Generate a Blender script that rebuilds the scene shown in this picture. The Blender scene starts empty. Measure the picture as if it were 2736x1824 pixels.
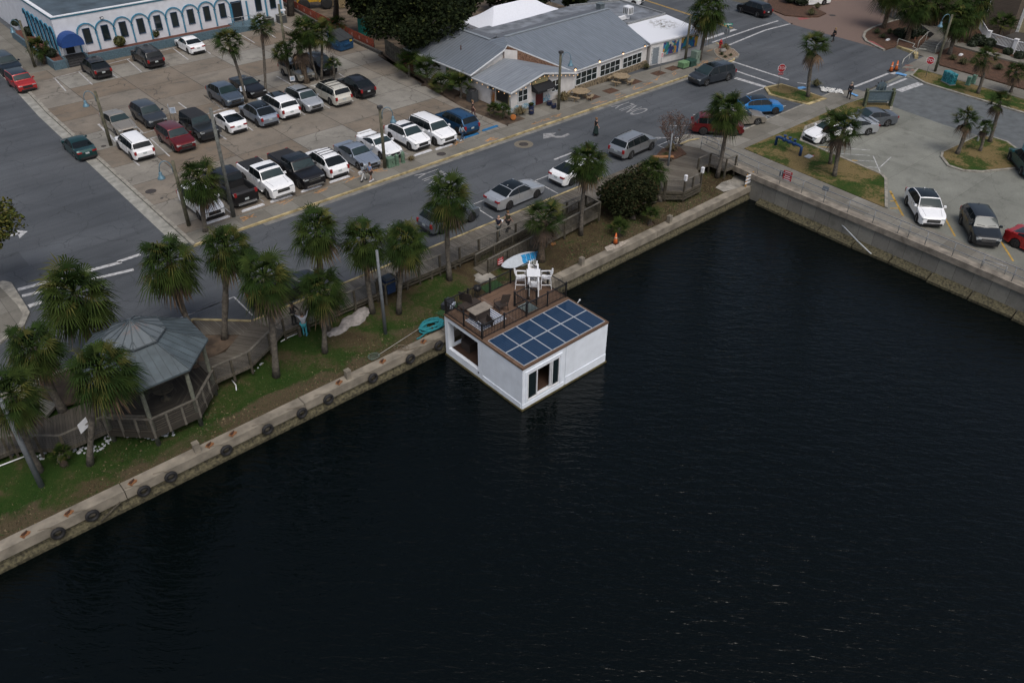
import bpy, math, random
from mathutils import Vector, Matrix
SC = bpy.context.scene
COL = SC.collection
R_ = math.radians
# ------------------------------------------------------------------ camera
CAMR = Vector((0.7498156, -0.6616255, 0.0053172)); CAMU = Vector((0.3900317, 0.4484832, 0.8042003)); CAMF = Vector((0.5344641, 0.6009280, -0.5943346))
FPX, CAMH = 2202.497, 29.1091
cd = bpy.data.cameras.new('camera'); cam = bpy.data.objects.new('camera', cd); COL.objects.link(cam)
cd.sensor_width = 36.0; cd.lens = 36.0*FPX/2736.0; cd.clip_end = 3000; cd.clip_start = 0.5
M = Matrix.Identity(4)
for i in range(3):
    M[i][0] = CAMR[i]; M[i][1] = CAMU[i]; M[i][2] = -CAMF[i]
M[2][3] = CAMH
cam.matrix_world = M
SC.camera = cam
# ------------------------------------------------------------------ sky, sun, exposure (overcast)
SUN_EL, SUN_AZ = 60.0, -110.0          # degrees, azimuth measured from +X towards +Y
wd = bpy.data.worlds.new("World"); SC.world = wd; wd.use_nodes = True
nt = wd.node_tree; bg = nt.nodes['Background']
sky = nt.nodes.new('ShaderNodeTexSky'); sky.sky_type = 'NISHITA'; sky.sun_disc = False
sky.sun_elevation = R_(SUN_EL); sky.sun_rotation = R_(90.0-SUN_AZ)
sky.air_density = 1.0; sky.dust_density = 5.0; sky.ozone_density = 1.0
hs = nt.nodes.new('ShaderNodeHueSaturation'); hs.inputs['Saturation'].default_value = 0.85
nt.links.new(sky.outputs[0], hs.inputs['Color']); nt.links.new(hs.outputs[0], bg.inputs['Color'])
bg.inputs['Strength'].default_value = 0.10
sd = bpy.data.lights.new('sun', 'SUN'); sd.energy = 1.0; sd.angle = R_(32); sd.color = (1.0, 0.985, 0.96)
so = bpy.data.objects.new('sun', sd); COL.objects.link(so)
sv = Vector((math.cos(R_(SUN_EL))*math.cos(R_(SUN_AZ)), math.cos(R_(SUN_EL))*math.sin(R_(SUN_AZ)), math.sin(R_(SUN_EL))))
so.rotation_euler = sv.to_track_quat('Z', 'Y').to_euler(); so.location = (0, 0, 60)
SC.view_settings.view_transform = 'Standard'; SC.view_settings.look = 'None'
SC.view_settings.gamma = 1.0; SC.view_settings.use_curve_mapping = False
SC.view_settings.exposure = 0.25

# ------------------------------------------------------------------ helpers
def g(px, py, z=0.0):
    """where the line of sight through photo pixel (px,py) meets the level z (survey of the place)"""
    d = CAMF*FPX + CAMR*(px-1368.0) - CAMU*(py-912.0)
    t = (z-CAMH)/d.z
    return Vector((d.x*t, d.y*t, z))
def gz(ox, oy, x, y, z=0.0, s=3.92): return g(ox+x/s, oy+y/s, z)
def proj(p):
    v = Vector(p)-Vector((0, 0, CAMH)); q = v.dot(CAMF)
    return (1368+FPX*v.dot(CAMR)/q, 912-FPX*v.dot(CAMU)/q)

class MB:
    def __init__(self): self.v = []; self.f = []; self.m = []; self.sm = []
    def add(self, vs, fs, mi=0, smooth=False):
        o = len(self.v); self.v += [tuple(p) for p in vs]
        for f in fs: self.f.append([i+o for i in f]); self.m.append(mi); self.sm.append(smooth)
        return self
    def box(self, c, s, rz=0, mi=0, top=1.0):
        x, y, z = c; a, b, h = s[0]/2, s[1]/2, s[2]/2
        co, si = math.cos(rz), math.sin(rz); vs = []
        for k, t in ((-1, 1.0), (1, top)):
            for i, j in ((-1, -1), (1, -1), (1, 1), (-1, 1)):
                u, w = i*a*t, j*b*t; vs.append((x+u*co-w*si, y+u*si+w*co, z+k*h))
        return self.add(vs, [(3, 2, 1, 0), (4, 5, 6, 7), (0, 1, 5, 4), (1, 2, 6, 5), (2, 3, 7, 6), (3, 0, 4, 7)], mi)
    def bar(self, p, q, w, h, mi=0):
        """rectangular bar from p to q"""
        p, q = Vector(p), Vector(q); d = q-p
        if d.length < 1e-6: return self
        d.normalize(); up = Vector((0, 0, 1)) if abs(d.z) < .95 else Vector((0, 1, 0))
        s = d.cross(up).normalized(); u = s.cross(d).normalized()
        vs = []
        for e in (p, q):
            for i, j in ((-1, -1), (1, -1), (1, 1), (-1, 1)): vs.append(e+s*(i*w/2)+u*(j*h/2))
        return self.add(vs, [(3, 2, 1, 0), (4, 5, 6, 7), (0, 1, 5, 4), (1, 2, 6, 5), (2, 3, 7, 6), (3, 0, 4, 7)], mi)
    def tube(self, pts, r, n=8, mi=0, cap=True, smooth=True):
        pts = [Vector(p) for p in pts]; k = len(pts)
        rs = r if isinstance(r, (list, tuple)) else [r]*k
        o = len(self.v); ref = None
        for i, p in enumerate(pts):
            d = (pts[min(i+1, k-1)]-pts[max(i-1, 0)]).normalized()
            if ref is None or abs(ref.dot(d)) > .98: ref = Vector((0, 0, 1)) if abs(d.z) < .9 else Vector((1, 0, 0))
            s = d.cross(ref).normalized(); u = s.cross(d).normalized(); ref = u
            for j in range(n):
                a = 2*math.pi*j/n; self.v.append(tuple(p+(s*math.cos(a)+u*math.sin(a))*rs[i]))
        for i in range(k-1):
            for j in range(n):
                a = o+i*n+j; b = o+i*n+(j+1) % n
                self.f.append([a, b, b+n, a+n]); self.m.append(mi); self.sm.append(smooth)
        if cap:
            self.f.append([o+j for j in range(n)][::-1]); self.m.append(mi); self.sm.append(False)
            self.f.append([o+(k-1)*n+j for j in range(n)]); self.m.append(mi); self.sm.append(False)
        return self
    def prism(self, poly, z0, z1, mi=0, bottom=True):
        n = len(poly); zs = lambda z, i: z[i] if isinstance(z, (list, tuple)) else z
        ar = sum(poly[i][0]*poly[(i+1) % n][1]-poly[(i+1) % n][0]*poly[i][1] for i in range(n))
        idx = list(range(n)) if ar > 0 else list(range(n))[::-1]
        vs = [(poly[i][0], poly[i][1], zs(z0, i)) for i in idx]+[(poly[i][0], poly[i][1], zs(z1, i)) for i in idx]
        fs = [list(range(n, 2*n))]+[(i, (i+1) % n, n+(i+1) % n, n+i) for i in range(n)]
        if bottom: fs.append(list(range(n))[::-1])
        return self.add(vs, fs, mi)
    def sheet(self, poly, z, mi=0):
        n = len(poly); ar = sum(poly[i][0]*poly[(i+1) % n][1]-poly[(i+1) % n][0]*poly[i][1] for i in range(n))
        p = poly if ar > 0 else poly[::-1]
        return self.add([(a[0], a[1], z if not isinstance(z, (list, tuple)) else z[i]) for i, a in enumerate(p)], [list(range(n))], mi)
    def line(self, a, b, w, z, mi=0):
        """painted stripe"""
        a = Vector((a[0], a[1], 0)); b = Vector((b[0], b[1], 0)); d = (b-a).normalized(); s = Vector((-d.y, d.x, 0))*(w/2)
        return self.sheet([(a-s)[:2], (b-s)[:2], (b+s)[:2], (a+s)[:2]], z, mi)
    def lathe(self, prof, n=16, c=(0, 0, 0), mi=0, smooth=True, axis='z', sx=1, sy=1):
        o = len(self.v)
        for r, z in prof:
            for j in range(n):
                a = 2*math.pi*j/n; x, y = r*math.cos(a)*sx, r*math.sin(a)*sy
                if axis == 'z': self.v.append((c[0]+x, c[1]+y, c[2]+z))
                elif axis == 'y': self.v.append((c[0]+x, c[1]+z, c[2]-y))
                else: self.v.append((c[0]+z, c[1]+x, c[2]+y))
        for i in range(len(prof)-1):
            for j in range(n):
                a = o+i*n+j; b = o+i*n+(j+1) % n; self.f.append([a, b, b+n, a+n]); self.m.append(mi); self.sm.append(smooth)
        self.f.append([o+j for j in range(n)][::-1]); self.m.append(mi); self.sm.append(False)
        e = o+(len(prof)-1)*n; self.f.append([e+j for j in range(n)]); self.m.append(mi); self.sm.append(False)
        return self
    def xf(self, mtx, start=0):
        for i in range(start, len(self.v)): self.v[i] = tuple(mtx @ Vector(self.v[i]))
        return self
    def mesh(self, name, mats, sharp=None):
        me = bpy.data.meshes.new(name); me.from_pydata(self.v, [], self.f)
        for m in (mats if isinstance(mats, (list, tuple)) else [mats]): me.materials.append(m)
        me.polygons.foreach_set('material_index', self.m)
        me.polygons.foreach_set('use_smooth', self.sm if sharp is None else [True]*len(self.f))
        if sharp is not None: me.set_sharp_from_angle(angle=R_(sharp))
        me.update(); return me
    def build(self, name, mats, parent=None, sharp=None):
        return link(name, self.mesh(name, mats, sharp), parent)

def link(name, me, parent=None):
    o = bpy.data.objects.new(name, me); COL.objects.link(o)
    if parent is not None: o.parent = parent
    return o
def tag(o, label, cat, group=None):
    o['label'] = label; o['category'] = cat
    if group: o['group'] = group
    return o
def thing(name, label, cat, loc=(0, 0, 0), rz=0, group=None):
    o = bpy.data.objects.new(name, None); COL.objects.link(o); o.empty_display_size = .2
    o.location = loc; o.rotation_euler = (0, 0, rz); return tag(o, label, cat, group)
def struct(o, kind='structure'): o['kind'] = kind; return o
def dup(root, loc, rz=0, label=None, scale=None):
    r = root.copy(); COL.objects.link(r); r.location = loc; r.rotation_euler = (0, 0, rz)
    if label: r['label'] = label
    if scale: r.scale = (scale,)*3
    for ch in list(root.children):
        c = ch.copy(); COL.objects.link(c); c.parent = r
        for gc in list(ch.children):
            d = gc.copy(); COL.objects.link(d); d.parent = c
    return r

# ------------------------------------------------------------------ materials
def newmat(name):
    m = bpy.data.materials.new(name); m.use_nodes = True; return m, m.node_tree, m.node_tree.nodes['Principled BSDF']
def N(nt, t, **kw):
    n = nt.nodes.new(t)
    for k, v in kw.items():
        if k.startswith('_'): setattr(n, k[1:], v)
        else: n.inputs[k.replace('0', ' ') if k.replace('0', ' ') in n.inputs else k].default_value = v
    return n
def objc(nt): return nt.nodes.new('ShaderNodeTexCoord').outputs['Object']
def mixc(nt, fac, a, b):
    n = nt.nodes.new('ShaderNodeMix'); n.data_type = 'RGBA'
    for s, v in ((n.inputs[0], fac), (n.inputs[6], a), (n.inputs[7], b)):
        if hasattr(v, 'is_linked') or hasattr(v, 'links'): nt.links.new(v, s)
        else: s.default_value = v if not isinstance(v, tuple) else (*v[:3], 1)
    return n.outputs[2]
def ramp(nt, fac, pts):
    n = nt.nodes.new('ShaderNodeValToRGB'); e = n.color_ramp.elements
    while len(e) < len(pts): e.new(0.5)
    for el, (p, c) in zip(e, pts): el.position = p; el.color = (c, c, c, 1) if not isinstance(c, tuple) else (*c[:3], 1)
    nt.links.new(fac, n.inputs[0]); return n.outputs[0]
def noise(nt, vec, scale, detail=4, rough=.55, dist=0):
    n = nt.nodes.new('ShaderNodeTexNoise'); n.inputs['Scale'].default_value = scale; n.inputs['Detail'].default_value = detail
    n.inputs['Roughness'].default_value = rough; n.inputs['Distortion'].default_value = dist
    nt.links.new(vec, n.inputs['Vector']); return n.outputs[0]
def math_(nt, op, a, b=0.0):
    n = nt.nodes.new('ShaderNodeMath'); n.operation = op
    for s, v in ((n.inputs[0], a), (n.inputs[1], b)):
        if hasattr(v, 'links'): nt.links.new(v, s)
        else: s.default_value = v
    return n.outputs[0]
def bump(nt, p, h, strength=.3, dist=.02):
    b = nt.nodes.new('ShaderNodeBump'); b.inputs['Strength'].default_value = strength; b.inputs['Distance'].default_value = dist
    nt.links.new(h, b.inputs['Height']); nt.links.new(b.outputs[0], p.inputs['Normal'])
def mapv(nt, vec, sc=(1, 1, 1), rot=(0, 0, 0)):
    n = nt.nodes.new('ShaderNodeMapping'); n.inputs['Scale'].default_value = sc; n.inputs['Rotation'].default_value = rot
    nt.links.new(vec, n.inputs['Vector']); return n.outputs[0]
def sep(nt, vec):
    n = nt.nodes.new('ShaderNodeSeparateXYZ'); nt.links.new(vec, n.inputs[0]); return n.outputs
_mc = {}
def mat(name, c, rough=.6, metal=0.0, var=.12, scale=6.0, coat=0.0, emit=None, bmp=0.0, spec=.5):
    if name in _mc: return _mc[name]
    m, nt, p = newmat(name); v = objc(nt)
    p.inputs['Roughness'].default_value = rough; p.inputs['Metallic'].default_value = metal
    p.inputs['Coat Weight'].default_value = coat; p.inputs['Coat Roughness'].default_value = .05
    p.inputs['Specular IOR Level'].default_value = spec
    if var > 0:
        n = noise(nt, v, scale, 5)
        lo = tuple(max(0, x*(1-var*1.6)) for x in c); hi = tuple(min(1, x*(1+var*1.6)) for x in c)
        nt.links.new(mixc(nt, ramp(nt, n, [(.3, 0.0), (.7, 1.0)]), lo, hi), p.inputs['Base Color'])
        if bmp: bump(nt, p, n, bmp, .02)
    else: p.inputs['Base Color'].default_value = (*c, 1)
    if emit: p.inputs['Emission Color'].default_value = (*c, 1); p.inputs['Emission Strength'].default_value = emit
    _mc[name] = m; return m
def crack_fac(nt, v, scale, width, dist=1.2):
    """thin irregular network, 1 on the crack"""
    dn = nt.nodes.new('ShaderNodeTexNoise'); dn.inputs['Scale'].default_value = .9; dn.inputs['Detail'].default_value = 6; nt.links.new(v, dn.inputs['Vector'])
    ad = nt.nodes.new('ShaderNodeVectorMath'); ad.operation = 'MULTIPLY_ADD'; nt.links.new(dn.outputs['Color'], ad.inputs[0]); ad.inputs[1].default_value = (dist,)*3; nt.links.new(v, ad.inputs[2])
    vo = nt.nodes.new('ShaderNodeTexVoronoi'); vo.feature = 'DISTANCE_TO_EDGE'; vo.voronoi_dimensions = '2D'; vo.inputs['Scale'].default_value = scale
    nt.links.new(ad.outputs[0], vo.inputs['Vector'])
    line = ramp(nt, vo.outputs['Distance'], [(0.0, 1.0), (width, 0.0)])
    br = ramp(nt, noise(nt, v, .35, 2), [(.38, 0.0), (.55, 1.0)])
    return math_(nt, 'MULTIPLY', line, br)
def m_asphalt():
    m, nt, p = newmat('asphalt'); v = objc(nt); p.inputs['Roughness'].default_value = .85; p.inputs['Specular IOR Level'].default_value = .3
    a = mixc(nt, ramp(nt, noise(nt, v, .12, 4), [(.3, 0.0), (.7, 1.0)]), (.062, .069, .077), (.098, .106, .115))
    st = ramp(nt, noise(nt, mapv(nt, v, (.05, .9, 1)), 1.0, 3), [(.35, 0.86), (.65, 1.08)])
    b = nt.nodes.new('ShaderNodeMix'); b.data_type = 'RGBA'; b.blend_type = 'MULTIPLY'; b.inputs[0].default_value = 1
    nt.links.new(a, b.inputs[6]); nt.links.new(st, b.inputs[7])
    gr = ramp(nt, noise(nt, v, 14, 3, .8), [(.3, .78), (.7, 1.2)])
    c = nt.nodes.new('ShaderNodeMix'); c.data_type = 'RGBA'; c.blend_type = 'MULTIPLY'; c.inputs[0].default_value = 1
    nt.links.new(b.outputs[2], c.inputs[6]); nt.links.new(gr, c.inputs[7])
    ck = crack_fac(nt, v, .30, .020, 1.6); ck2 = math_(nt, 'MULTIPLY', crack_fac(nt, mapv(nt, v, (1, 1, 1), (0, 0, .6)), .8, .03, .7), .55)
    s_ = sep(nt, mapv(nt, v, (1/7.3, 1/2.6, 1), (0, 0, .0))); cm = nt.nodes.new('ShaderNodeCombineXYZ'); nt.links.new(math_(nt, 'FLOOR', s_[0]), cm.inputs[0]); nt.links.new(math_(nt, 'FLOOR', s_[1]), cm.inputs[1])
    wn = nt.nodes.new('ShaderNodeTexWhiteNoise'); wn.noise_dimensions = '2D'; nt.links.new(cm.outputs[0], wn.inputs['Vector'])
    pt = nt.nodes.new('ShaderNodeMix'); pt.data_type = 'RGBA'; pt.blend_type = 'MULTIPLY'; pt.inputs[0].default_value = 1; nt.links.new(c.outputs[2], pt.inputs[6]); nt.links.new(ramp(nt, wn.outputs['Value'], [(.80, 1.0), (.82, .86), (.92, .86), (.93, 1.10)]), pt.inputs[7]); c = pt
    nt.links.new(mixc(nt, math_(nt, 'MULTIPLY', math_(nt, 'MAXIMUM', ck, ck2), .8), c.outputs[2], (.035, .038, .042)), p.inputs['Base Color'])
    bump(nt, p, noise(nt, v, 25, 2), .25, .01); return m
def m_slab(name, c1, c2, sx, sy, joint=.012, stain=.5, crack=.22, joint_c=(.05, .047, .042), cw=.012):
    """concrete poured in bays: each bay its own tone, dark joints, oil stains, cracks"""
    m, nt, p = newmat(name); v = objc(nt); p.inputs['Roughness'].default_value = .9; p.inputs['Specular IOR Level'].default_value = .25
    s = sep(nt, v); fx = math_(nt, 'DIVIDE', s[0], sx); fy = math_(nt, 'DIVIDE', s[1], sy)
    cm = nt.nodes.new('ShaderNodeCombineXYZ'); nt.links.new(math_(nt, 'FLOOR', fx), cm.inputs[0]); nt.links.new(math_(nt, 'FLOOR', fy), cm.inputs[1])
    wn = nt.nodes.new('ShaderNodeTexWhiteNoise'); wn.noise_dimensions = '2D'; nt.links.new(cm.outputs[0], wn.inputs['Vector'])
    base = mixc(nt, wn.outputs['Value'], c1, c2)
    big = ramp(nt, noise(nt, v, .3, 5), [(.3, .80), (.7, 1.13)]); fine = ramp(nt, noise(nt, v, 7, 5, .7), [(.3, .86), (.7, 1.1)])
    for t in (big, fine):
        x = nt.nodes.new('ShaderNodeMix'); x.data_type = 'RGBA'; x.blend_type = 'MULTIPLY'; x.inputs[0].default_value = 1
        nt.links.new(base, x.inputs[6]); nt.links.new(t, x.inputs[7]); base = x.outputs[2]
    if stain: base = mixc(nt, math_(nt, 'MULTIPLY', ramp(nt, noise(nt, v, .75, 4, .6), [(.52, 0.0), (.72, 1.0)]), stain), base, tuple(q*.42 for q in c2))
    def edge(f, w):
        fr = math_(nt, 'FRACT', f); return math_(nt, 'LESS_THAN', math_(nt, 'MINIMUM', fr, math_(nt, 'SUBTRACT', 1.0, fr)), w)
    j = math_(nt, 'MAXIMUM', edge(fx, joint/sx), edge(fy, joint/sy))
    fac = math_(nt, 'MULTIPLY', j, .75)
    if crack: fac = math_(nt, 'MAXIMUM', fac, math_(nt, 'MULTIPLY', crack_fac(nt, v, crack, cw*crack, 2.0), .8))
    nt.links.new(mixc(nt, fac, base, joint_c), p.inputs['Base Color'])
    bump(nt, p, noise(nt, v, 12, 4), .2, .01); return m
def m_plank(name, c1, c2, w=.14, axis=0, rot=0.0, gap=.1):
    """weathered boards of width w; axis: the direction across the boards"""
    m, nt, p = newmat(name); v = mapv(nt, objc(nt), (1, 1, 1), (0, 0, rot)); p.inputs['Roughness'].default_value = .85; p.inputs['Specular IOR Level'].default_value = .25
    s = sep(nt, v); f = math_(nt, 'DIVIDE', s[axis], w)
    wn = nt.nodes.new('ShaderNodeTexWhiteNoise'); wn.noise_dimensions = '1D'; nt.links.new(math_(nt, 'FLOOR', f), wn.inputs['W'])
    sc = [40, 40, 40]; sc[1-axis] = 2.0
    gr = ramp(nt, noise(nt, mapv(nt, v, tuple(sc)), 1.0, 4), [(.3, .75), (.7, 1.2)])
    b = nt.nodes.new('ShaderNodeMix'); b.data_type = 'RGBA'; b.blend_type = 'MULTIPLY'; b.inputs[0].default_value = 1
    nt.links.new(mixc(nt, wn.outputs['Value'], c1, c2), b.inputs[6]); nt.links.new(gr, b.inputs[7])
    big = mixc(nt, ramp(nt, noise(nt, v, .5, 4), [(.4, 0.0), (.75, .6)]), b.outputs[2], tuple(q*.6 for q in c1))
    fr = math_(nt, 'FRACT', f)
    nt.links.new(mixc(nt, math_(nt, 'MULTIPLY', math_(nt, 'LESS_THAN', fr, gap), .85), big, (.012, .011, .01)), p.inputs['Base Color'])
    return m
def m_grass(name, pal, bank=False):
    """patchy turf: pal = list of (threshold, colour)"""
    m, nt, p = newmat(name); v = objc(nt); p.inputs['Roughness'].default_value = .95; p.inputs['Specular IOR Level'].default_value = .1
    n1 = noise(nt, v, .33, 6, .62, .4); n2 = noise(nt, v, 5, 4, .7); n3 = noise(nt, v, 26, 3, .8)
    f = math_(nt, 'ADD', math_(nt, 'MULTIPLY', n1, .72), math_(nt, 'MULTIPLY', n2, .28))
    if bank: f = math_(nt, 'ADD', f, ramp(nt, math_(nt, 'MULTIPLY', sep(nt, v)[0], .02), [(.30, 0.0), (.62, .12)]))
    a = ramp(nt, f, pal)
    b = nt.nodes.new('ShaderNodeMix'); b.data_type = 'RGBA'; b.blend_type = 'MULTIPLY'; b.inputs[0].default_value = 1
    nt.links.new(a, b.inputs[6]); nt.links.new(ramp(nt, n3, [(.28, .45), (.72, 1.5)]), b.inputs[7])
    lf = ramp(nt, noise(nt, v, 9, 2, .9), [(.69, 0.0), (.73, 1.0)])
    nt.links.new(mixc(nt, math_(nt, 'MULTIPLY', lf, .55), b.outputs[2], (.17, .13, .07)), p.inputs['Base Color'])
    if bank:
        y = sep(nt, v)[1]; band = math_(nt, 'ADD', math_(nt, 'MULTIPLY', math_(nt, 'SUBTRACT', y, 34.3), .5), math_(nt, 'MULTIPLY', math_(nt, 'SUBTRACT', n1, .5), 3.2))
        src = p.inputs['Base Color'].links[0].from_socket; fine = ramp(nt, n3, [(.3, (.045, .033, .020)), (.7, (.125, .096, .060))])
        nt.links.new(mixc(nt, ramp(nt, band, [(.16, .92), (.50, 0.0)]), src, fine), p.inputs['Base Color'])
    bump(nt, p, n3, .8, .05); return m
def m_water():
    m, nt, p = newmat('dark_water'); v = objc(nt)
    p.inputs['Base Color'].default_value = (.0012, .0026, .0026, 1); p.inputs['Roughness'].default_value = .06; p.inputs['IOR'].default_value = 1.33
    p.inputs['Specular IOR Level'].default_value = .33
    def wave(sc, rot, ns, d, ro=.5, di=.5): return noise(nt, mapv(nt, mapv(nt, v, (1, 1, 1), (0, 0, rot)), sc), ns, d, ro, di)
    h = math_(nt, 'ADD', math_(nt, 'MULTIPLY', wave((.55, 2.2, 1), .70, 1.0, 2), .75), math_(nt, 'MULTIPLY', wave((1.0, 3.6, 1), .95, 1.2, 2), .5))
    amp = ramp(nt, noise(nt, mapv(nt, v, (1, 1.8, 1), (0, 0, .7)), .045, 4, .6), [(.32, .55), (.66, 1.0)])
    h = math_(nt, 'MULTIPLY', h, amp)
    h = math_(nt, 'ADD', h, math_(nt, 'MULTIPLY', wave((2.0, 7.0, 1), .74, 1.6, 2), .16))
    bump(nt, p, h, 1.0, .125); return m
def m_seam(name, c, w, axis, strength=.6, rough=.45, metal=.55, rust=0.0, line=.10):
    """standing seam or corrugated sheet metal"""
    m, nt, p = newmat(name); v = objc(nt); p.inputs['Roughness'].default_value = rough; p.inputs['Metallic'].default_value = metal
    s = sep(nt, v); f = math_(nt, 'FRACT', math_(nt, 'DIVIDE', s[axis], w))
    tri = math_(nt, 'ABSOLUTE', math_(nt, 'SUBTRACT', f, .5))
    ridge = ramp(nt, tri, [(.5-line*1.6, 0.0), (.5-line*.5, 1.0)])
    sc = [.6, .6, .6]; sc[axis] = 3.0
    n = ramp(nt, noise(nt, mapv(nt, v, tuple(sc)), 1.0, 5, .65), [(.3, .82), (.72, 1.14)])
    b = nt.nodes.new('ShaderNodeMix'); b.data_type = 'RGBA'; b.blend_type = 'MULTIPLY'; b.inputs[0].default_value = 1
    b.inputs[6].default_value = (*c, 1); nt.links.new(n, b.inputs[7])
    col = mixc(nt, math_(nt, 'MULTIPLY', ridge, strength), b.outputs[2], tuple(q*.42 for q in c))
    if rust: col = mixc(nt, math_(nt, 'MULTIPLY', ramp(nt, noise(nt, v, 1.3, 5, .7), [(.60, 0.0), (.72, 1.0)]), rust), col, (.20, .085, .03))
    nt.links.new(col, p.inputs['Base Color']); bump(nt, p, ridge, .6, .03); return m
# ================================================================== SETTING
WZ = -2.1            # water level
CAPZ = -0.95         # top of the seawall cap
ASPH = m_asphalt()
LOT = m_slab('lot_concrete', (.178, .142, .106), (.252, .242, .214), 5.2, 4.3, .036, .62, .22, (.05, .045, .04), .085)
WALK = m_slab('sidewalk_concrete', (.155, .145, .122), (.215, .205, .178), 2.3, 2.0, .012, .4, 0)
RLOT = m_slab('lot_concrete_pale', (.170, .175, .152), (.222, .226, .198), 7.5, 5.2, .012, .45, .13, (.08, .08, .07), .006)
KERB = mat('kerb_concrete', (.25, .235, .20), .9, var=.25, scale=2.5)
KERBY = mat('kerb_yellow', (.36, .29, .15), .9, var=.38, scale=1.3)
PAINT = mat('road_paint_white', (.40, .40, .40), .85, var=.34, scale=4)
PAINTF = mat('road_paint_faded', (.25, .25, .25), .85, var=.28, scale=3)
PAINTY = mat('road_paint_yellow', (.42, .26, .05), .8, var=.2, scale=3)
PAINTB = mat('road_paint_blue', (.12, .30, .55), .8, var=.2, scale=3)
PAINTO = mat('spray_orange', (.45, .22, .07), .9, var=.3, scale=5)
CAPM = mat('seawall_concrete', (.215, .19, .15), .92, var=.26, scale=1.1, bmp=.3)
GRASS = m_grass('grass', [(.42, (.019, .046, .008)), (.53, (.031, .052, .012)), (.61, (.075, .060, .032)), (.70, (.052, .038, .022))], True)
GRASSR = m_grass('grass_dormant', [(.39, (.026, .060, .011)), (.47, (.048, .068, .017)), (.53, (.170, .128, .058)), (.70, (.195, .148, .072))])
DIRT = mat('dirt', (.075, .052, .034), .95, var=.35, scale=1.4, bmp=.5)
MULCH = mat('mulch', (.072, .036, .020), .95, var=.35, scale=5, bmp=.8)
BRICKP = mat('brick_paving', (.155, .108, .088), .9, var=.22, scale=9)
IRON = mat('cast_iron', (.045, .038, .034), .7, var=.2)
def S(name, mb, m, kind='structure'): return struct(mb.build(name, m), kind)
def pz(ox, oy, pts, z=0.0, s=3.92): return [tuple(gz(ox, oy, x, y, z, s)[:2]) for x, y in pts]
def text_mb(txt, size, sx=1.0, sy=1.0, extrude=0.0):
    cu = bpy.data.curves.new('lettering', 'FONT'); cu.body = txt; cu.size = size; cu.align_x = 'CENTER'; cu.align_y = 'CENTER'; cu.extrude = extrude
    o = bpy.data.objects.new('lettering', cu); COL.objects.link(o)
    dg = bpy.context.evaluated_depsgraph_get(); me = o.evaluated_get(dg).to_mesh()
    mb = MB(); mb.add([(v.co.x*sx, v.co.y*sy, v.co.z) for v in me.vertices], [list(p.vertices) for p in me.polygons])
    bpy.data.objects.remove(o); bpy.data.curves.remove(cu); return mb
def frame(origin, xdir, ydir):
    """matrix placing local x,y on given world directions"""
    x = Vector(xdir).normalized(); y = Vector(ydir).normalized(); z = x.cross(y); m = Matrix.Identity(4)
    for i in range(3): m[i][0] = x[i]; m[i][1] = y[i]; m[i][2] = z[i]; m[i][3] = origin[i]
    return m

# --- base ground, water, basin bed
S('ground', MB().sheet([(-700, 41.4), (56.8, 41.4), (58.0, 12), (58.0, -600), (900, -600), (900, 900), (-700, 900)], -.06), mat('far_ground', (.09, .08, .06), .95, var=.3, scale=.05))
S('water', MB().sheet([(-700, -600), (58, -600), (58, 34.2), (-700, 34.2)], WZ), m_water())
S('street', MB().sheet([(-300, 41.35), (58.5, 41.35), (62, 38), (100, 38), (100, 64), (99, 260), (-300, 260)], 0), ASPH)

# --- grassy bank between boardwalk and seawall: slopes from the walk down to the cap
bank = MB(); xs = [-60+i*2.0 for i in range(60)]
rb = random.Random(5)
rows = [(34.25, -1.0), (35.2, -.97), (36.6, -.85), (38.0, -.68), (39.6, -.5), (41.42, -.25)]
vs = [(min(x, 57.2), y, z+(rb.uniform(-.04, .04) if 0 < j < 5 else 0)) for x in xs for j, (y, z) in enumerate(rows)]
fs = [(i*6+j, (i+1)*6+j, (i+1)*6+j+1, i*6+j+1) for i in range(len(xs)-1) for j in range(5) if xs[i] < 57]
S('grass_bank', bank.add(vs, fs, 0, True), GRASS)
def bank_z(y):
    for (y0, z0), (y1, z1) in zip(rows, rows[1:]):
        if y <= y1: return z0+(z1-z0)*max(0, (y-y0))/(y1-y0)
    return -.25
# grass tufts on the bank, too many to count
gt = MB(); rg = random.Random(11)
for _ in range(9000):
    x = rg.uniform(-3, 57); y = 34.3+abs(rg.gauss(0, 2.1)); y = y if y < 40.5 else rg.uniform(34.4, 39)
    z = bank_z(y)-.02; a = rg.uniform(0, 6.3); h = rg.uniform(.04, .11); w = rg.uniform(.03, .08)
    dx, dy = math.cos(a)*w, math.sin(a)*w
    gt.add([(x-dx, y-dy, z), (x+dx, y+dy, z), (x+rg.uniform(-.06, .06), y+rg.uniform(-.06, .06), z+h)], [(0, 1, 2)], 0 if rg.random() < .5 else (1 if rg.random() < .6 else 2))
S('grass_tufts', gt, [mat('tuft_green', (.035, .07, .016), .9, var=.2), mat('tuft_brown', (.10, .08, .04), .9, var=.2), mat('tuft_straw', (.17, .135, .075), .9, var=.2)], 'stuff')

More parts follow.
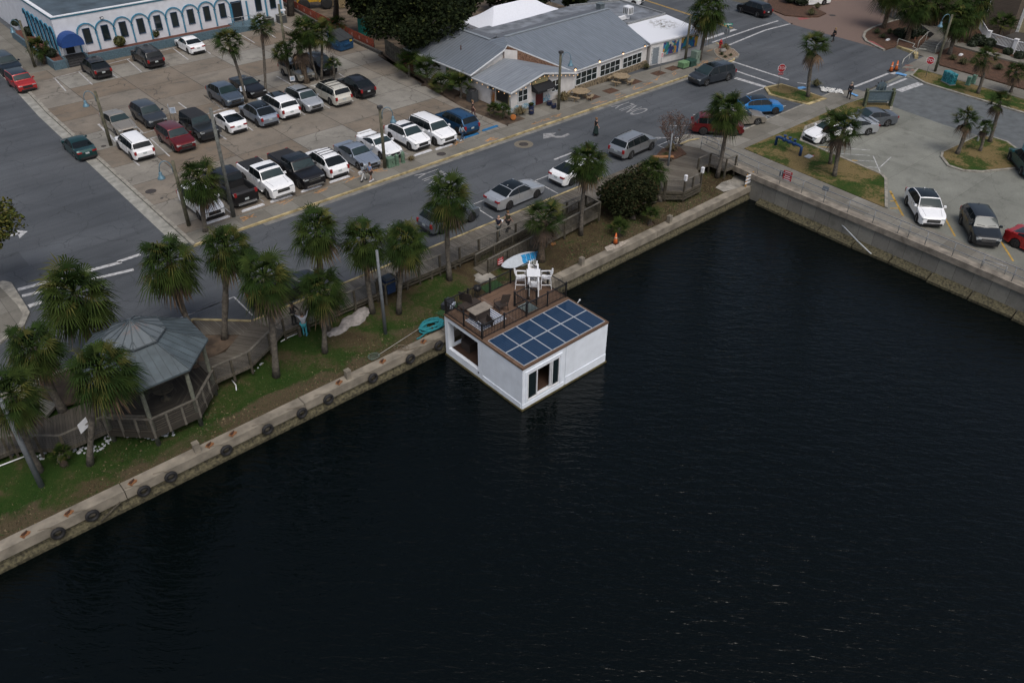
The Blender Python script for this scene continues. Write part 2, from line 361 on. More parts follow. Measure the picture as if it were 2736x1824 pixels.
# --- parking lot, sidewalks, kerbs
S('parking_lot', MB().prism([(17.0, 54.42), (47.7, 54.42), (47.5, 60.6), (48.2, 67), (49.4, 74.5), (50.9, 80), (51.6, 93), (52.6, 108), (22.4, 108), (22.4, 97.6), (17.9, 97.6), (17.3, 85)], -.02, .12), LOT)
S('sidewalk', MB().prism([(17.0, 52.58), (79.0, 52.58), (80.6, 53.6), (82.0, 55.5), (82.6, 57.6), (78.2, 57.6), (78.2, 56.0), (58.6, 56.9), (50.1, 56.6), (47.7, 54.38), (17.0, 54.38)], -.02, .124), WALK)
S('sidewalk', MB().prism([(17.7, 97.6), (22.2, 97.6), (22.4, 260), (17.9, 260)], -.02, .124), WALK)
S('kerb', MB().prism([(16.72, 52.38), (79.2, 52.38), (80.9, 53.4), (82.4, 55.3), (82.9, 57.6), (82.62, 57.6), (82.1, 55.4), (80.7, 53.56), (79.1, 52.56), (16.98, 52.56)], -.02, .135), KERBY)
S('kerb', MB().prism([(16.72, 52.58), (16.98, 52.58), (17.3, 85), (17.9, 98), (17.9, 260), (17.6, 260), (17.6, 98), (17.0, 85)], -.02, .14), KERB)
S('gutter', MB().sheet([(15.85, 53.2), (16.70, 53.2), (16.98, 85), (17.58, 98), (17.58, 260), (16.9, 260), (16.8, 98), (16.2, 85)], .004), mat('gutter_concrete', (.27, .265, .235), .9, var=.2, scale=1.5))
S('gutter', MB().sheet([(22, 51.9), (78.8, 51.9), (78.8, 52.36), (22, 52.36)], .004), mat('gutter_street', (.17, .165, .15), .9, var=.25, scale=1.2))
# corner bulb of the far sidewalk at the left
S('sidewalk', MB().prism([(-60, 56.0), (5.0, 56.0), (5.25, 52.5), (5.2, 51.2), (4.6, 50.1), (3.0, 49.0), (-60, 49.0)], -.02, .12), WALK)
S('kerb', MB().prism([(-60, 56.15), (5.4, 56.15), (5.75, 55.6), (5.66, 52.6), (5.6, 51.2), (4.9, 49.9), (3.1, 48.85), (3.0, 49.0), (4.6, 50.1), (5.2, 51.2), (5.25, 52.5), (5.0, 56.0), (-60, 56.0)], -.02, .12), KERB)
# earth beside the restaurant, construction yard behind
S('soil_bed', MB().prism([(47.7, 54.6), (50.1, 54.65), (50.1, 79.0), (50.9, 80.0), (49.35, 74.5), (48.15, 67), (47.45, 60.6)], -.02, .126), DIRT)
S('dirt_yard', MB().prism([(51.0, 80), (51.8, 93), (52.8, 108), (53.2, 160), (80.5, 160), (80.5, 79), (50.2, 72.5), (50.2, 76)], -.02, .10), mat('yard_earth', (.105, .078, .052), .95, var=.35, scale=.8, bmp=.5))
# --- the right-hand side: lot, walks, islands
RZ = .004
S('parking_lot', MB().sheet([(57.9, 23.4), (64.2, 26.2), (64.6, 27), (65.6, 35.3), (69, 37.2), (100, 38.5), (110, -40), (57.2, -40), (57.2, 12)], RZ), RLOT)
S('asphalt_road', MB().sheet([(80.0, 37.6), (88.9, 37.6), (87.2, 24.5), (86.5, -20), (76.5, -20), (78.7, 24.2), (78.8, 28.5)], RZ+.004), mat('road_grey', (.098, .108, .112), .88, var=.14, scale=1.2))
S('sidewalk', MB().prism([(56.7, 42.2), (58.5, 42.4), (60.3, 39.75), (79.2, 39.75), (81.2, 38.6), (81.0, 37.2), (76.4, 37.25), (60.0, 37.3), (59.6, 32), (58.9, 23.2), (57.9, 14), (57.3, 8), (56.9, -40), (55.6, -40), (55.9, 12), (56.55, 33)], -.12, .06), WALK)
S('kerb', MB().prism([(56.7, 42.2), (58.5, 42.4), (60.3, 39.77), (79.2, 39.77), (79.2, 39.95), (60.4, 39.95), (58.7, 42.6), (56.7, 42.4)], -.02, .075), KERB)
S('grass', MB().prism([(60.05, 37.25), (76.2, 37.2), (79.2, 36.9), (80.0, 36.0), (79.6, 34.3), (78.4, 33.6), (76.0, 34.8), (72.0, 36.4), (68.4, 36.6), (65.2, 35.1), (64.2, 26.9), (63.7, 26.2), (59.0, 23.6), (59.62, 32)], -.05, .085), GRASSR)
kz = [(80.0, 37.05), (80.35, 36.0), (79.9, 34.15), (78.4, 33.35), (75.9, 34.6), (71.9, 36.2), (68.5, 36.4), (65.45, 35.0), (64.42, 26.8), (63.85, 26.02), (59.0, 23.35)]
ki = [(79.2, 36.9), (80.0, 36.0), (79.6, 34.3), (78.4, 33.6), (76.0, 34.8), (72.0, 36.4), (68.4, 36.6), (65.2, 35.1), (64.2, 26.9), (63.7, 26.2), (59.0, 23.6)]
S('kerb', MB().prism(kz+ki[::-1], -.02, .13), KERB)
isl = pz(2136, 300, [(1510, 425), (1500, 470), (1570, 560), (1720, 610), (1910, 620), (2260, 585), (2310, 520), (2310, 430), (2160, 320), (2010, 272), (1860, 262), (1740, 320)])
S('grass', MB().prism(isl, -.02, .12), GRASSR)
ic = (sum(p[0] for p in isl)/len(isl), sum(p[1] for p in isl)/len(isl))
S('kerb', MB().prism([(ic[0]+(p[0]-ic[0])*1.07, ic[1]+(p[1]-ic[1])*1.07) for p in isl], -.02, .10), KERB)
isl2 = [tuple(g(x, y)[:2]) for x, y in ((2050, 238), (2090, 229), (2136, 243), (2198, 264), (2154, 279), (2102, 266), (2060, 254))]
S('grass', MB().prism(isl2, -.02, .14), GRASSR)
ic = (sum(p[0] for p in isl2)/7, sum(p[1] for p in isl2)/7)
S('kerb', MB().prism([(ic[0]+(p[0]-ic[0])*1.12, ic[1]+(p[1]-ic[1])*1.14) for p in isl2], -.02, .12), KERBY)
# far-right verge with kerb, sidewalk, mulch beds, brick street
S('grass', MB().prism([(89.4, 37.0), (91.9, 37.6), (91.0, 26), (90.2, 10), (90, -30), (87.0, -30), (87.2, 10), (87.5, 24.5), (88.4, 35.0)], -.02, .11), GRASSR)
S('kerb', MB().prism([(89.3, 37.25), (91.9, 37.8), (91.9, 37.6), (89.4, 37.0), (88.4, 35.0), (87.5, 24.5), (87.2, 10), (87.0, -30), (86.75, -30), (86.95, 10), (87.2, 24.5), (88.1, 35.1)], -.02, .13), KERB)
S('sidewalk', MB().prism([(90.9, 39.0), (96.5, 39.3), (97.5, 43.4), (98.4, 41.0), (98.4, 38.6), (94.6, 37.0), (93.6, 26), (92.8, 10), (92.6, -30), (90.1, -30), (90.3, 10), (91.1, 26), (92.0, 37.7)], -.02, .11), WALK)
ed_ = pz(2136, 0, [(705, 432), (672, 385), (690, 335), (760, 292), (860, 255), (1000, 215), (1180, 180), (1390, 155), (1560, 110), (1800, 60)], .13)
S('mulch_bed', MB().prism([(95.3, 43.4)]+ed_+[(125, 62), (125, -30), (93.0, -30), (93.2, 10), (94.0, 26), (95.0, 36.8), (98.3, 38.4), (98.4, 41.2), (97.6, 43.2)], -.02, .13), MULCH)
kb_ = MB()
for a, b in zip([(95.25, 43.4)]+ed_, ed_): kb_.bar((*a, .05), (*b, .05), .3, .22)
S('kerb', kb_, KERB)
S('brick_road', MB().sheet([(95.6, 43.8), (96.4, 56.5), (101, 64), (150, 90), (170, 62), (125, 58), (99, 46)], .006), BRICKP)
S('mulch_bed', MB().prism(pz(2136, 0, [(-330, -60), (-330, 100), (-150, 170), (60, 190), (200, 185), (280, 150), (90, 60), (60, -60)]), -.02, .13), MULCH)
S('red_ramp', MB().sheet(pz(2136, 0, [(-20, 190), (0, 215), (110, 200), (60, 185)]), .012), mat('red_pad', (.25, .075, .07), .85))
S('red_ramp', MB().sheet(pz(2136, 0, [(715, 435), (745, 465), (890, 525), (840, 490), (770, 450)]), .145), mat('red_pad', (.25, .075, .07), .85))

# --- seawalls
sw = MB()
for i, x0 in enumerate([-70, -50, -35, -20, -8, 4.5, 14.5, 24.5, 34.5, 44.5]):
    x1 = ([-50, -35, -20, -8, 4.5, 14.5, 24.5, 34.5, 44.5, 56.3][i])
    sw.prism([(x0+.02, 33.62), (x1-.02, 33.62), (x1-.02, 34.3), (x0+.02, 34.3)], -1.5, CAPZ+rb.uniform(-.012, .012))
S('seawall', sw, CAPM)
S('seawall_base', MB().box((-6, 33.95, -2.5), (126, .56, 2.0)).prism([(-70, 33.5), (56.2, 33.5), (56.2, 33.7), (-70, 33.7)], -3, [-1.93]*2+[-1.7]*2), mat('barnacles', (.07, .062, .035), .95, var=.5, scale=7, bmp=1))
rw = MB()
rw.prism([(56.9, 34.3), (56.3, 34.3), (55.75, 19), (55.3, 10.5), (55.2, -60), (55.9, -60), (56.0, 10.5), (56.5, 19)], -3, -.02)
S('seawall', rw, m_slab('wall_panels', (.20, .19, .165), (.25, .24, .205), 60, 1.25, .012, .6, 0))
S('seawall_cap', MB().prism([(57.25, 37.5), (56.55, 37.5), (56.12, 33.3), (55.6, 19), (55.15, 10.5), (55.05, -60), (55.75, -60), (55.85, 10.5), (56.3, 19), (56.9, 33.3)], -.35, .10), mat('cap_stone', (.235, .205, .165), .92, var=.28, scale=1.4, bmp=.3))
ft = MB()
for i in range(12):
    y1 = 32.6-i*3.0; y0 = y1-2.9; f = lambda y: 55.2+(y-10.5)*.0445
    ft.prism([(f(y0)-.55+rb.uniform(-.1, .1), y0), (f(y1)-.55+rb.uniform(-.1, .1), y1), (f(y1)+.5, y1), (f(y0)+.5, y0)], -2.8, [-1.92, -1.92, -1.45, -1.45])
S('seawall_footing', ft, mat('barnacles', (.07, .062, .035), .95, var=.5, scale=7, bmp=1))
# concrete slab, pad and shell patches on the bank
S('concrete_pad', MB().sheet(pz(1500, 300, [(1700, 830), (1615, 785), (1680, 730), (1820, 660), (1930, 660), (1960, 720), (1850, 790)], -.9), -.93), mat('old_slab', (.25, .235, .205), .9, var=.25, scale=1.5))
S('concrete_pad', MB().prism(pz(1100, 660, [(460, 185), (560, 140), (740, 265), (600, 315), (550, 290), (560, 265)], -.72, 3.267), -.95, -.70), mat('old_slab', (.25, .235, .205), .9))
S('shell_patch', MB().sheet(pz(1500, 300, [(450, 1415), (540, 1375), (700, 1335), (720, 1345), (600, 1420), (480, 1455)], -.95), -.945), mat('crushed_shell', (.33, .29, .24), .95, var=.3, scale=9))
tf = mat('artificial_turf', (.018, .055, .014), .95, var=.2, scale=14)
S('turf_mat', MB().prism(pz(1100, 660, [(175, 565), (300, 490), (440, 430), (440, 520), (290, 610)], -.9, 3.267), -1.0, -.90), tf)
S('turf_mat', MB().prism(pz(1100, 660, [(590, 350), (740, 290), (800, 330), (660, 400)], -.85, 3.267), -1.0, -.84), tf)

# --- painted markings
mk = MB(); mf = MB()
L_ = lambda ox, oy, a, b, w=.11, z=.129, tgt=None: (tgt or mk).line(gz(ox, oy, *a, z), gz(ox, oy, *b, z), w, z)
for a, b in (((575, 825), (692, 957)), ((825, 755), (967, 887)), ((1145, 750), (1230, 817)), ((1335, 625), (1482, 755)), ((1650, 640), (1728, 692)), ((1815, 510), (1972, 626)), ((2135, 515), (2207, 566)),
             ((555, 822), (880, 738)), ((1080, 685), (1362, 614)), ((1640, 546), (1860, 492)), ((2090, 437), (2300, 385)), ((1360, 1260), (1502, 1395)), ((1870, 1075), (1967, 1147)), ((2140, 1000), (2327, 1140)),
             ((1460, 1408), (1650, 1352)), ((1820, 1290), (1920, 1258)), ((2150, 1200), (2352, 1130))): L_(0, 0, a, b)
L_(0, 0, (1030, 1300), (1215, 1485), .2)
for a, b in (((525, 340), (707, 451)), ((525, 340), (640, 309)), ((840, 340), (927, 396)), ((140, 435), (292, 395)), ((910, 243), (945, 236)), ((940, 238), (1112, 322)), ((180, 1000), (372, 1140)), ((560, 1015), (620, 1060)),
             ((790, 925), (872, 982)), ((935, 798), (1087, 886)), ((1590, 770), (1642, 806)), ((1540, 832), (1620, 815)), ((605, 1305), (692, 1371)), ((330, 1405), (412, 1461)), ((930, 1258), (972, 1286)), ((1180, 1165), (1237, 1207)),
             ((1410, 1085), (1497, 1136)), ((1700, 1035), (1742, 1062)), ((180, 1203), (640, 1068)), ((500, 1190), (640, 1148))): L_(500, 0, a, b)
for a, b in (((1575, 275), (1777, 462)), ((1390, 500), (1462, 560)), ((1575, 275), (1680, 250))): L_(0, 300, a, b)
for x in (20.9, 23.62, 26.33, 29.05, 31.75, 34.45, 37.1, 39.8, 42.4): mf.line((x, 55.2), (x, 58.9), .1, .129)
S('stall_lines', mk, PAINT); S('stall_lines', mf, PAINTF)
rm = MB(); ry = MB(); rf_ = MB(); z = .006
for a, b, w in (((185, 290), (1275, 0), .36), ((230, 356), (1400, 78), .32), ((300, 464), (440, 415), .42)): rm.line(gz(0, 700, *a), gz(0, 700, *b), w, z)
rm.line(gz(0, 300, 1230, 1568), gz(0, 300, 1470, 1487), .33, z)
rm.sheet(pz(0, 300, [(170, 1235), (290, 1247), (205, 1320)]), z)
rm.line(gz(0, 300, -300, 1400), gz(0, 300, 210, 1265), .25, z)
rm.line(gz(500, 600, 25, 942), gz(500, 600, 490, 757), .1, z); rm.line(gz(500, 600, 490, 757), gz(500, 600, 685, 950), .1, z); rm.line(gz(0, 700, 1870, 592), gz(0, 700, 2340, 410), .1, z)
for a, b, w in (((1040, 962), (1200, 900), .1), ((1090, 1015), (1245, 1113), .1), ((1670, 722), (1870, 645), .1), ((1670, 715), (1925, 852), .1), ((1885, 497), (2070, 425), .2), ((470, 1180), (560, 1145), .1)): rm.line(gz(1000, 300, *a), gz(1000, 300, *b), w, z)
for a, b, w in (((835, 262), (1375, 273), .14), ((975, 297), (1045, 270), .1), ((1010, 350), (1130, 300), .1), ((1005, 345), (1090, 382), .1), ((1140, 360), (1290, 285), .1), ((1120, 140), (1350, 143), .1), ((1380, 27), (1530, 25), .1), ((1900, 165), (1950, 165), .1), ((1800, -60), (2200, 50), .1), ((490, 420), (560, 400), .1)): rm.line(gz(1500, 300, *a), gz(1500, 300, *b), w, z)
for a, b, w in (((1790, 645), (2380, 838), .28), ((1820, 742), (2290, 900), .28), ((1820, 818), (2140, 914), .55), ((1500, 418), (1825, 310), .5), ((1580, 447), (2050, 287), .26), ((2050, 287), (2270, 220), .26), ((1760, 472), (2130, 320), .26), ((2130, 320), (2352, 262), .26), ((2352, 262), (2420, 248), .26), ((1940, 990), (2140, 915), .14), ((1980, 1115), (2352, 1110), .1)): rm.line(gz(1500, 0, *a), gz(1500, 0, *b), w, z)
for a, b, w in (((575, 912), (930, 772), .3), ((860, 930), (1120, 825), .3), ((1040, 955), (1270, 875), .75), ((-20, 870), (70, 880), .2)): rm.line(gz(2136, 0, *a), gz(2136, 0, *b), w, .012)
rm.sheet(pz(2136, 0, [(940, 770), (1000, 757), (1120, 795), (1110, 812)]), .012)
for a, b, w in (((430, 435), (740, 455), .08), ((480, 380), (740, 400), .08), ((700, 575), (840, 580), .08), ((770, 455), (845, 625), .08), ((600, 505), (780, 515), .08), ((840, 580), (960, 470), .08)): mf2 = rm.line(gz(2136, 300, *a), gz(2136, 300, *b), w, .012)
# turn arrow
rf_.sheet(pz(1000, 0, [(1770, 1400), (1910, 1392), (1870, 1410), (1850, 1440), (1770, 1455)]), z)
ar = [(1850, 1402), (1900, 1425), (1960, 1425), (2030, 1398), (2050, 1410), (1990, 1440), (1920, 1446), (1840, 1432)]
rf_.sheet(pz(1000, 0, ar), z+.002)
for cx, cy in ((36.45, 50.55), (59.9, 50.6)):
    t = text_mb('ONLY', 1.0, 1.15, 3.3); t.xf(frame((cx, cy-.35, z), (0, 1, 0), (-1, 0, 0))); rf_.add(t.v, t.f)
S('road_markings', rm, PAINT); S('road_lettering', rf_, PAINTF)
for o in (-.12, .12):
    a, b, c = gz(1500, 0, 850, -5), gz(1500, 0, 1350, 158), gz(1500, 0, 1790, 298)
    ry.line((a.x+o, a.y), (b.x+o, b.y), .12, z); ry.line((b.x+o, b.y), (c.x+o, c.y), .12, z); ry.line((91+o, 76), (93+o, 230), .12, z)
for a, b, w in (((190, 535), (330, 568), .14), ((550, 505), (610, 508), .14), ((950, 825), (1095, 1105), .16), ((950, 858), (985, 858), .12), ((950, 932), (1010, 930), .12), ((950, 1007), (1050, 1007), .12), ((1455, 985), (1630, 1300), .13), ((2065, 1285), (2240, 1560), .13)): ry.line(gz(2136, 300, *a), gz(2136, 300, *b), w, .012)
ry.line(gz(2136, 300, 190, 362), gz(2136, 300, 330, 370), .12, .012)
S('road_markings', ry, PAINTY)
ku = MB()
for pts in ([(1240, 350), (1330, 310), (1440, 288)],): 
    for a, b in zip(pts, pts[1:]): ku.line(gz(1500, 300, *a), gz(1500, 300, *b), .22, .13)
ku.prism([(15.6, 41.28), (46.5, 41.28), (46.5, 41.42), (15.6, 41.42)], -.03, .125)
ku.prism([(8.9, 43.95), (12.9, 43.95), (15.5, 41.45), (15.4, 41.3), (12.8, 43.8), (8.9, 43.8)], -.03, .13)
S('kerb', ku, KERBY)
bl = MB()
for a in ([(1000, 770), (1030, 755), (1130, 785), (1110, 798)], [(520, 975), (545, 970), (620, 1000), (600, 1012)], [(-20, 915), (40, 905), (75, 920), (-10, 945)]): bl.sheet(pz(2136, 0, a, .13), .134)
for a, b in (((2230, 965), (2300, 965)),): pass
bl.line(gz(1000, 300, 1060, 190), gz(1000, 300, 1110, 220), .1, .131); bl.line(gz(1000, 300, 840, 285), gz(1000, 300, 880, 305), .12, .131)
S('road_markings', bl, PAINTB)
sp = MB(); ro = random.Random(3)
for ox, oy, x, y, n in ((1500, 0, 1405, 690, 5), (1500, 0, 1500, 655, 4), (1500, 0, 895, 875, 4), (1500, 0, 1160, 770, 3), (1500, 0, 1020, 830, 3), (1500, 0, 590, 1000, 3), (1500, 0, 410, 1070, 3), (1500, 0, 780, 925, 3), (1000, 0, 1910, 1215, 4), (1000, 0, 1800, 1250, 3), (1000, 0, 1690, 1295, 3), (1000, 0, 1220, 1465, 6), (1000, 0, 870, 1500, 4), (500, 300, 610, 1100, 5), (500, 300, 1415, 820, 4), (500, 300, 1730, 700, 4), (500, 300, 2000, 610, 4), (500, 300, 1035, 940, 3), (1500, 0, 1560, 530, 2), (1500, 0, 1630, 610, 2)):
    for i in range(n):
        c = gz(ox, oy, x+ro.uniform(-40, 40), y+ro.uniform(-10, 10), .127); a = ro.uniform(-.5, .5)
        l = ro.uniform(.25, .7); sp.line((c.x-l*math.cos(a), c.y-l*math.sin(a)), (c.x+l*math.cos(a), c.y+l*math.sin(a)), .06, .127)
S('utility_paint', sp, PAINTO)
sp2 = MB()
for i in range(9):
    c = gz(2136, 0, ro.uniform(1120, 1200), ro.uniform(680, 750), .13); a = ro.uniform(0, 3)
    sp2.line((c.x-.3*math.cos(a), c.y-.3*math.sin(a)), (c.x+.3*math.cos(a), c.y+.3*math.sin(a)), .06, .134)
S('utility_paint', sp2, mat('spray_red', (.35, .10, .06), .9))
mh = MB()
for ox, oy, x, y, r, zz in ((1000, 300, 1565, 335, .42, .006), (1000, 300, 702, 437, .40, .128), (0, 300, 1580, 828, .42, .128), (1000, 0, 1940, 1362, .16, .006), (2136, 0, 345, 163, .4, .010), (0, 300, 1085, 355, .22, .128), (0, 300, 1695, 900, .12, .128), (2136, 0, 890, 100, .45, .010)):
    c = gz(ox, oy, x, y, zz); mh.lathe([(r, 0), (r, .006), (r*.8, .008)], 20, tuple(c))
S('manhole_covers', mh, IRON)
S('manhole_collar', MB().lathe([(.85, 0), (.85, .001)], 24, tuple(gz(1000, 300, 1565, 335, .003))), mat('collar', (.15, .132, .10), .9))
gr = MB()
for ox, oy, x, y in ((1500, 0, 515, 952), (1500, 0, 760, 858), (1500, 0, 1015, 768), (1500, 0, 1165, 717), (1500, 0, 320, 1018)):
    c = gz(ox, oy, x, y, .127); gr.sheet([(c.x-.75, c.y-.55), (c.x+.75, c.y-.55), (c.x+.75, c.y+.55), (c.x-.75, c.y+.55)], .130)
S('tree_pits', gr, MULCH)
# storm drain grates beside the boardwalk
S('storm_drain', MB().prism(pz(500, 600, [(690, 940), (890, 870), (960, 880), (740, 970)]), -.02, .012), IRON)
# ================================================================== HOUSEBOAT
STUCCO = mat('white_stucco', (.75, .80, .86), .9, var=.05, scale=1.2, bmp=.15)
_n = STUCCO.node_tree; _p = _n.nodes['Principled BSDF']; _v = objc(_n); _o = _p.inputs['Base Color'].links[0].from_socket
_st = math_(_n, 'MULTIPLY', ramp(_n, noise(_n, mapv(_n, _v, (2.2, 2.2, .18)), 1.0, 5, .65), [(.5, 0.0), (.8, .16)]), 1.0); _z = ramp(_n, math_(_n, 'ADD', math_(_n, 'MULTIPLY', sep(_n, _v)[2], .25), math_(_n, 'MULTIPLY', noise(_n, _v, 2.2, 4), .12)), [(-.02, 0.0), (0, 0.0)]) if False else None
_n.links.new(mixc(_n, _st, _o, (.44, .45, .45)), _p.inputs['Base Color'])
WHITE = mat('white_plastic', (.74, .75, .77), .45, var=.03)
BLACKM = mat('black_metal', (.012, .012, .013), .5, var=.1)
DECK = m_plank('composite_deck', (.125, .078, .052), (.165, .105, .072), .14, 1, 0, .07)
TRIM = mat('brown_trim', (.13, .075, .045), .7, var=.15)
WICK = mat('brown_wicker', (.035, .025, .020), .8, var=.3, scale=30)
GLASS, _gt, _gp = newmat('dark_glass'); _gp.inputs['Base Color'].default_value = (.012, .02, .022, 1); _gp.inputs['Roughness'].default_value = .06; _gp.inputs['Specular IOR Level'].default_value = .6
WOODG = m_plank('grey_boards', (.115, .102, .083), (.185, .168, .142), .14, 0, 0, .08)
WOODP = mat('weathered_post', (.062, .054, .038), .9, var=.3, scale=4, bmp=.3)
RAILW = mat('weathered_rail', (.115, .105, .086), .9, var=.25, scale=3)
hb = thing('houseboat', 'white stucco floating house with a roof deck and blue solar panels, moored at the seawall', 'houseboat', (0, 0, 0))
X0, X1, Y0, Y1, ZT = 24.1, 30.95, 26.2, 33.25, .95
w = MB()
def wallx(y, t, xa, xb, za, zb): w.box(((xa+xb)/2, y, (za+zb)/2), (xb-xa, t, zb-za))
def wally(x, t, ya, yb, za, zb): w.box((x, (ya+yb)/2, (za+zb)/2), (t, yb-ya, zb-za))
zt = ZT-.06; T = .22; ys, xw = Y0+T/2, X0+T/2
wallx(ys, T, X0, 24.5, -2.3, zt); wallx(ys, T, 27.0, 27.46, -2.3, zt); wallx(ys, T, 24.5, 27.0, -2.3, -1.58); wallx(ys, T, 24.5, 27.0, .36, zt)
wallx(ys, T, 27.485, X1, -2.3, zt)
wally(xw, T, Y0+T, 29.74, -2.3, zt); wally(xw, T, 29.765, 30.1, -2.3, zt); wally(xw, T, 30.1, 32.95, -2.3, -1.5); wally(xw, T, 30.1, 32.95, .55, zt); wally(xw, T, 32.95, Y1, -2.3, zt)
wally(X1-T/2, T, Y0+T, Y1, -2.3, zt)
wallx(Y1-T/2, T, X0+T, 24.6, -2.3, zt); wallx(Y1-T/2, T, 24.6, 27.3, -2.3, -1.5); wallx(Y1-T/2, T, 24.6, 27.3, .55, zt); wallx(Y1-T/2, T, 27.3, X1-T, -2.3, zt)
w.build('wall', STUCCO, hb)
mb = MB(); mb.box(((27.485+X1)/2+.02, Y0-.015, -1.72), (X1-27.485-.04, .03, .56)); mb.box(((X0+27.4)/2, Y0-.015, -1.86), (27.4-X0-.05, .03, .28)); mb.box((X0-.015, 28, -1.82), (.03, 3.4, .34))
mb.build('plinth', STUCCO, hb)
MB().prism([(X0-.09, Y0-.09), (X1+.09, Y0-.09), (X1+.09, Y1), (X0-.09, Y1)], -2.4, -2.0).build('waterline_float', mat('algae_hull', (.075, .062, .022), .8, var=.3, scale=4), hb)
# inside: floor, partition, dark sofa in the porch, curtain, rug
MB().box(((X0+X1)/2, (Y0+Y1)/2, -1.62), (X1-X0-.5, Y1-Y0-.5, .1)).build('floor', m_plank('inner_floor', (.060, .034, .023), (.085, .048, .032), .18, 1), hb)
pw = MB(); pw.box((27.4, 31.5, -.4), (.12, 3.2, 2.3)); pw.box((25.85, 29.9, -.4), (3.2, .12, 2.3)); pw.build('partition', mat('inner_wall', (.30, .29, .27), .9), hb)
d = MB(); hx0, hx1, hy0, hy1 = 27.9, 28.86, 29.98, 31.02
for a in ((X0-.03, hx0, Y0-.03, Y1+.03), (hx1, X1+.03, Y0-.03, Y1+.03), (hx0, hx1, Y0-.03, hy0), (hx0, hx1, hy1, Y1+.03)): d.box(((a[0]+a[1])/2, (a[2]+a[3])/2, ZT-.06), (a[1]-a[0], a[3]-a[2], .12))
d.build('deck', DECK, hb)
MB().box((26.9, 31.5, ZT+.006), (.12, 3.3, .01)).build('deck_border', mat('deck_border', (.15, .10, .075), .8), hb)
sw_ = MB(); sw_.box((hx0-.01, (hy0+hy1)/2, .2), (.04, 1.0, 1.35)); sw_.box((hx1+.01, (hy0+hy1)/2, .2), (.04, 1.0, 1.35)); sw_.box(((hx0+hx1)/2, hy1+.01, .2), (.9, .04, 1.35)); sw_.box(((hx0+hx1)/2, hy0-.01, .2), (.9, .04, 1.35))
swl = sw_.build('stairwell', mat('stairwell_wall', (.35, .42, .42), .8), hb)
st = MB()
for i in range(6): st.box((28.0+i*.13, 30.5, .55-i*.22), (.16, .95, .05))
st.build('steps', mat('teal_step', (.05, .22, .24), .7), swl)
# twelve solar panels
CELL, nt_, p_ = newmat('solar_cells'); v_ = objc(nt_); s_ = sep(nt_, v_); p_.inputs['Roughness'].default_value = .12; p_.inputs['Specular IOR Level'].default_value = .6
def _ln(a, w, t):
    f = math_(nt_, 'FRACT', math_(nt_, 'DIVIDE', a, w)); return math_(nt_, 'LESS_THAN', f, t)
gl = math_(nt_, 'MAXIMUM', _ln(s_[0], .158, .11), _ln(s_[1], .158, .11))
base_ = mixc(nt_, ramp(nt_, noise(nt_, v_, 9, 3, .8), [(.3, 0.0), (.7, 1.0)]), (.007, .024, .058), (.011, .034, .078))
nt_.links.new(mixc(nt_, math_(nt_, 'MULTIPLY', gl, .5), base_, (.07, .11, .17)), p_.inputs['Base Color'])
ALU = mat('panel_frame', (.58, .60, .62), .4, .3, var=.04)
fr = MB(); PW, PH = 1.075, 1.53
for s in (-1, 1): fr.box((s*(PW/2-.012), 0, .02), (.024, PH, .045)); fr.box((0, s*(PH/2-.012), .02), (PW-.048, .024, .045))
frm = fr.mesh('solar_panel', ALU); cellm = MB().box((0, 0, .018), (PW-.048, PH-.048, .03)).mesh('cells', CELL)
for i in range(6):
    for j in range(2):
        o = link('solar_panel', frm, hb); o.location = (24.28+PW/2+i*(PW+.012), 26.31+PH/2+j*(PH+.018), ZT+.012); c = link('cells', cellm, o)
# sliding door
dr = MB(); zy = Y0+.03
for x in (24.53, 25.22, 26.28, 26.42, 26.97): dr.box((x, zy, -.61), (.06, .1, 1.94))
dr.box((25.75, zy-.003, .335), (2.5, .11, .06)); dr.box((25.75, zy-.003, -1.55), (2.5, .13, .06))
dd = dr.build('sliding_door', WHITE, hb)
for x, wd_ in ((24.875, .63), (26.695, .49)): MB().box((x, zy+.01, -.61), (wd_, .02, 1.84)).build('pane', GLASS, dd)
tr = MB(); tr.box((25.75, Y0-.02, .50), (2.86, .05, .14)); tr.box((24.39, Y0-.02, -.6), (.14, .05, 2.04)); tr.box((27.11, Y0-.02, -.6), (.14, .05, 2.04)); tr.build('door_surround', STUCCO, hb)
# deck rails
def baluster_rail(mb, a, b, z, h=.95, step=.115, post=None):
    a, b = Vector((*a, z)), Vector((*b, z)); L = (b-a).length; n = max(1, int(L/step))
    mb.bar(a+Vector((0, 0, h)), b+Vector((0, 0, h)), .05, .045); mb.bar(a+Vector((0, 0, .1)), b+Vector((0, 0, .1)), .035, .035)
    for i in range(1, n):
        p = a+(b-a)*(i/n); mb.bar(p+Vector((0, 0, .1)), p+Vector((0, 0, h)), .018, .018)
rl = MB(); xa, xb, ya, yb = 24.17, 30.9, 29.76, 33.18
for a, b in (((xa, ya), (xb, ya)), ((xa, yb), (xb, yb)), ((xa, ya), (xa, yb)), ((xb, ya), (xb, yb)), ((27.82, ya), (27.82, 31.08)), ((27.82, 31.08), (28.94, 31.08)), ((28.94, 31.08), (28.94, 30.3))): baluster_rail(rl, a, b, ZT)
ro_ = rl.build('railing', BLACKM, hb)
pm = MB().box((0, 0, .53), (.08, .08, 1.06)).box((0, 0, 1.07), (.1, .1, .03)).mesh('post', BLACKM)
for x, y in [(x, ya) for x in (24.17, 25.85, 27.63, 29.33, 30.9)]+[(x, yb) for x in (24.17, 25.9, 27.65, 29.35, 30.9)]+[(xa, 31.45), (xb, 31.4), (27.82, 31.08), (28.94, 31.08), (28.94, 30.3)]:
    o = link('post', pm, ro_); o.location = (x, y, ZT)
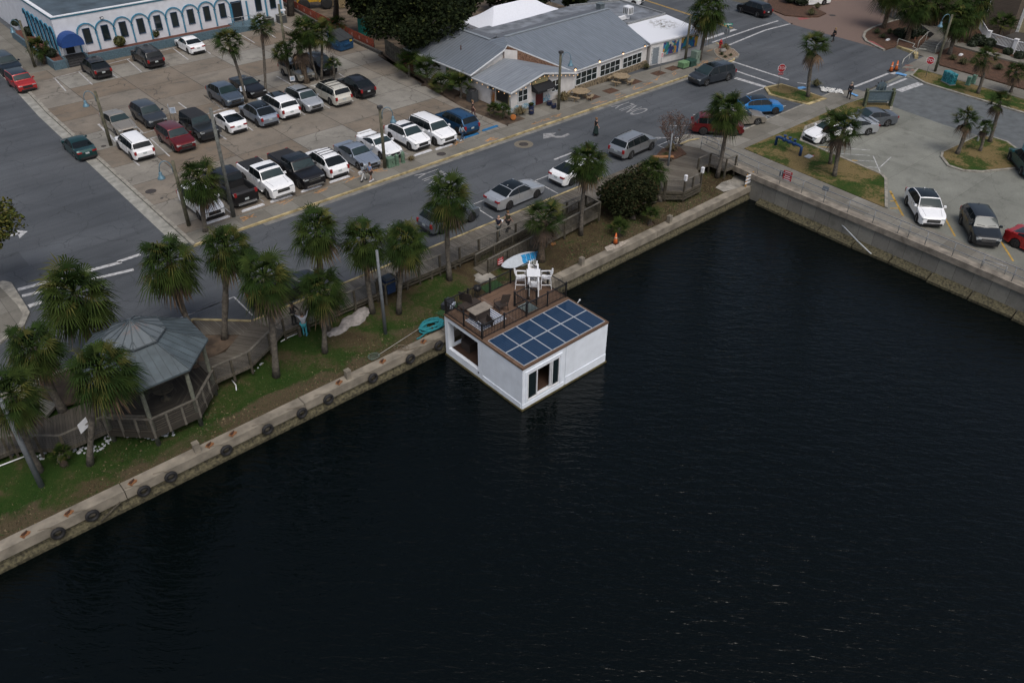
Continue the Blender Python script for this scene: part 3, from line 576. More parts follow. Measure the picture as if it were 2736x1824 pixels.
MB().tube([(30.98, 28.9, .8), (31.2, 28.9, .95), (31.25, 28.88, 1.02)], .03, 6).lathe([(.06, 0), (.06, .05)], 10, (31.25, 28.88, 1.0)).build('deck_light', WHITE, hb)
MB().lathe([(.06, 0), (.06, .03)], 12, (24.08, 30.08, -1.65), axis='x').build('outlet', BLACKM, hb)

# furniture on the deck
BT = (30.18, 31.95, ZT); fw = Vector((.66, .75, 0)).normalized(); rt = Vector((.75, -.66, 0)).normalized(); ang = math.atan2(rt.y, rt.x)
t = thing('bar_table', 'tall white slatted square bar table on the roof deck', 'bar table', BT, ang)
m = MB()
for i in range(7): m.box((0, -.375+i*.125, 1.02), (.86, .115, .04))
m.build('table_top', WHITE, t)
for i, j in ((-1, -1), (1, -1), (1, 1), (-1, 1)): MB().bar((i*.36, j*.36, 0), (i*.30, j*.30, 1.0), .08, .08).build('leg', WHITE, t)
for i in (-1, 1): MB().box((i*.3, 0, .95), (.05, .62, .1)).build('apron', WHITE, t); MB().box((i*.33, 0, .3), (.05, .62, .06)).build('stretcher', WHITE, t)
def bar_chair(loc, rz, label):
    t = thing('bar_chair', label, 'bar chair', loc, rz, 'white adirondack bar chairs')
    m = MB()
    for i in range(5): m.box((-.18+i*.1, 0, .74-.012*(i-2)), (.085, .5, .025))
    m.build('seat', WHITE, t)
    m = MB()
    for i in range(5):
        y = -.2+i*.1; h = 1.34-.05*abs(i-2)**1.6; m.bar((.24, y*.9, .68), (.42, y*1.25, h), .085, .022)
    m.bar((.30, -.27, .92), (.30, .27, .92), .03, .06); m.build('backrest', WHITE, t)
    for s in (-1, 1):
        MB().bar((-.3, s*.29, .98), (.34, s*.29, 1.0), .1, .03).build('armrest', WHITE, t)
        MB().bar((-.30, s*.29, 0), (-.25, s*.27, .97), .035, .08).build('leg', WHITE, t)
        MB().bar((.36, s*.29, 0), (.27, s*.27, .95), .035, .08).build('leg', WHITE, t)
    m = MB(); m.bar((-.29, -.28, .3), (-.29, .28, .3), .04, .07); m.bar((-.29, -.27, .3), (.33, -.27, .3), .03, .05); m.bar((-.29, .27, .3), (.33, .27, .3), .03, .05); m.build('stretcher', WHITE, t)
for dv, lab in ((fw, 'white bar chair behind the bar table, its tall back facing the viewer'), (-fw, 'white bar chair nearest the stairwell, turned away from the viewer'), (-rt, 'white bar chair left of the bar table, seen from its side'), (rt, 'white bar chair right of the bar table beside the end rail')):
    p = Vector(BT)+dv*.78; bar_chair(p, math.atan2(dv.y, dv.x), lab)
t = thing('fire_table', 'low tan topped fire table with a brown panelled base on the roof deck', 'fire table', (25.52, 31.6, ZT))
MB().box((0, 0, .6), (1.36, .8, .05)).build('table_top', mat('tan_top', (.23, .20, .165), .7, var=.1), t); MB().box((0, 0, .29), (1.1, .6, .57)).build('base', WICK, t)
MB().box((0, 0, .628), (.55, .26, .012)).build('burner_lid', mat('burner_lid', (.20, .175, .145), .7), t)
def seat(name, lab, cat, loc, rz, wd):
    t = thing(name, lab, cat, loc, rz)
    MB().box((0, 0, .4), (.6, wd, .08)).build('seat', WICK, t); m = MB().bar((.28, 0, .42), (.42, 0, .95), wd*.96, .04); m.build('backrest', WICK, t)
    for s in (-1, 1):
        MB().tube([(-.28, s*wd/2, 0), (-.28, s*wd/2, .62), (.3, s*wd/2, .64), (.34, s*wd/2, 0)], .022, 6).build('frame', BLACKM, t)
seat('bench', 'brown wicker bench with a long backrest behind the fire table', 'bench', (25.55, 32.62, ZT), R_(90), 1.35)
seat('armchair', 'brown wicker armchair at the right end of the fire table', 'armchair', (26.95, 31.35, ZT), R_(-10), .62)
seat('armchair', 'brown wicker armchair at the near corner rail, its back to the viewer', 'armchair', (25.15, 30.55, ZT), R_(-95), .66)
RUGM, nt_, p_ = newmat('rug_pattern'); v_ = objc(nt_); ck_ = nt_.nodes.new('ShaderNodeTexChecker'); ck_.inputs['Scale'].default_value = 9.0; ck_.inputs['Color1'].default_value = (.55, .58, .62, 1); ck_.inputs['Color2'].default_value = (.03, .05, .12, 1); nt_.links.new(mapv(nt_, v_, (1, 1, 1), (0, 0, .785)), ck_.inputs['Vector']); nt_.links.new(ck_.outputs[0], p_.inputs['Base Color']); p_.inputs['Roughness'].default_value = .95
tag(MB().box((25.6, 31.15, ZT+.008), (2.0, 1.5, .016)).build('rug', RUGM), 'navy and white patterned rug under the fire table', 'rug')
t = thing('porch_sofa', 'dark brown sectional sofa inside the open porch of the houseboat', 'sofa', (25.9, 31.6, -1.57))
MB().box((0, .6, .3), (2.2, .8, .6)).build('seat', WICK, t); MB().box((.1, 1.1, .55), (2.0, .25, 1.1)).build('backrest', WICK, t); MB().box((1.0, -.2, .3), (.7, .9, .6)).build('chaise', WICK, t)
t = thing('curtain', 'blue and white patterned curtain inside the sliding door', 'curtain', (25.35, 26.75, -1.5))
MB().lathe([(.14, 0), (.2, .5), (.22, 1.0), (.2, 1.75)], 14, sx=.8).build('cloth', mat('curtain_cloth', (.35, .42, .5), .9, var=.45, scale=9), t)
t = thing('lounge_chair', 'green lounge chair inside behind the sliding door', 'chair', (24.75, 27.0, -1.57), .6)
MB().box((0, 0, .4), (.55, .6, .15)).build('seat', mat('green_cushion', (.05, .14, .09), .9), t); MB().box((.28, 0, .75), (.12, .6, .7)).build('backrest', mat('green_cushion', (.05, .14, .09), .9), t)
for i, j in ((-1, -1), (-1, 1), (1, -1), (1, 1)): MB().box((i*.24, j*.25, .16), (.05, .05, .33)).build('leg', BLACKM, t)

# ------------------------------------------------------------------ things along the seawall
RUB = mat('tyre_rubber', (.012, .012, .013), .75, var=.2)
RUSTM = mat('rusty_iron', (.06, .028, .018), .9, var=.4, scale=8)
ROPEM = mat('mooring_rope', (.16, .13, .09), .95)
def torus(R, r, n=28, k=12, sq=1.0):
    m = MB(); vs = []; fs = []
    for i in range(n):
        a = 2*math.pi*i/n
        for j in range(k):
            b = 2*math.pi*j/k; q = R+r*math.cos(b)
            vs.append((q*math.cos(a), r*sq*math.sin(b), q*math.sin(a)))
    for i in range(n):
        for j in range(k): fs.append((i*k+j, i*k+(j+1) % k, ((i+1) % n)*k+(j+1) % k, ((i+1) % n)*k+j))
    return m.add(vs, fs, 0, True)
tyr = torus(.245, .088, sq=1.15).mesh('casing', RUB)
tn = ['nearest the left edge of the photo', 'right of the leftmost mooring cleat', 'beside the expansion joint of the seawall', 'second to the right of the wall joint', 'below the left square concrete post', 'between the left concrete post and the long bare wall', 'in the middle of the left wall run', 'third tyre left of the houseboat', 'second tyre left of the houseboat', 'tight against the corner of the houseboat']
tx = [1.2, 2.8, 5.3, 6.7, 9.7, 12.1, 14.2, 15.9, 18.9, 21.6, 23.75]
tn.insert(5, 'just right of the left square concrete post'); 
for i, x in enumerate(tx):
    t = thing('tyre_fender', 'black tyre fender on the seawall, '+tn[i], 'tyre fender', (x, 33.49, -1.38+(.03 if i % 2 else -.02)), 0, 'tyre fenders hung on the seawall')
    link('casing', tyr, t); MB().tube([(0, 0, .33), (-.25, .1, .5), (-.7, .3, .46)], .012, 5).build('hanging_rope', ROPEM, t)
clx = [(0.0, 33.95), (1.95, 33.95), (5.0, 33.95), (9.05, 33.95), (10.35, 33.95), (22.9, 33.95), (16.9, 33.95), (19.9, 33.95)]
cn = ['at the left edge of the wall', 'between the two leftmost tyres', 'right of the wall joint', 'left of the left concrete post', 'right of the left concrete post', 'beside the houseboat porch', 'left of the lawn net', 'near the crab net handle']
STAIN = mat('rust_stain', (.17, .075, .03), .95, var=.5, scale=6)
for (x, y), c in zip(clx, cn):
    t = thing('mooring_cleat', 'small rusty iron mooring cleat on the seawall cap, '+c, 'mooring cleat', (x, y, CAPZ+.015), .5, 'rusty cleats on the seawall')
    MB().tube([(-.16, 0, .09), (0, 0, .07), (.16, 0, .09)], .028, 6).build('horn', RUSTM, t)
    MB().box((0, 0, .04), (.14, .1, .07)).build('base', RUSTM, t)
    MB().sheet([(-.22, -.20), (-.1, -.15), (.1, -.21), (.24, -.14), (.2, .1), (0, .16), (-.2, .1)], .003).build('rust_stain', STAIN, t)
for (x, y), c in (((8.4, 33.95), 'on the left run of the seawall'), ((17.55, 33.95), 'on the wall left of the houseboat'), ((36.7, 33.97), 'on the wall right of the houseboat'), ((46.2, 33.97), 'on the wall in front of the big dark bush')):
    t = thing('concrete_post', 'square concrete mooring post '+c, 'mooring post', (x, y, CAPZ), 0, 'concrete mooring posts on the seawall')
    MB().box((0, 0, .26), (.3, .3, .52)).build('shaft', CAPM, t); MB().box((0, 0, .55), (.33, .33, .06)).box((0, 0, .6), (.2, .2, .04)).build('cap', CAPM, t)
t = thing('barricade', 'small white barricade with orange posts at the corner of the seawall', 'barricade', (56.15, 33.85, CAPZ), -.03)
for s in (-1, 1): MB().box((s*.38, 0, .55), (.09, .09, 1.1)).build('post', mat('orange_black', (.45, .22, .03), .7, var=.6, scale=5), t)
for z in (.35, .65, .95): MB().box((0, -.06, z), (1.15, .03, .16)).build('board', WHITE, t)
def cone(loc, lab, s=1.0):
    t = thing('traffic_cone', lab, 'traffic cone', loc, 0, 'orange traffic cones'); t.scale = (s,)*3
    MB().box((0, 0, .02), (.4, .4, .04)).build('base', BLACKM, t); MB().lathe([(.15, .04), (.1, .35), (.035, .74), (.02, .75)], 16).build('body', mat('cone_orange', (.62, .14, .03), .6, var=.08), t)
    MB().lathe([(.105, .36), (.082, .48)], 16).build('band', mat('cone_band', (.6, .35, .25), .6), t)
cone((40.75, 34.5, -.97), 'orange traffic cone on white shells beside the seawall', 1.15)
# teal rope heap
rr = random.Random(8); pts = []; c0 = Vector((24.15, 34.75, -.9))
for i in range(150):
    a = i*.53; r = .28+.42*abs(math.sin(i*.37))+rr.uniform(-.08, .08)
    pts.append((c0.x+r*1.25*math.cos(a)+rr.uniform(-.1, .1), c0.y+r*.8*math.sin(a), c0.z+.04+.17*abs(math.sin(i*.21))+rr.uniform(0, .05)))
pts += [(23.4, 34.45, -.88), (23.0, 34.38, -.9), (22.75, 34.4, -.92)]
tag(MB().tube(pts, .042, 6).build('mooring_line', mat('teal_rope', (.015, .19, .22), .85, var=.2, scale=20)), 'heap of thick teal rope on the bank beside the houseboat', 'rope')
# paddle board leaning on the ramp fence
t = thing('paddle_board', 'white paddle board with blue deck pads leaning on the ramp fence', 'paddle board', (33.5, 36.72, -.52), R_(1))
n = 26; L = 3.7; out = []
for i in range(n+1):
    s = i/n; out.append((-L/2+L*s, .44*math.sin(math.pi*min(1, s*1.02))**.55))
poly = out+[(x, -y) for x, y in out[::-1][1:-1]]
tilt = Matrix.Rotation(R_(2), 4, 'Z') @ Matrix.Rotation(R_(56), 4, 'X') @ Matrix.Rotation(R_(-7), 4, 'Z')
MB().prism(poly, -.05, .05).xf(tilt).build('board', mat('board_white', (.50, .55, .60), .4, var=.06), t)
pm_ = mat('deck_pad', (.02, .26, .55), .8, var=.35, scale=14)
for k in range(4):
    x0 = .02+k*.40; q = []
    for i in range(8): yy = -.30+i*.6/7; q.append((x0+.03*math.sin(yy*14), yy*(1-.07*k)))
    q2 = [(x+.36, y) for x, y in q]
    MB().prism(q+q2[::-1], .052, .066).xf(tilt).build('deck_pad', pm_, t)
# tarp bundle, poles, net
def lump(name, lab, cat, path, rad, m, seed, flat=.45):
    r = random.Random(seed); mb = MB(); n = 12; k = len(path); o = []
    for i, (x, y, z) in enumerate(path):
        d = Vector(path[min(i+1, k-1)])-Vector(path[max(i-1, 0)]); s = Vector((-d.y, d.x, 0)).normalized()
        for j in range(n):
            a = math.pi*j/(n-1); q = rad[i]*(1+r.uniform(-.16, .16)); o.append((x+s.x*q*math.cos(a), y+s.y*q*math.cos(a), z+q*flat*math.sin(a)*(1+r.uniform(-.3, .3))))
    mb.add(o, [(i*n+j, i*n+j+1, (i+1)*n+j+1, (i+1)*n+j) for i in range(k-1) for j in range(n-1)], 0, True)
    return tag(mb.build(name, m), lab, cat)
tp = [(18.6+i*.27, 37.9+.05*i+.12*math.sin(i*1.3), -.76+.015*i) for i in range(14)]
lump('tarp', 'crumpled pale grey tarp lying on the grass below the palms', 'tarp', tp, [.12, .35, .42, .36, .3, .34, .42, .5, .52, .5, .48, .5, .42, .1], mat('tarp_cloth', (.27, .25, .235), .85, var=.2, scale=4), 4, .5)
a_, b_ = gz(500, 600, 2000, 1365, -.9), gz(500, 600, 2352+120, 1075, -.75)
t = thing('landing_net', 'hoop landing net with a long white handle lying beside the seawall', 'landing net')
MB().tube([a_, b_+Vector((0, 0, .1))], .015, 6).build('handle', mat('handle_grey', (.38, .37, .35), .6), t)
c_ = gz(500, 600, 1955, 1380, -.9); m = MB()
for i in range(20):
    p = [(c_.x+.36*math.cos(k*math.pi/10), c_.y+.3*math.sin(k*math.pi/10), c_.z+.03) for k in (i, i+1)]; m.tube(p, .015, 5)
for i in range(-4, 5): m.tube([(c_.x+i*.075, c_.y-.25, c_.z), (c_.x+i*.075+.05, c_.y+.25, c_.z)], .005, 4); m.tube([(c_.x-.3, c_.y+i*.06, c_.z), (c_.x+.3, c_.y+i*.06, c_.z)], .005, 4)
m.build('hoop', mat('net_green', (.12, .17, .15), .8), t)
pts = [gz(500, 600, 2200+55*math.cos(i*.7)+i*4, 1285+26*math.sin(i*.7), -.9) for i in range(24)]+[gz(1100, 660, -60+i*30, 905-i*8, -.9, 3.267) for i in range(6)]
tag(MB().tube(pts, .018, 5).build('mooring_line', ROPEM), 'thin loose brown line looped on the bank near the net', 'rope')
tag(MB().tube([gz(500, 600, 980, 1225, -.5), gz(500, 600, 1060, 1180, -.5), gz(500, 600, 1180, 1128, -.45)], .03, 6).build('white_pipe', WHITE), 'white plastic pipe on the grass beside the boardwalk railing', 'pipe')
tag(MB().tube([gz(0, 1000, 1735, 42, -.5, 2.8), gz(0, 1000, 1765, 80, -.5, 2.8), gz(0, 1000, 1768, 118, -.55, 2.8)], .03, 6).build('white_pipe', WHITE), 'short bent white pipe on the grass beside the gazebo', 'pipe')
tag(MB().tube([gz(0, 1000, -20, 690, -.5, 2.8), gz(0, 1000, 185, 612, -.5, 2.8)], .035, 6).build('white_pipe', WHITE), 'long white pipe below the boardwalk at the left edge', 'pipe')
tag(MB().tube([gz(0, 1000, 755, 1098, -1.9, 2.8), gz(0, 1000, 900, 955, -1.4, 2.8)], .05, 6).build('drift_pole', WOODP), 'grey pole slanting from the seawall joint into the water', 'pole')
t = thing('storage_tote', 'dark tote with pale blue cushions beside the houseboat rail', 'tote', gz(1100, 660, 318, 520, -.85, 3.267), .45)
MB().box((0, 0, .2), (.9, .5, .4), top=1.08).build('box', mat('tote_dark', (.03, .032, .04), .6), t); MB().box((.05, -.3, .15), (.6, .16, .22)).build('cushion', mat('cushion_blue', (.4, .45, .55), .9, var=.3, scale=12), t)
t = thing('grill', 'small black kettle grill on the bank behind the deck rail', 'grill', gz(1100, 660, 575, 440, -.8, 3.267))
MB().lathe([(.05, .5), (.25, .6), (.28, .72), (.24, .86), (.05, .95)], 16).build('bowl', BLACKM, t)
for k in range(3): MB().bar((.1*math.cos(k*2.1), .1*math.sin(k*2.1), .55), (.26*math.cos(k*2.1), .26*math.sin(k*2.1), 0), .025, .025).build('leg', BLACKM, t)
# white hose from the right wall into the water
hp = [gz(2036, 460, x, y, z, 3.267) for x, y, z in ((-60, 40, -.25), (100, 125, -.4), (300, 205, -.5), (480, 280, -.6), (560, 325, -.7), (640, 395, -.9), (740, 490, -1.1), (840, 595, -1.4), (930, 680, -1.75), (985, 730, -2.05))]
hp = [p+Vector((-.12, 0, 0)) for p in hp]
tag(MB().tube(hp, .045, 8).build('water_hose', mat('hose_white', (.42, .45, .47), .5)), 'pale hose hanging from the right seawall into the water', 'hose')
# ================================================================== BOARDWALK, RAMP, GAZEBO
DZ = .09
S('boardwalk', MB().prism([(15.5, 41.27), (18.0, 41.27), (46.0, 41.27), (46.0, 38.85), (27.0, 38.85), (24.6, 38.85), (18.0, 39.0), (16.5, 39.1)], -.08, DZ), WOODG)
dg_ = [tuple(gz(500, 600, x, y, DZ)[:2]) for x, y in ((60, 1003), (728, 990))]
S('boardwalk', MB().prism([(15.5, 41.25), (16.45, 39.1), (15.1, 38.3), (13.4, 37.38), (11.2, 37.35), (11.2, 39.6)]+[tuple(gz(500, 600, x, y, DZ)[:2]) for x, y in ((400, 1330), (535, 1165), (690, 985))], -.1, DZ-.003), m_plank('grey_boards_diagonal', (.085, .074, .058), (.135, .12, .098), .14, 0, -.62, .08))
S('boardwalk', MB().prism(dg_+[tuple(gz(500, 600, x, y, DZ)[:2]) for x, y in ((572, 1150), (175, 1152))], -.1, DZ+.002), m_plank('grey_boards_platform', (.10, .086, .068), (.155, .14, .115), .14, 0, -.05, .08))
S('boardwalk', MB().prism([(7.1, 36.0), (5.5, 37.42), (3.2, 37.4), (1.3, 39.05), (-30, 39.3), (-30, 41.6), (2.3, 41.3), (3.4, 40.4), (6.2, 40.4)], -.25, -.04), m_plank('grey_boards_dark', (.060, .053, .043), (.105, .094, .076), .14, 0, .25, .08))
S('boardwalk', MB().prism([(46.0, 41.27), (46.0, 38.85), (48.4, 36.35), (49.55, 35.35), (51.7, 35.42), (53.65, 37.35), (55.2, 37.3), (55.3, 35.7), (56.5, 35.6), (56.75, 37.5), (57.1, 39.8), (56.6, 41.2)], -.16, .07), m_plank('grey_boards_octagon', (.10, .086, .068), (.155, .14, .115), .14, 1, 1.2, .08))
rmp = MB(); rmp.prism([(30.3, 37.15), (41.8, 37.25), (41.8, 38.85), (30.3, 38.2)], [-.95, -.3, -.3, -.95], [-.62, 0.04, .04, -.62])
S('boardwalk_ramp', rmp, m_plank('grey_boards', (.095, .083, .066), (.15, .135, .11), .14, 0, 0, .08))
S('soil_bed', MB().prism([(-60, 41.3), (2.0, 41.4), (3.9, 41.0), (5.5, 40.5), (11.2, 39.7), (12.6, 40.2), (12.9, 43.8), (-60, 43.9)], -.1, .03), DIRT)
S('soil_bed', MB().prism([(8.8, 41.6), (10.9, 39.2), (15.6, 40.6), (15.3, 41.4), (12.8, 43.75), (8.9, 43.75)], -.1, .045), DIRT)
S('kerb', MB().prism([(-60, 43.9), (8.9, 43.85), (8.9, 44.02), (-60, 44.05)], -.03, .11), KERB)
S('concrete_path', MB().prism([(1.9, 41.35), (3.3, 40.55), (4.05, 41.2), (3.6, 42.1), (3.9, 43.85), (1.5, 43.85)], -.1, .045), WALK)
fs_ = MB()   # fascia and piles below the deck
for a, b in (((16.5, 39.06), (27, 38.82)), ((27, 38.82), (46, 38.82))): fs_.bar((*a, -.02), (*b, -.02), .05, .22); fs_.bar((*a, -.28), (*b, -.28), .04, .12)
for x in range(17, 46, 2): fs_.box((x+.3, 38.9, -.45), (.16, .16, 1.0))
for a, b in (((46, 38.8), (48.4, 36.3)), ((48.4, 36.3), (49.55, 35.3)), ((49.55, 35.3), (51.7, 35.37)), ((51.7, 35.37), (53.65, 37.3))):
    for z in (-.06, -.32, -.55): fs_.bar((*a, z), (*b, z), .05, .17)
S('boardwalk_skirt', fs_, WOODP)

def railing(name, label, pts, h=.95, kind='wire', step=2.0, down=.6, group=None):
    """pts: (x,y,zdeck). posts, a flat top rail and an infill"""
    pts = [Vector(p) for p in pts]; t = thing(name, label, 'railing', pts[0], 0, group); o = pts[0]
    top = MB(); inf = MB(); posts = []
    for a, b in zip(pts, pts[1:]):
        a, b = a-o, b-o; L = (b-a).length; n = max(1, round(L/step)); up = Vector((0, 0, h))
        top.bar(a+up, b+up, .14, .04)
        posts += [a+(b-a)*(i/n) for i in range(n)]
        if kind == 'wire':
            for k in range(1, 7): inf.bar(a+Vector((0, 0, k*h/7)), b+Vector((0, 0, k*h/7)), .010, .014)
            for i in range(int(L/.16)): p = a+(b-a)*((i+.5)*.16/L); inf.bar(p+Vector((0, 0, .08)), p+up, .007, .007)
        else:
            inf.bar(a+Vector((0, 0, .1)), b+Vector((0, 0, .1)), .04, .09); inf.bar(a+Vector((0, 0, h-.06)), b+Vector((0, 0, h-.06)), .04, .09)
            for i in range(int(L/.135)): p = a+(b-a)*((i+.5)*.135/L); inf.bar(p+Vector((0, 0, .02)), p+Vector((0, 0, h-.03)), .035, .04)
    posts.append(pts[-1]-o)
    top.build('top_rail', RAILW, t); inf.build('infill', mat('wire_mesh', (.10, .10, .095), .6, .4) if kind == 'wire' else WOODP, t)
    pm = MB().box((0, 0, (h-.02-down)/2), (.12, .12, h-.02+down)).mesh('post', WOODP)
    for p in posts: link('post', pm, t).location = p
    return t
railing('railing', 'weathered wooden boardwalk railing with wire mesh, left of the trash bin', [(16.45, 39.1, DZ), (18.0, 39.0, DZ), (23.0, 38.9, DZ)], step=1.75, down=.7)
railing('railing', 'weathered wooden boardwalk railing right of the trash bin, running to the palms', [(24.6, 38.86, DZ), (41.6, 38.78, DZ)], step=1.7, down=.7)
railing('railing', 'wooden railing bending from the boardwalk down to the gazebo', [(16.45, 39.1, DZ), (15.1, 38.32, DZ), (13.4, 37.38, DZ), (11.25, 37.4, DZ)], step=1.3)
railing('railing', 'wooden wire mesh railing left of the gazebo with a white notice', [(6.95, 36.0, -.04), (5.5, 37.4, -.04), (3.2, 37.38, -.04), (1.3, 39.05, -.04)], step=1.4)
railing('railing', 'dark wooden railing at the left edge of the photo', [(1.0, 39.15, -.04), (-8, 39.3, -.04)], step=2)
railing('ramp_railing', 'wooden baluster railing along the inner side of the ramp', [(30.6, 38.25, -.60), (40.9, 38.5, .02)], .92, 'bal', 1.8)
railing('ramp_railing', 'wooden baluster railing on the outer side of the ramp with a red notice', [(30.8, 37.12, -.58), (41.8, 37.22, .04), (41.85, 38.75, .04)], .95, 'bal', 1.9)
railing('railing', 'wooden railing beside the big dark bush', [(43.8, 38.85, DZ), (46.0, 38.85, DZ), (48.3, 36.4, .07)], step=1.5)
railing('railing', 'octagon platform railing with two white lamp boxes on its posts', [(48.4, 36.35, .07), (49.5, 35.38, .07), (51.65, 35.42, .07)], step=1.25, down=.8)
railing('railing', 'octagon platform railing below the right seawall walk', [(53.65, 37.3, .07), (55.2, 37.28, .07), (55.3, 35.72, .07), (56.5, 35.62, .07)], step=1.3, down=.8)
for (x, y), l in (((49.5, 35.38), 'left'), ((51.65, 35.42), 'right')):
    t = thing('lamp_box', 'white lamp box on the %s corner post of the octagon platform' % l, 'lamp box', (x, y, .98))
    MB().box((0, 0, .22), (.2, .2, .44)).build('box', WHITE, t); MB().box((0, 0, .46), (.24, .24, .05), top=.6).build('lid', WHITE, t)
# trash bin in its frame
t = thing('trash_bin', 'blue plastic trash bin with black lid in a timber frame on the boardwalk', 'trash bin', (23.8, 38.75, -.05))
MB().box((0, 0, .55), (.62, .6, 1.0), top=1.12).build('bin', mat('bin_blue', (.012, .03, .085), .5), t); MB().box((0, .02, 1.12), (.74, .72, .14), top=.72).build('lid', mat('bin_lid', (.02, .025, .03), .5), t)
fm = MB()
for s in (-1, 1): fm.bar((s*.55, -.45, .95), (s*.55, .45, .95), .1, .06); fm.bar((-.55, s*.45, .95), (.55, s*.45, .95), .1, .06)
for i, j in ((-1, -1), (1, -1), (1, 1), (-1, 1)): fm.box((i*.55, j*.45, .2), (.12, .12, 1.5))
fm.build('timber_frame', WOODP, t)
# notices
REDS = mat('sign_red', (.38, .025, .03), .5)
def board(name, lab, cat, origin, xd, yd, w, h, m, lines=(), tm=None, post=None, size=.12):
    t = thing(name, lab, cat, origin); mtx = frame((0, 0, 0), xd, yd)
    MB().box((0, 0, 0), (w, h, .025)).xf(mtx).build('panel', m, t)
    L = MB(); n = len(lines)
    for i, s in enumerate(lines):
        if s.startswith('-'): L.box((0, h*(.5-(i+.5)/n), .015), (w*float(s[1:] or .7), h*.35/n, .004))
        else: tb = text_mb(s, size); tb.xf(Matrix.Translation((0, h*(.5-(i+.5)/n), .016))); L.add(tb.v, tb.f)
    if n: L.xf(mtx).build('lettering', tm or WHITE, t)
    if post: MB().tube([(0, 0, -post), (0, 0, h*.5)], .03, 6).build('post', mat('galvanized', (.28, .29, .30), .5, .6), t).location = Vector(mtx.to_3x3() @ Vector((0, 0, -.045)))
    return t
o = gz(1100, 660, 725, 103, -.2, 3.267)
board('notice', 'small red notice on the lower end of the ramp railing', 'notice', (o.x, 37.02, -.1), (1, 0, 0), (0, 0, 1), .5, .5, REDS, ('NO', '-.8', '-.8'), size=.16)
board('notice', 'white notice board on the railing left of the gazebo', 'notice', (4.35, 37.3, .95), (.83, .55, 0), (0, .3, 1), .62, .5, WHITE, (), None)
board('notice', 'red notice on the pipe railing of the right seawall', 'notice', g(2105, 470, .85)+Vector((-.05, 0, 0)), (.05, -1, 0), (0, 0, 1), .75, .8, REDS, ('-.7', '-.75', '-.6', '-.75', '-.7'))

# ------------------------------------------------------------------ gazebo
GC = (8.25, 38.5); t = thing('gazebo', 'octagonal wooden gazebo with a two tier grey metal roof on the bank', 'gazebo', (*GC, 0))
oct_ = lambda r, z, k: (r*math.cos(R_(22.5+45*k)), r*math.sin(R_(22.5+45*k)), z)
RM1 = mat('gazebo_metal', (.070, .092, .104), .6, .08, var=.16, scale=1.3); RM2 = mat('gazebo_seam', (.065, .082, .092), .6, .1)
def tier(r0, z0, r1, z1, name, rust=False):
    m = MB(); rib = MB()
    for k in range(8):
        a, b = Vector(oct_(r0, z0, k)), Vector(oct_(r0, z0, k+1)); c, d = Vector(oct_(r1, z1, k+1)), Vector(oct_(r1, z1, k))
        m.add([a, b, c, d], [(0, 1, 2, 3)]); m.add([a, b, b-Vector((0, 0, .1)), a-Vector((0, 0, .1))], [(3, 2, 1, 0)])
        e = (b-a); W = e.length; e.normalize(); mid = (a+b)/2; up = ((c+d)/2-mid); Ls = up.length; w1 = (c-d).length
        n = int(W/.42)
        for i in range(-n//2, n//2+1):
            s = i*.42
            if abs(s) > W/2-.05: continue
            f = 1.0 if abs(s) <= w1/2 else (W/2-abs(s))/(W/2-w1/2)
            p = mid+e*s; nz = Vector((0, 0, .02)); rib.bar(p+nz, p+up*f+nz, .028, .03)
        rib.bar(a+Vector((0, 0, .03)), d+Vector((0, 0, .03)), .05, .04)
    ob = m.build(name, [RUSTR if rust else RM1], t); rib.build('seams', RM2, ob); return ob
RUSTR = m_seam('gazebo_rusty', (.115, .136, .148), 9, 0, 0, .6, .12, .0)
_n = RUSTR.node_tree; _p = _n.nodes['Principled BSDF']; _v = objc(_n); _l = _n.nodes.new('ShaderNodeVectorMath'); _l.operation = 'LENGTH'; _n.links.new(mapv(_n, _v, (1, 1, 0)), _l.inputs[0])
_f = math_(_n, 'MULTIPLY', ramp(_n, _l.outputs['Value'], [(.15, 1.0), (.85, 0.0)]), ramp(_n, noise(_n, mapv(_n, _v, (3, 3, 3)), 1.0, 4, .7), [(.5, 0.0), (.62, 1.0)]))
_old = _p.inputs['Base Color'].links[0].from_socket; _n.links.new(mixc(_n, _f, _old, (.16, .06, .025)), _p.inputs['Base Color'])
tier(3.4, 3.0, 1.40, 4.05, 'roof'); tier(1.55, 4.22, .06, 4.95, 'cupola', True)
m = MB().prism([oct_(1.42, 0, k)[:2] for k in range(8)], 3.95, 4.24); m.build('vent', mat('vent_dark', (.02, .02, .02), .8), t)
MB().prism([oct_(3.3, 0, k)[:2] for k in range(8)], 2.78, 2.95).build('ring_beam', WOODP, t)
pm = MB().lathe([(.12, -.95), (.11, 2.8)], 10).mesh('post', mat('mossy_post', (.105, .11, .085), .9, var=.3, scale=5))
for k in range(8): link('post', pm, t).location = oct_(3.05, 0, k)
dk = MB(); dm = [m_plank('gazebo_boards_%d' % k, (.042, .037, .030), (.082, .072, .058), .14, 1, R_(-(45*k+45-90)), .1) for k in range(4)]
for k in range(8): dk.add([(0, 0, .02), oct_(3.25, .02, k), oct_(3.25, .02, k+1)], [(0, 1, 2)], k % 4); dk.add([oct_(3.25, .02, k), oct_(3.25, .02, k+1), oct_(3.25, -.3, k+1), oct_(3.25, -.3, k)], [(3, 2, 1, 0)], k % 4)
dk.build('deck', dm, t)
rr_ = MB()
for k in (3, 4, 5, 6, 0, 1):
    if k == 3: continue
    a, b = Vector(oct_(3.2, 0, k)), Vector(oct_(3.2, 0, k+1))
    rr_.bar(a+Vector((0, 0, .95)), b+Vector((0, 0, .95)), .14, .04)
    for q in range(1, 7): rr_.bar(a+Vector((0, 0, q*.135)), b+Vector((0, 0, q*.135)), .012, .014)
    for i in range(3): p = a+(b-a)*(i/3); rr_.box((p.x, p.y, .3), (.11, .11, 1.25))
rr_.build('railing', RAILW, t)
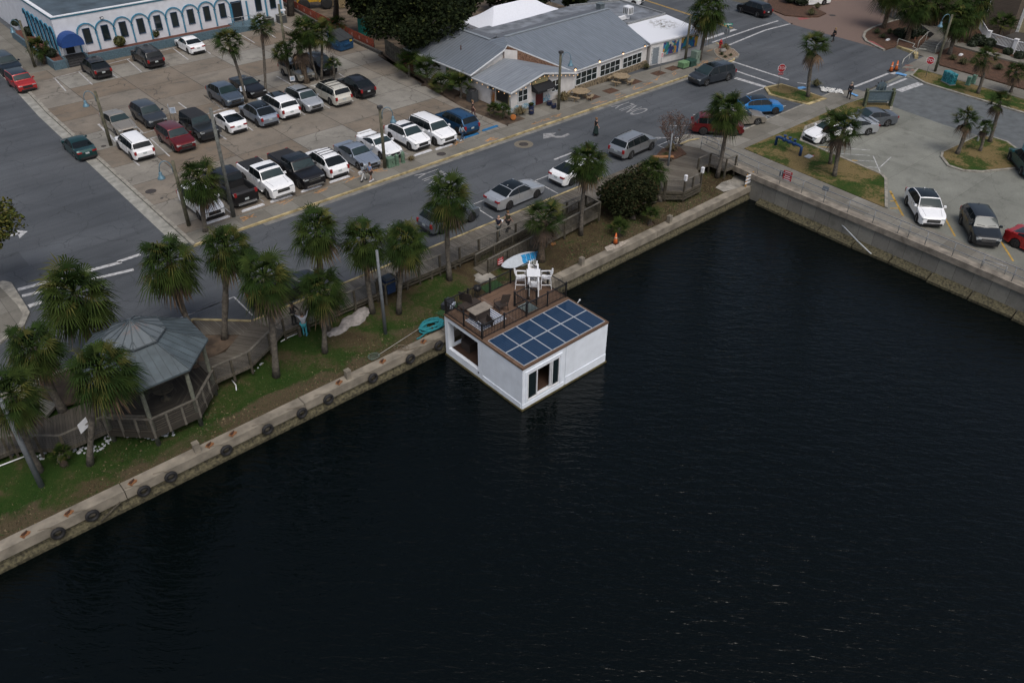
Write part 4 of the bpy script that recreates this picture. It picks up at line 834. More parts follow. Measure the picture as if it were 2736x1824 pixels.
tb = thing('picnic_table', 'grey round table under the gazebo roof', 'table', (8.6, 37.8, .02)); MB().lathe([(.55, .7), (.55, .75)], 20).build('table_top', WOODP, tb); MB().lathe([(.3, 0), (.08, .1), (.08, .7)], 12).build('pedestal', WOODP, tb)
# white stones below the boardwalk and gazebo
rs = random.Random(21)
stm = [MB().lathe([(.02, -.05), (.8, .1), (1, .45), (.7, .85), (.1, 1.0)], 7, sx=1.0, sy=.75).mesh('stone', mat('white_stone', (.42, .44, .46), .8, var=.15)) for _ in range(1)]
st_ = MB()
for (x0, y0), (x1, y1), n, k in (((930, 1010), (1090, 1000), 12, 30), ((1060, 1010), (1330, 930), 26, 45), ((1330, 920), (1510, 790), 16, 40), ((1640, 770), (1780, 790), 14, 40), ((1860, 780), (2010, 800), 9, 25), ((2110, 780), (2290, 745), 10, 25), ((500, 1105), (600, 1090), 12, 40), ((90, 1120), (240, 1095), 5, 25)):
    for _ in range(n):
        f = rs.random(); c = gz(0, 1000, x0+(x1-x0)*f+rs.uniform(-k, k), y0+(y1-y0)*f+rs.uniform(-k, k), -.76, 4.9); r = rs.uniform(.04, .12); c.z = bank_z(c.y)-.03
        st_.lathe([(r*.3, 0), (r, r*.3), (r*.8, r*.8), (r*.2, r)], 6, tuple(c), sx=rs.uniform(.7, 1.2), smooth=True)
for (x0, y0), (x1, y1), n in (((940, 1330), (860, 1390), 7), ((690, 1540), (800, 1440), 8)):
    for _ in range(n):
        f = rs.random(); c = gz(500, 600, x0+(x1-x0)*f+rs.uniform(-15, 15), y0+(y1-y0)*f+rs.uniform(-12, 12), -.7); r = rs.uniform(.03, .08); c.z = bank_z(c.y)-.02
        st_.lathe([(r*.3, 0), (r, r*.3), (r*.8, r*.8), (r*.2, r)], 6, tuple(c), smooth=True)
S('loose_stones', st_, mat('white_stone', (.26, .275, .29), .85, var=.3, scale=3), 'stuff')
# ------------------------------------------------------------------ pipe railings of the right seawall
GALV = mat('galvanized', (.28, .29, .30), .5, .6)
def pipe_rail(label, pts, post_at, h=1.08, mid=.55, r=.03):
    o = Vector(pts[0]); t = thing('pipe_railing', label, 'railing', o); P_ = [Vector(p)-o for p in pts]
    MB().tube([p+Vector((0, 0, h)) for p in P_], r, 6).build('top_rail', GALV, t)
    if mid: MB().tube([p+Vector((0, 0, mid)) for p in P_], r*.85, 6).build('middle_rail', GALV, t)
    pm = MB().tube([(0, 0, -.25), (0, 0, h)], r, 6).mesh('post', GALV)
    for p in post_at: link('post', pm, t).location = Vector(p)-o
    return t
wx = lambda y: 55.35+(y-10.5)*.0455 if y < 33.3 else 56.4+(y-33.3)*.11
pipe_rail('long galvanized pipe railing along the top of the right seawall', [(wx(y), y, .06) for y in (39.7, 37.5, 35.5, 33.4, 27, 20, 10, -10)], [(wx(y), y, .06) for y in (39.7, 37.6, 35.5, 33.4, 31.2, 29.1, 27.1, 25, 22.9, 20.9, 20.1, 18.8, 16.8, 14.8, 12.7, 10.5, 8, 5)])
pipe_rail('short pipe handrail on the walk above the octagon platform', [g(1888, 383, .06), g(1918, 398, .06)], [g(1888, 383, .06), g(1918, 398, .06)], .7, None)
a_, b_ = g(2624, 712, .06), g(2684, 732, .06)
pipe_rail('low pipe loop railing on the right seawall near the dark car', [a_, b_], [a_, b_], .55, None)
for (x, y), zz in (((2213, 508), 1.0), ((2102, 455), 1.0)): pass
board('solar_sign', 'small grey back of a sign on the pipe railing post', 'sign', g(2206, 504, 1.2), (.05, -1, 0), (.4, 0, 1), .5, .35, mat('sign_back', (.10, .115, .13), .6))
board('solar_sign', 'grey electric box on the pipe railing left of the red notice', 'electric box', g(2088, 464, .7), (.05, -1, 0), (0, 0, 1), .35, .5, mat('sign_back', (.20, .215, .22), .6))
# ================================================================== PALMS, TREES, SHRUBS
PG = [mat('frond_green', (.016, .032, .006), .8, var=.3, scale=3, spec=.12), mat('frond_mid', (.030, .047, .009), .8, var=.3, scale=3, spec=.12), mat('frond_yellow', (.070, .072, .018), .8, var=.3, scale=3, spec=.12)]
PD = mat('frond_dead', (.13, .085, .050), .9, var=.35, scale=3); PD2 = mat('frond_dead_dark', (.055, .038, .026), .9, var=.3, scale=3)
TRK = mat('palm_trunk', (.105, .092, .075), .95, var=.35, scale=5, bmp=.6); BOOT = mat('palm_boots', (.10, .075, .052), .95, var=.45, scale=9, bmp=.8)
UP = Vector((0, 0, 1))
def fan(mb, c, d, pl, bl, nl, spread, droop, mi, r, w=.045):
    d = d.normalized(); s = d.cross(UP)
    s = s.normalized() if s.length > .05 else Vector((1, 0, 0)); s = (s+Vector((r.uniform(-.5, .5), r.uniform(-.5, .5), r.uniform(-.7, .7)))).normalized(); s = (s-d*s.dot(d)).normalized()
    n = s.cross(d)
    hub = c+d*pl-UP*(pl*pl*droop*.25)
    q = s*.018
    mb.add([c-q, c+q, hub+q, hub-q], [(0, 1, 2, 3)], mi)
    for i in range(nl):
        a = (i/(nl-1)-.5)*2*spread; ld = (d*math.cos(a)+s*math.sin(a)+n*.18*abs(math.sin(a))).normalized()
        L = bl*(.60+.40*math.cos(a))*r.uniform(.8, 1.2); pw = ld.cross(n).normalized()*w
        m_ = hub+ld*L*.5-UP*(L*droop*.10); t_ = hub+ld*L*.93-UP*(L*droop*r.uniform(.45, .8))
        mb.add([hub-pw*.3, hub+pw*.3, m_+pw, m_-pw, t_], [(0, 1, 2, 3), (3, 2, 4)], mi)
def crown_meshes(seed, R, nf, nl, low=-.75, dead=8, droop=.7, big=1.0):
    r = random.Random(seed); mb = MB(); dd = MB(); o = Vector((0, 0, 0))
    for i in range(nf):
        u = .93-(i+.5)/nf*(.93-low); ph = i*2.39996+r.uniform(-.3, .3); u = max(-1, min(1, u+r.uniform(-.12, .12))); k = math.sqrt(1-u*u)
        d = Vector((k*math.cos(ph), k*math.sin(ph), u)); fr_ = (u+1)/2
        fan(mb, o+UP*(.12*R*u), d, R*r.uniform(.28, .58), R*r.uniform(.44, .60)*big, nl, R_(95 if big == 1 else 80), droop*r.uniform(.7, 1.3), 0 if r.random() < .45 else (1 if r.random() < .78 else 2), r, .0150*R*(18/nl))
    for i in range(dead):
        ph = r.uniform(0, 6.28); d = Vector((math.cos(ph)*.6, math.sin(ph)*.6, -r.uniform(.5, 1.2)))
        fan(dd, o-UP*.15*R, d, R*.3, R*.55, 9, R_(60), 1.0, 0 if r.random() < .5 else 1, r, .03*R)
    return mb.mesh('crown', PG), (dd.mesh('dead_fronds', [PD, PD2]) if dead else None)
SABAL = [crown_meshes(100+i, 1.0, 62+5*(i%3), 17, -.82, 13+4*(i%2), .75+.12*(i%3)) for i in range(5)]
WASHY = [crown_meshes(200+i, 1.0, 32, 18, -.35, 12, .42, 1.1) for i in range(3)]
LOW = [crown_meshes(300+i, 1.0, 26, 15, .0, 2, .35, 1.05) for i in range(3)]
THIN = [crown_meshes(400+i, 1.0, 44, 17, -.55, 3, .55) for i in range(2)]
KIND = {'s': SABAL, 'w': WASHY, 'l': LOW, 't': THIN}
pr = random.Random(77); pcount = {}
def palm(base, crown, rpx, kind, label, z0=0.0, tr=.17, boots=False, group=None, name='palm_tree', straight=None):
    b = g(*base, z0); h, s = 5.0, 0.0; rtv = Vector((CAMR.x, CAMR.y, 0)).normalized()
    for _ in range(25):
        p = b+UP*h+rtv*s; q = proj(p); e = proj(p+UP*.1); f = proj(p+rtv*.1)
        s += (crown[0]-q[0])/((f[0]-q[0])/.1)*.7; h += (crown[1]-q[1])/((e[1]-q[1])/.1)*.7
    top = b+UP*h+rtv*s; dep = (top-Vector((0, 0, CAMH))).dot(CAMF); R = rpx*dep/FPX*(1.21 if kind == 's' else 1.12)
    t = thing(name, label, 'palm tree' if name == 'palm_tree' else 'palm', b, 0, group or 'palm trees')
    k = KIND[kind]; i = pcount.get(kind, 0); pcount[kind] = i+1; cm, dm = k[i % len(k)]
    c = link('crown', cm, t); c.location = top-b; c.rotation_euler = (pr.uniform(-.12, .12), pr.uniform(-.12, .12), pr.uniform(0, 6.28)); c.scale = (R, R, R*pr.uniform(.92, 1.04))
    if dm: d = link('dead_fronds', dm, t); d.location = top-b; d.scale = (R,)*3; d.rotation_euler = (0, 0, pr.uniform(0, 6.28))
    if h > .5:
        v = top-b; m = MB(); n = 9; bend = Vector((pr.uniform(-.15, .15), pr.uniform(-.15, .15), 0))
        path = [v*(i/n)+bend*math.sin(math.pi*i/n) for i in range(n+1)]; path[0] = path[0]-UP*.15
        m.tube(path, [tr*(1.35 if i == 0 else 1.0+.12*math.sin(i*2.1)) for i in range(n+1)], 9); m.build('trunk', BOOT if boots == 2 else TRK, t)
        if boots:
            bm = MB(); lo = .05 if boots == 2 else max(.55, 1-1.6/h)
            for j in range(int((1-lo)*h*14)):
                f = lo+(1-lo)*pr.random()*.97; a = pr.uniform(0, 6.28); p = v*f+bend*math.sin(math.pi*f); dv = Vector((math.cos(a), math.sin(a), 0)); q = p+dv*tr
                sd_ = Vector((-dv.y, dv.x, 0))*.05
                bm.add([q-sd_, q+sd_, q+dv*.16+UP*.28+sd_*.6, q+dv*.16+UP*.28-sd_*.6], [(0, 1, 2, 3)])
            bm.build('boots', BOOT, t)
    return t
G1 = 'sabal palms along the boardwalk'
for a in (((252, 955), (199, 784), 104, 's', 'large full crowned palm behind and left of the gazebo roof', .03, .19),
          ((520, 892), (450, 698), 86, 's', 'tall palm whose trunk rises behind the right side of the gazebo roof', .03, .18),
          ((599, 905), (605, 660), 70, 's', 'tall palm rising from the soil bed beside the wooden street platform', .0, .18, 1),
          ((737, 999), (706, 740), 82, 's', 'palm on the grass left of the man in turquoise trousers, trunk crossing the walk railing', -.65, .18),
          ((867, 935), (858, 772), 70, 's', 'smaller palm right beside the man in turquoise trousers', -.62, .15),
          ((875, 877), (847, 616), 72, 's', 'tall palm at the left of the row of three beyond the boardwalk bin', -.45, .17),
          ((995, 832), (971, 640), 70, 's', 'palm between the tarp and the trash bin', -.55, .16),
          ((1065, 831), (1082, 645), 66, 's', 'palm just right of the trash bin', -.55, .15),
          ((1201, 745), (1198, 522), 70, 's', 'tall single palm in front of the grey suv on the main street', -.6, .17),
          ((1552, 623), (1570, 428), 58, 's', 'palm with a thick upper trunk at the end of the ramp railing', -.65, .15, 1),
          ((1917, 468), (1944, 292), 56, 's', 'palm at the corner of the right seawall in front of the red suv', -.6, .16),
          ((169, 1098), (87, 926), 80, 's', 'leaning palm with a dark rough trunk left of the gazebo', -.1, .2, 1),
          ((239, 1236), (268, 988), 94, 's', 'palm in front of the gazebo with brown seed stalks, partly hiding the roof', -.75, .15),
          ((104, 1259), (31, 1052), 82, 's', 'palm at the bottom left beside the slanting grey pole', -.75, .2),
          ((1764, 535), (1742, 455), 46, 's', 'palm growing out of the top of the big dark bush', -.75, .16)): palm(*a, group=G1)
palm((1445, 692), (1454, 585), 62, 'w', 'short palm with a fat rough trunk beside the paddle board', -.75, .26, 2, G1)
G2 = 'palms in the parking lot strip'
for a in (((549, 618), (531, 478), 64, 's', 'palm at the street corner of the parking lot hiding a white suv', .12, .17),
          ((659, 274), (610, 112), 46, 't', 'leaning palm behind the black convertible in the lot', .12, .14, 1),
          ((710, 255), (698, 68), 38, 't', 'tall slender palm with a shaggy neck in the middle of the lot', .12, .13, 1),
          ((859, 213), (860, 90), 46, 't', 'right palm of the thin pair in front of the black suv', .12, .13),
          ((848, 215), (818, 78), 42, 's', 'left palm of the thin pair in front of the black suv', .12, .11),
          ((778, 221), (752, 140), 34, 't', 'palm in front of the beige suv with a notice on its trunk', .12, .12),
          ((892, 214), (890, 175), 26, 'l', 'small low palm right of the thin palm pair', .12, .1)): palm(*a, group=G2)
palm((820, 222), (797, 122), 46, 'w', 'palm with a fat shaggy trunk in front of the beige suv hood', .12, .28, 2, G2)
palm((906, 95), (902, 68), 30, 'l', 'palmetto by the orange site fence behind the dumpster', .12, .14, False, G2)
palm((118, 172), (103, 126), 36, 't', 'arching low palm at the corner of the blue and white building', .12, .14, 2, G2)
G3 = 'palms on the right side'
for a in (((1869, 161), (1893, 22), 54, 's', 'palm at the end of the white roofed mural building', .12, .17),
          ((2159, 259), (2179, 124), 46, 'w', 'palm on the stop sign island by the intersection', .12, .17),
          ((2229, 470), (2256, 342), 56, 'w', 'front palm of the two beside the white sedan in the right lot', .08, .17),
          ((2218, 438), (2222, 322), 36, 'w', 'rear palm of the two beside the white sedan in the right lot', .08, .14),
          ((2557, 411), (2582, 318), 38, 'w', 'left palm on the round grass island', .1, .17),
          ((2644, 379), (2672, 272), 34, 'w', 'tallest palm at the back of the round grass island', .1, .16),
          ((2618, 404), (2633, 340), 24, 'w', 'smallest palm on the round grass island', .1, .13),
          ((2612, 250), (2633, 156), 36, 'w', 'palm with a skirt of dead fronds on the far verge', .1, .16),
          ((2700, 247), (2715, 191), 31, 'w', 'palm at the right edge of the far verge', .1, .15)): palm(*a, group=G3)
for a in (((2360, 76), (2392, -38), 52, 's', 'patterned trunk palm left in the mulch bed, crown above the photo', .1, .26, 2),
          ((2423, 112), (2446, 15), 46, 's', 'patterned trunk palm behind the round clipped shrubs', .1, .27, 2),
          ((2499, 78), (2502, 5), 50, 's', 'patterned trunk palm at the back of the mulch bed', .1, .25, 2),
          ((2536, 146), (2565, 47), 46, 's', 'palm right of the far street lamp beside the steps', .1, .22, 1),
          ((2586, 112), (2607, 10), 50, 's', 'patterned trunk palm beside the garden path', .1, .26, 2),
          ((2429, 42), (2436, -60), 46, 's', 'palm trunk at the top edge behind the mulch bed', .1, .2)): palm(*a, group=G3)
palm((2671, 108), (2679, 70), 42, 'l', 'spreading low palm in front of the tan house', .1, .2, False, G3)
G4 = 'palmetto clumps by the restaurant'
for (bx, by), (cx, cy), r, l, z in ((proj((48.7, 71.2, .12)), proj((48.7, 71.2, 1.3)), 46, 'palmetto clump nearest the wooden fence beside the restaurant', .12), (proj((48.8, 68.2, .12)), proj((48.8, 68.2, 1.3)), 50, 'palmetto clump left of the side wall sign', .12), (proj((48.5, 65.3, .12)), proj((48.5, 65.3, .8)), 42, 'tall palmetto clump below the side wall sign', .12), (proj((48.9, 62.9, .12)), proj((48.9, 62.9, 1.2)), 46, 'palmetto clump beside the grey air conditioner', .12),
    ((1312, 310), (1318, 294), 26, 'left fern like clump at the restaurant corner', .12), ((1345, 318), (1345, 300), 27, 'right fern like clump at the restaurant corner', .12), ((170, 1238), (164, 1212), 34, 'low palmetto on the bank below the left railing', -.7), ((1653, 625), (1655, 608), 33, 'grassy clump on the bank left of the traffic cone', -.9), ((1735, 595), (1738, 578), 30, 'grassy clump at the foot of the big dark bush', -.85)):
    palm((bx, by), (cx, cy), r, 'l', l, z, .12, False, G4, 'palmetto')

# ---------------------------------------------------------------- leafy trees
LG = [mat('leaf_dark', (.009, .015, .005), .85, var=.3, scale=2, spec=.12), mat('leaf_mid', (.015, .022, .007), .85, var=.3, scale=2, spec=.12), mat('leaf_light', (.045, .054, .015), .85, var=.3, scale=2, spec=.12)]
BARK = mat('bark', (.062, .052, .042), .95, var=.35, scale=4, bmp=.6)
def leaves(mb, r, c, rad, n, size, light=.18):
    """n leaf clusters through an ellipsoid, denser near the skin, in uneven lumps"""
    lumps = [(Vector((r.gauss(0, 1), r.gauss(0, 1), r.gauss(0, .8))).normalized()*r.uniform(.45, .95), r.uniform(.28, .5)) for _ in range(16)]
    for i in range(n):
        lc, lr = lumps[i % len(lumps)]; v = Vector((r.gauss(0, 1), r.gauss(0, 1), r.gauss(0, 1))).normalized()*lr*r.uniform(.55, 1.05)
        p = lc*.72+v; q = Vector((c[0]+p.x*rad[0], c[1]+p.y*rad[1], c[2]+p.z*rad[2]))
        a = Vector((r.gauss(0, 1), r.gauss(0, 1), r.gauss(0, .6))).normalized(); b = a.cross(Vector((r.gauss(0, 1), r.gauss(0, 1), r.gauss(0, 1)))).normalized(); z = size*r.uniform(.6, 1.3)
        mb.add([q-a*z, q+b*z*.55, q+a*z, q-b*z*.55], [(0, 1, 2, 3)], 2 if r.random() < light else (0 if r.random() < .55 else 1))
def tree(name, label, cat, base, c, rad, n, size, seed, tr=.25, light=.18, mats=None, group=None, limbs=7):
    r = random.Random(seed); b = Vector(base); t = thing(name, label, cat, b, 0, group); c = Vector(c)-b
    m = MB(); leaves(m, r, c, rad, n, size, light); m.build('crown', mats or LG, t)
    if tr:
        m = MB(); fork = Vector((c.x*.5, c.y*.5, max(.4, c.z-rad[2]*.75))); m.tube([(0, 0, -.1), fork*.5+Vector((.1, 0, 0)), fork], [tr*1.3, tr, tr*.85], 8)
        for k in range(limbs):
            a = k*6.28/limbs+r.uniform(-.3, .3); e = c+Vector((math.cos(a)*rad[0]*.7, math.sin(a)*rad[1]*.7, r.uniform(-.3, .6)*rad[2])); m.tube([fork, fork+(e-fork)*.5+UP*.2, e], [tr*.55, tr*.35, tr*.08], 5)
        m.build('trunk', BARK, t)
    return t
tree('oak_tree', 'huge dark live oak spreading over the restaurant roof edge', 'tree', g(1130, 128, .1), g(1115, 60, 4.6), (6.2, 5.5, 4.2), 20000, .20, 1, .45, .06)
tree('oak_tree', 'dark oak behind the white tent, left of its peak', 'tree', g(1180, 40, .1), g(1195, -30, 5.0), (5.4, 4.6, 4.0), 13000, .23, 2, .4, .06)
tree('oak_tree', 'dark oak crown at the top edge above the portable toilet', 'tree', g(1010, 55, .1), g(1035, -25, 5.0), (5.2, 5.0, 4.2), 12000, .22, 3, .35, .05)
tree('yard_tree', 'tree with a straight bare trunk beside the loader bucket', 'tree', g(897, 53, .1), g(902, -42, 6.2), (3.6, 3.4, 2.4), 3600, .28, 4, .32, .08)
tree('yard_tree', 'thick pine trunk beside the orange site fence, crown above the photo', 'tree', g(777, 43, .1), g(775, -190, 9.5), (3.5, 3.5, 2.6), 1500, .3, 5, .38, .1)
tree('oak_tree', 'green oak branch reaching in at the left edge of the photo', 'tree', g(-95, 742, 0), g(-38, 600, 5.2), (2.7, 2.5, 1.9), 3200, .14, 6, .25, .45, [mat('oak_a', (.03, .042, .009), .8, spec=.15), mat('oak_b', (.055, .066, .014), .8, spec=.15), mat('oak_c', (.10, .095, .02), .8, spec=.15)])
for i, (x, y, rx) in enumerate(((1440, -10, 3.0), (1540, -15, 2.6), (1345, -28, 3.2))): tree('courtyard_tree', ['dark leafy tree with string lights behind the tent', 'dark leafy tree left of the iron gate at the top edge', 'dark leafy tree right behind the tent peak'][i], 'tree', g(x, y+45, .1), g(x, y, 2.6), (rx, 2.6, 2.3), 3000, .25, 20+i, .2, .06)
bush = [mat('bush_dark', (.012, .018, .006), .85, var=.3, spec=.12), mat('bush_mid', (.024, .028, .010), .85, var=.3, spec=.12), mat('bush_brown', (.045, .032, .015), .85, var=.3, spec=.12)]
tree('shrub', 'big dark rounded bush on the bank beside the octagon platform', 'bush', g(1690, 585, -.85), g(1690, 512, .95), (3.15, 2.7, 2.45), 21000, .12, 9, .2, .12, bush)
# leafless crape myrtle
t = thing('bare_tree', 'leafless crape myrtle with sparse brown seed heads in the boardwalk planter', 'tree', g(1797, 405, .05)); r = random.Random(31); m = MB(); lf = MB()
def twig(p, d, L, rad, dep):
    q = p+d*L; m.tube([p, p+d*L*.5+Vector((r.uniform(-.05, .05), r.uniform(-.05, .05), 0)), q], [rad, rad*.8, rad*.6], 5)
    if dep == 0:
        for _ in range(3):
            c = q+Vector((r.uniform(-.14, .14), r.uniform(-.14, .14), r.uniform(-.1, .14))); a = Vector((r.gauss(0, 1), r.gauss(0, 1), r.gauss(0, 1))).normalized()*.05; b = Vector((r.gauss(0, 1), r.gauss(0, 1), r.gauss(0, 1))).normalized()*.045; lf.add([c-a, c+b, c+a, c-b], [(0, 1, 2, 3)])
        return
    for _ in range(3 if dep > 1 else 2): twig(q, (d+Vector((r.gauss(0, .33), r.gauss(0, .33), r.uniform(-.05, .25)))).normalized(), L*r.uniform(.6, .85), rad*.6, dep-1)
for k in range(8):
    a = k*.785+r.uniform(-.3, .3); twig(Vector((math.cos(a)*.18, math.sin(a)*.18, 0)), Vector((math.cos(a)*.38, math.sin(a)*.38, 1)).normalized(), 1.0, .045, 4)
m.build('branches', mat('bare_bark', (.12, .095, .08), .9, var=.2), t); lf.build('seed_heads', mat('seed_heads', (.10, .055, .04), .9, var=.3), t)
S('soil_bed', MB().prism([tuple(g(x, y, .1)[:2]) for x, y in ((1752, 418), (1770, 398), (1815, 392), (1834, 412), (1800, 426))], -.05, .16), MULCH)
# tufts of ornamental grass
def tuft(base, rpx, label, col='straw', name='fountain_plant', group='ornamental grass clumps', z=.12):
    b = g(*base, z); R = rpx*(b-Vector((0, 0, CAMH))).dot(CAMF)/FPX; t = thing(name, label, 'ornamental grass', b, 0, group); r = random.Random(int(base[0])); m = MB()
    for i in range(230):
        a = r.uniform(0, 6.28); k = r.uniform(.15, 1.0); d = Vector((math.cos(a)*k, math.sin(a)*k, 0)); w = Vector((-d.y, d.x, 0)).normalized()*.03*R; h = R*r.uniform(.7, 1.15)*(1.15-.65*k)
        o = d*R*.18; q = d*R*.75+UP*h*.85; e = d*R*r.uniform(1.05, 1.35)+UP*h*r.uniform(.45, .85)
        m.add([o-w, o+w, q+w*.7, q-w*.7, e], [(0, 1, 2, 3), (3, 2, 4)], 0 if r.random() < .6 else 1)
    cs = {'straw': ((.19, .145, .075), (.12, .105, .05)), 'green': ((.035, .05, .018), (.06, .065, .025)), 'mix': ((.10, .09, .04), (.05, .06, .022))}[col]
    m.build('blades', [mat('blade_'+col+'_%d' % i, c, .9, var=.25) for i, c in enumerate(cs)], t)
for a in (((1390, 305), 24, 'straw grass clump at the restaurant corner beside the fallen pot'), ((1506, 268), 26, 'wide straw grass clump between the restaurant lamp post and the picnic table'), ((1727, 183), 15, 'straw grass clump beside the grey restaurant door', 'mix'), ((1937, 132), 17, 'straw grass clump below the green street signs'), ((1099, 428), 14, 'straw grass clump beside the green pedestals'), ((2180, 230), 20, 'round grass clump beside the white shell bed', 'mix'), ((1795, 402), 22, 'straw grass around the bare tree', 'straw', 'fountain_plant', 'ornamental grass clumps', .1), ((1779, 418), 14, 'short green grass at the left end of the bare tree planter', 'mix'),
          ((2342, 90), 15, 'green grass clump at the curve of the mulch bed', 'green'), ((2358, 102), 14, 'green grass clump in front of the patterned palm', 'green'), ((2376, 90), 14, 'green grass clump left of the clipped shrubs', 'green'), ((2545, 160), 16, 'grass clump beside the steps', 'mix'), ((2572, 172), 19, 'broad grass clump below the garden path', 'mix'), ((2600, 168), 17, 'grass clump right of the white path light', 'mix'), ((2667, 186), 18, 'grass clump below the picket fence', 'green'), ((2167, 40), 18, 'grass clump beside the brick street parking', 'mix'), ((2183, 22), 15, 'grass clump behind the street sign pole', 'mix'), ((1928, 148), 9, 'short green tuft left in the corner bed', 'green'), ((1938, 155), 8, 'short green tuft in front in the corner bed', 'green'), ((1952, 150), 8, 'short green tuft right in the corner bed', 'green')): tuft(*a)
# clipped round shrubs
def ball(base, rpx, label, z=.1, mats=None, sq=.85, n=420, size=.14):
    b = g(*base, z); R = rpx*(b-Vector((0, 0, CAMH))).dot(CAMF)/FPX; t = thing('round_shrub', label, 'shrub', b, 0, 'clipped round shrubs'); r = random.Random(int(base[0]*3+base[1])); m = MB()
    m.lathe([(.05, .05), (R*.8, R*.35), (R*.86, R*.8), (R*.5, R*1.35), (.05, R*1.5)], 10, mi=0)
    for i in range(n):
        v = Vector((r.gauss(0, 1), r.gauss(0, 1), r.gauss(0, 1))).normalized(); p = Vector((v.x*R, v.y*R, R*.85+v.z*R*sq))*r.uniform(.93, 1.04)
        a = v.cross(Vector((r.gauss(0, 1), r.gauss(0, 1), r.gauss(0, 1)))).normalized()*size*R; bb = (v*.6+a.cross(v)).normalized()*size*R; m.add([p-a, p+bb, p+a, p-bb], [(0, 1, 2, 3)], r.choice((0, 1, 1, 2)))
    m.build('foliage', mats or bush_g, t)
bush_g = [mat('clip_dark', (.014, .024, .010), .7, var=.3), mat('clip_mid', (.024, .038, .015), .7, var=.3), mat('clip_light', (.035, .05, .02), .7, var=.3)]
bush_y = [mat('ylw_dark', (.05, .055, .015), .7, var=.3), mat('ylw_mid', (.10, .105, .03), .7, var=.3), mat('ylw_light', (.15, .145, .045), .7, var=.3)]
sb = [(2398, 98, 14), (2409, 105, 10), (2439, 103, 15), (2416, 90, 10), (2430, 84, 10), (2448, 92, 10), (2462, 95, 10), (2452, 82, 10), (2466, 78, 10), (2478, 92, 10), (2464, 66, 13), (2478, 84, 9), (2492, 90, 10), (2485, 72, 9), (2442, 76, 9), (2512, 84, 9), (2520, 78, 9), (2505, 92, 10)]
sl = ['leftmost big one at the mulch bed', 'low one in front of the leftmost', 'biggest one beside the patterned palm', 'second row left of the palm', 'behind the patterned palm', 'right of the biggest', 'front row middle', 'middle of the second row', 'middle of the third row', 'front row right of middle', 'large one at the back', 'third row right', 'front row toward the lamp post', 'back row right', 'back row left', 'behind the lamp post', 'last of the back row', 'last of the front row']
for (x, y, r_), l in zip(sb, sl): ball((x, y), r_, 'dark clipped round shrub, '+l, sq=.6)
for x, y, r_, l in ((2610, 122, 18, 'broad dark shrub beside the garden path'), (2640, 128, 15, 'dark shrub left of the white picket fence'), (2595, 128, 12, 'dark shrub at the foot of the patterned palm'), (2720, 160, 14, 'dark shrub below the right picket fence'), (2690, 148, 12, 'dark shrub below the fence post'), (2110, 8, 20, 'dark clipped shrub at the top edge right of the black suv'), (2140, 15, 16, 'dark clipped shrub left of the white parked cars'), (1988, -8, 18, 'dark clipped shrub above the black suv')): ball((x, y), r_, l, sq=.7)
for x, y, r_, l in ((322, 122, 14, 'left yellowish ball shrub in the planter of the blue and white building'), (414, 100, 14, 'middle yellowish ball shrub in the planter'), (491, 80, 14, 'right yellowish ball shrub in the planter')): ball((x, y), r_, l, .95, bush_y, n=600)
for x, y, r_, l in ((80, 95, 13, 'dark green shrub in the side planter of the blue building'), (44, 70, 10, 'dark small shrub at the far end of the side planter'), (140, 152, 13, 'dark shrub at the corner of the side planter')): ball((x, y), r_, l, .9)
# ================================================================== VEHICLES
CG, _nt, _p = newmat('car_glass'); _p.inputs['Base Color'].default_value = (.006, .009, .010, 1); _p.inputs['Roughness'].default_value = .08; _p.inputs['Specular IOR Level'].default_value = .4
CGW, _nt, _p = newmat('windscreen_glass'); _p.inputs['Base Color'].default_value = (.020, .036, .038, 1); _p.inputs['Roughness'].default_value = .06; _p.inputs['Specular IOR Level'].default_value = .5
TYR = mat('car_tyre', (.014, .014, .014), .85, var=.15); RIM = mat('alloy_rim', (.33, .34, .35), .35, .7, var=.05); RIMD = mat('dark_rim', (.05, .05, .055), .4, .5)
PLB = mat('black_plastic', (.015, .015, .016), .65, var=.1); CHR = mat('chrome', (.5, .51, .52), .2, .9, var=0)
LAMP = mat('headlight_glass', (.40, .43, .44), .12, .2, var=.1, scale=20); TAIL = mat('tail_light_red', (.26, .012, .014), .25, var=.1); PLATE = mat('licence_plate', (.42, .46, .46), .5, var=.25, scale=25)
def paint(n, c, metal=.25, r=.28): return mat('paint_'+n, c, r, metal, var=.03, coat=.35, spec=.35)
PAINTS = {'white': paint('white', (.84, .85, .86), 0), 'pearl': paint('pearl', (.55, .535, .47), .1), 'black': paint('black', (.010, .010, .012), .2), 'silver': paint('silver', (.36, .375, .39), .6), 'bluesilver': paint('bluesilver', (.30, .345, .41), .55), 'grey': paint('grey', (.036, .043, .052), .2), 'slate': paint('slate', (.095, .125, .165), .5),
          'red': paint('red', (.36, .022, .022), .2), 'darkred': paint('darkred', (.13, .010, .013), .35), 'blue': paint('blue', (.012, .065, .15), .4), 'sky': paint('sky', (.02, .19, .50), .2), 'green': paint('green', (.010, .050, .050), .4), 'champagne': paint('champagne', (.33, .30, .255), .5), 'gold': paint('gold', (.30, .29, .25), .5), 'charcoal': paint('charcoal', (.016, .020, .024), .1), 'midgrey': paint('midgrey', (.13, .145, .165), .4), 'palesilver': paint('palesilver', (.45, .47, .49), .45), 'navy': paint('navy', (.012, .020, .028), .2), 'teal': paint('teal', (.012, .09, .11), .3)}
_wc = {}
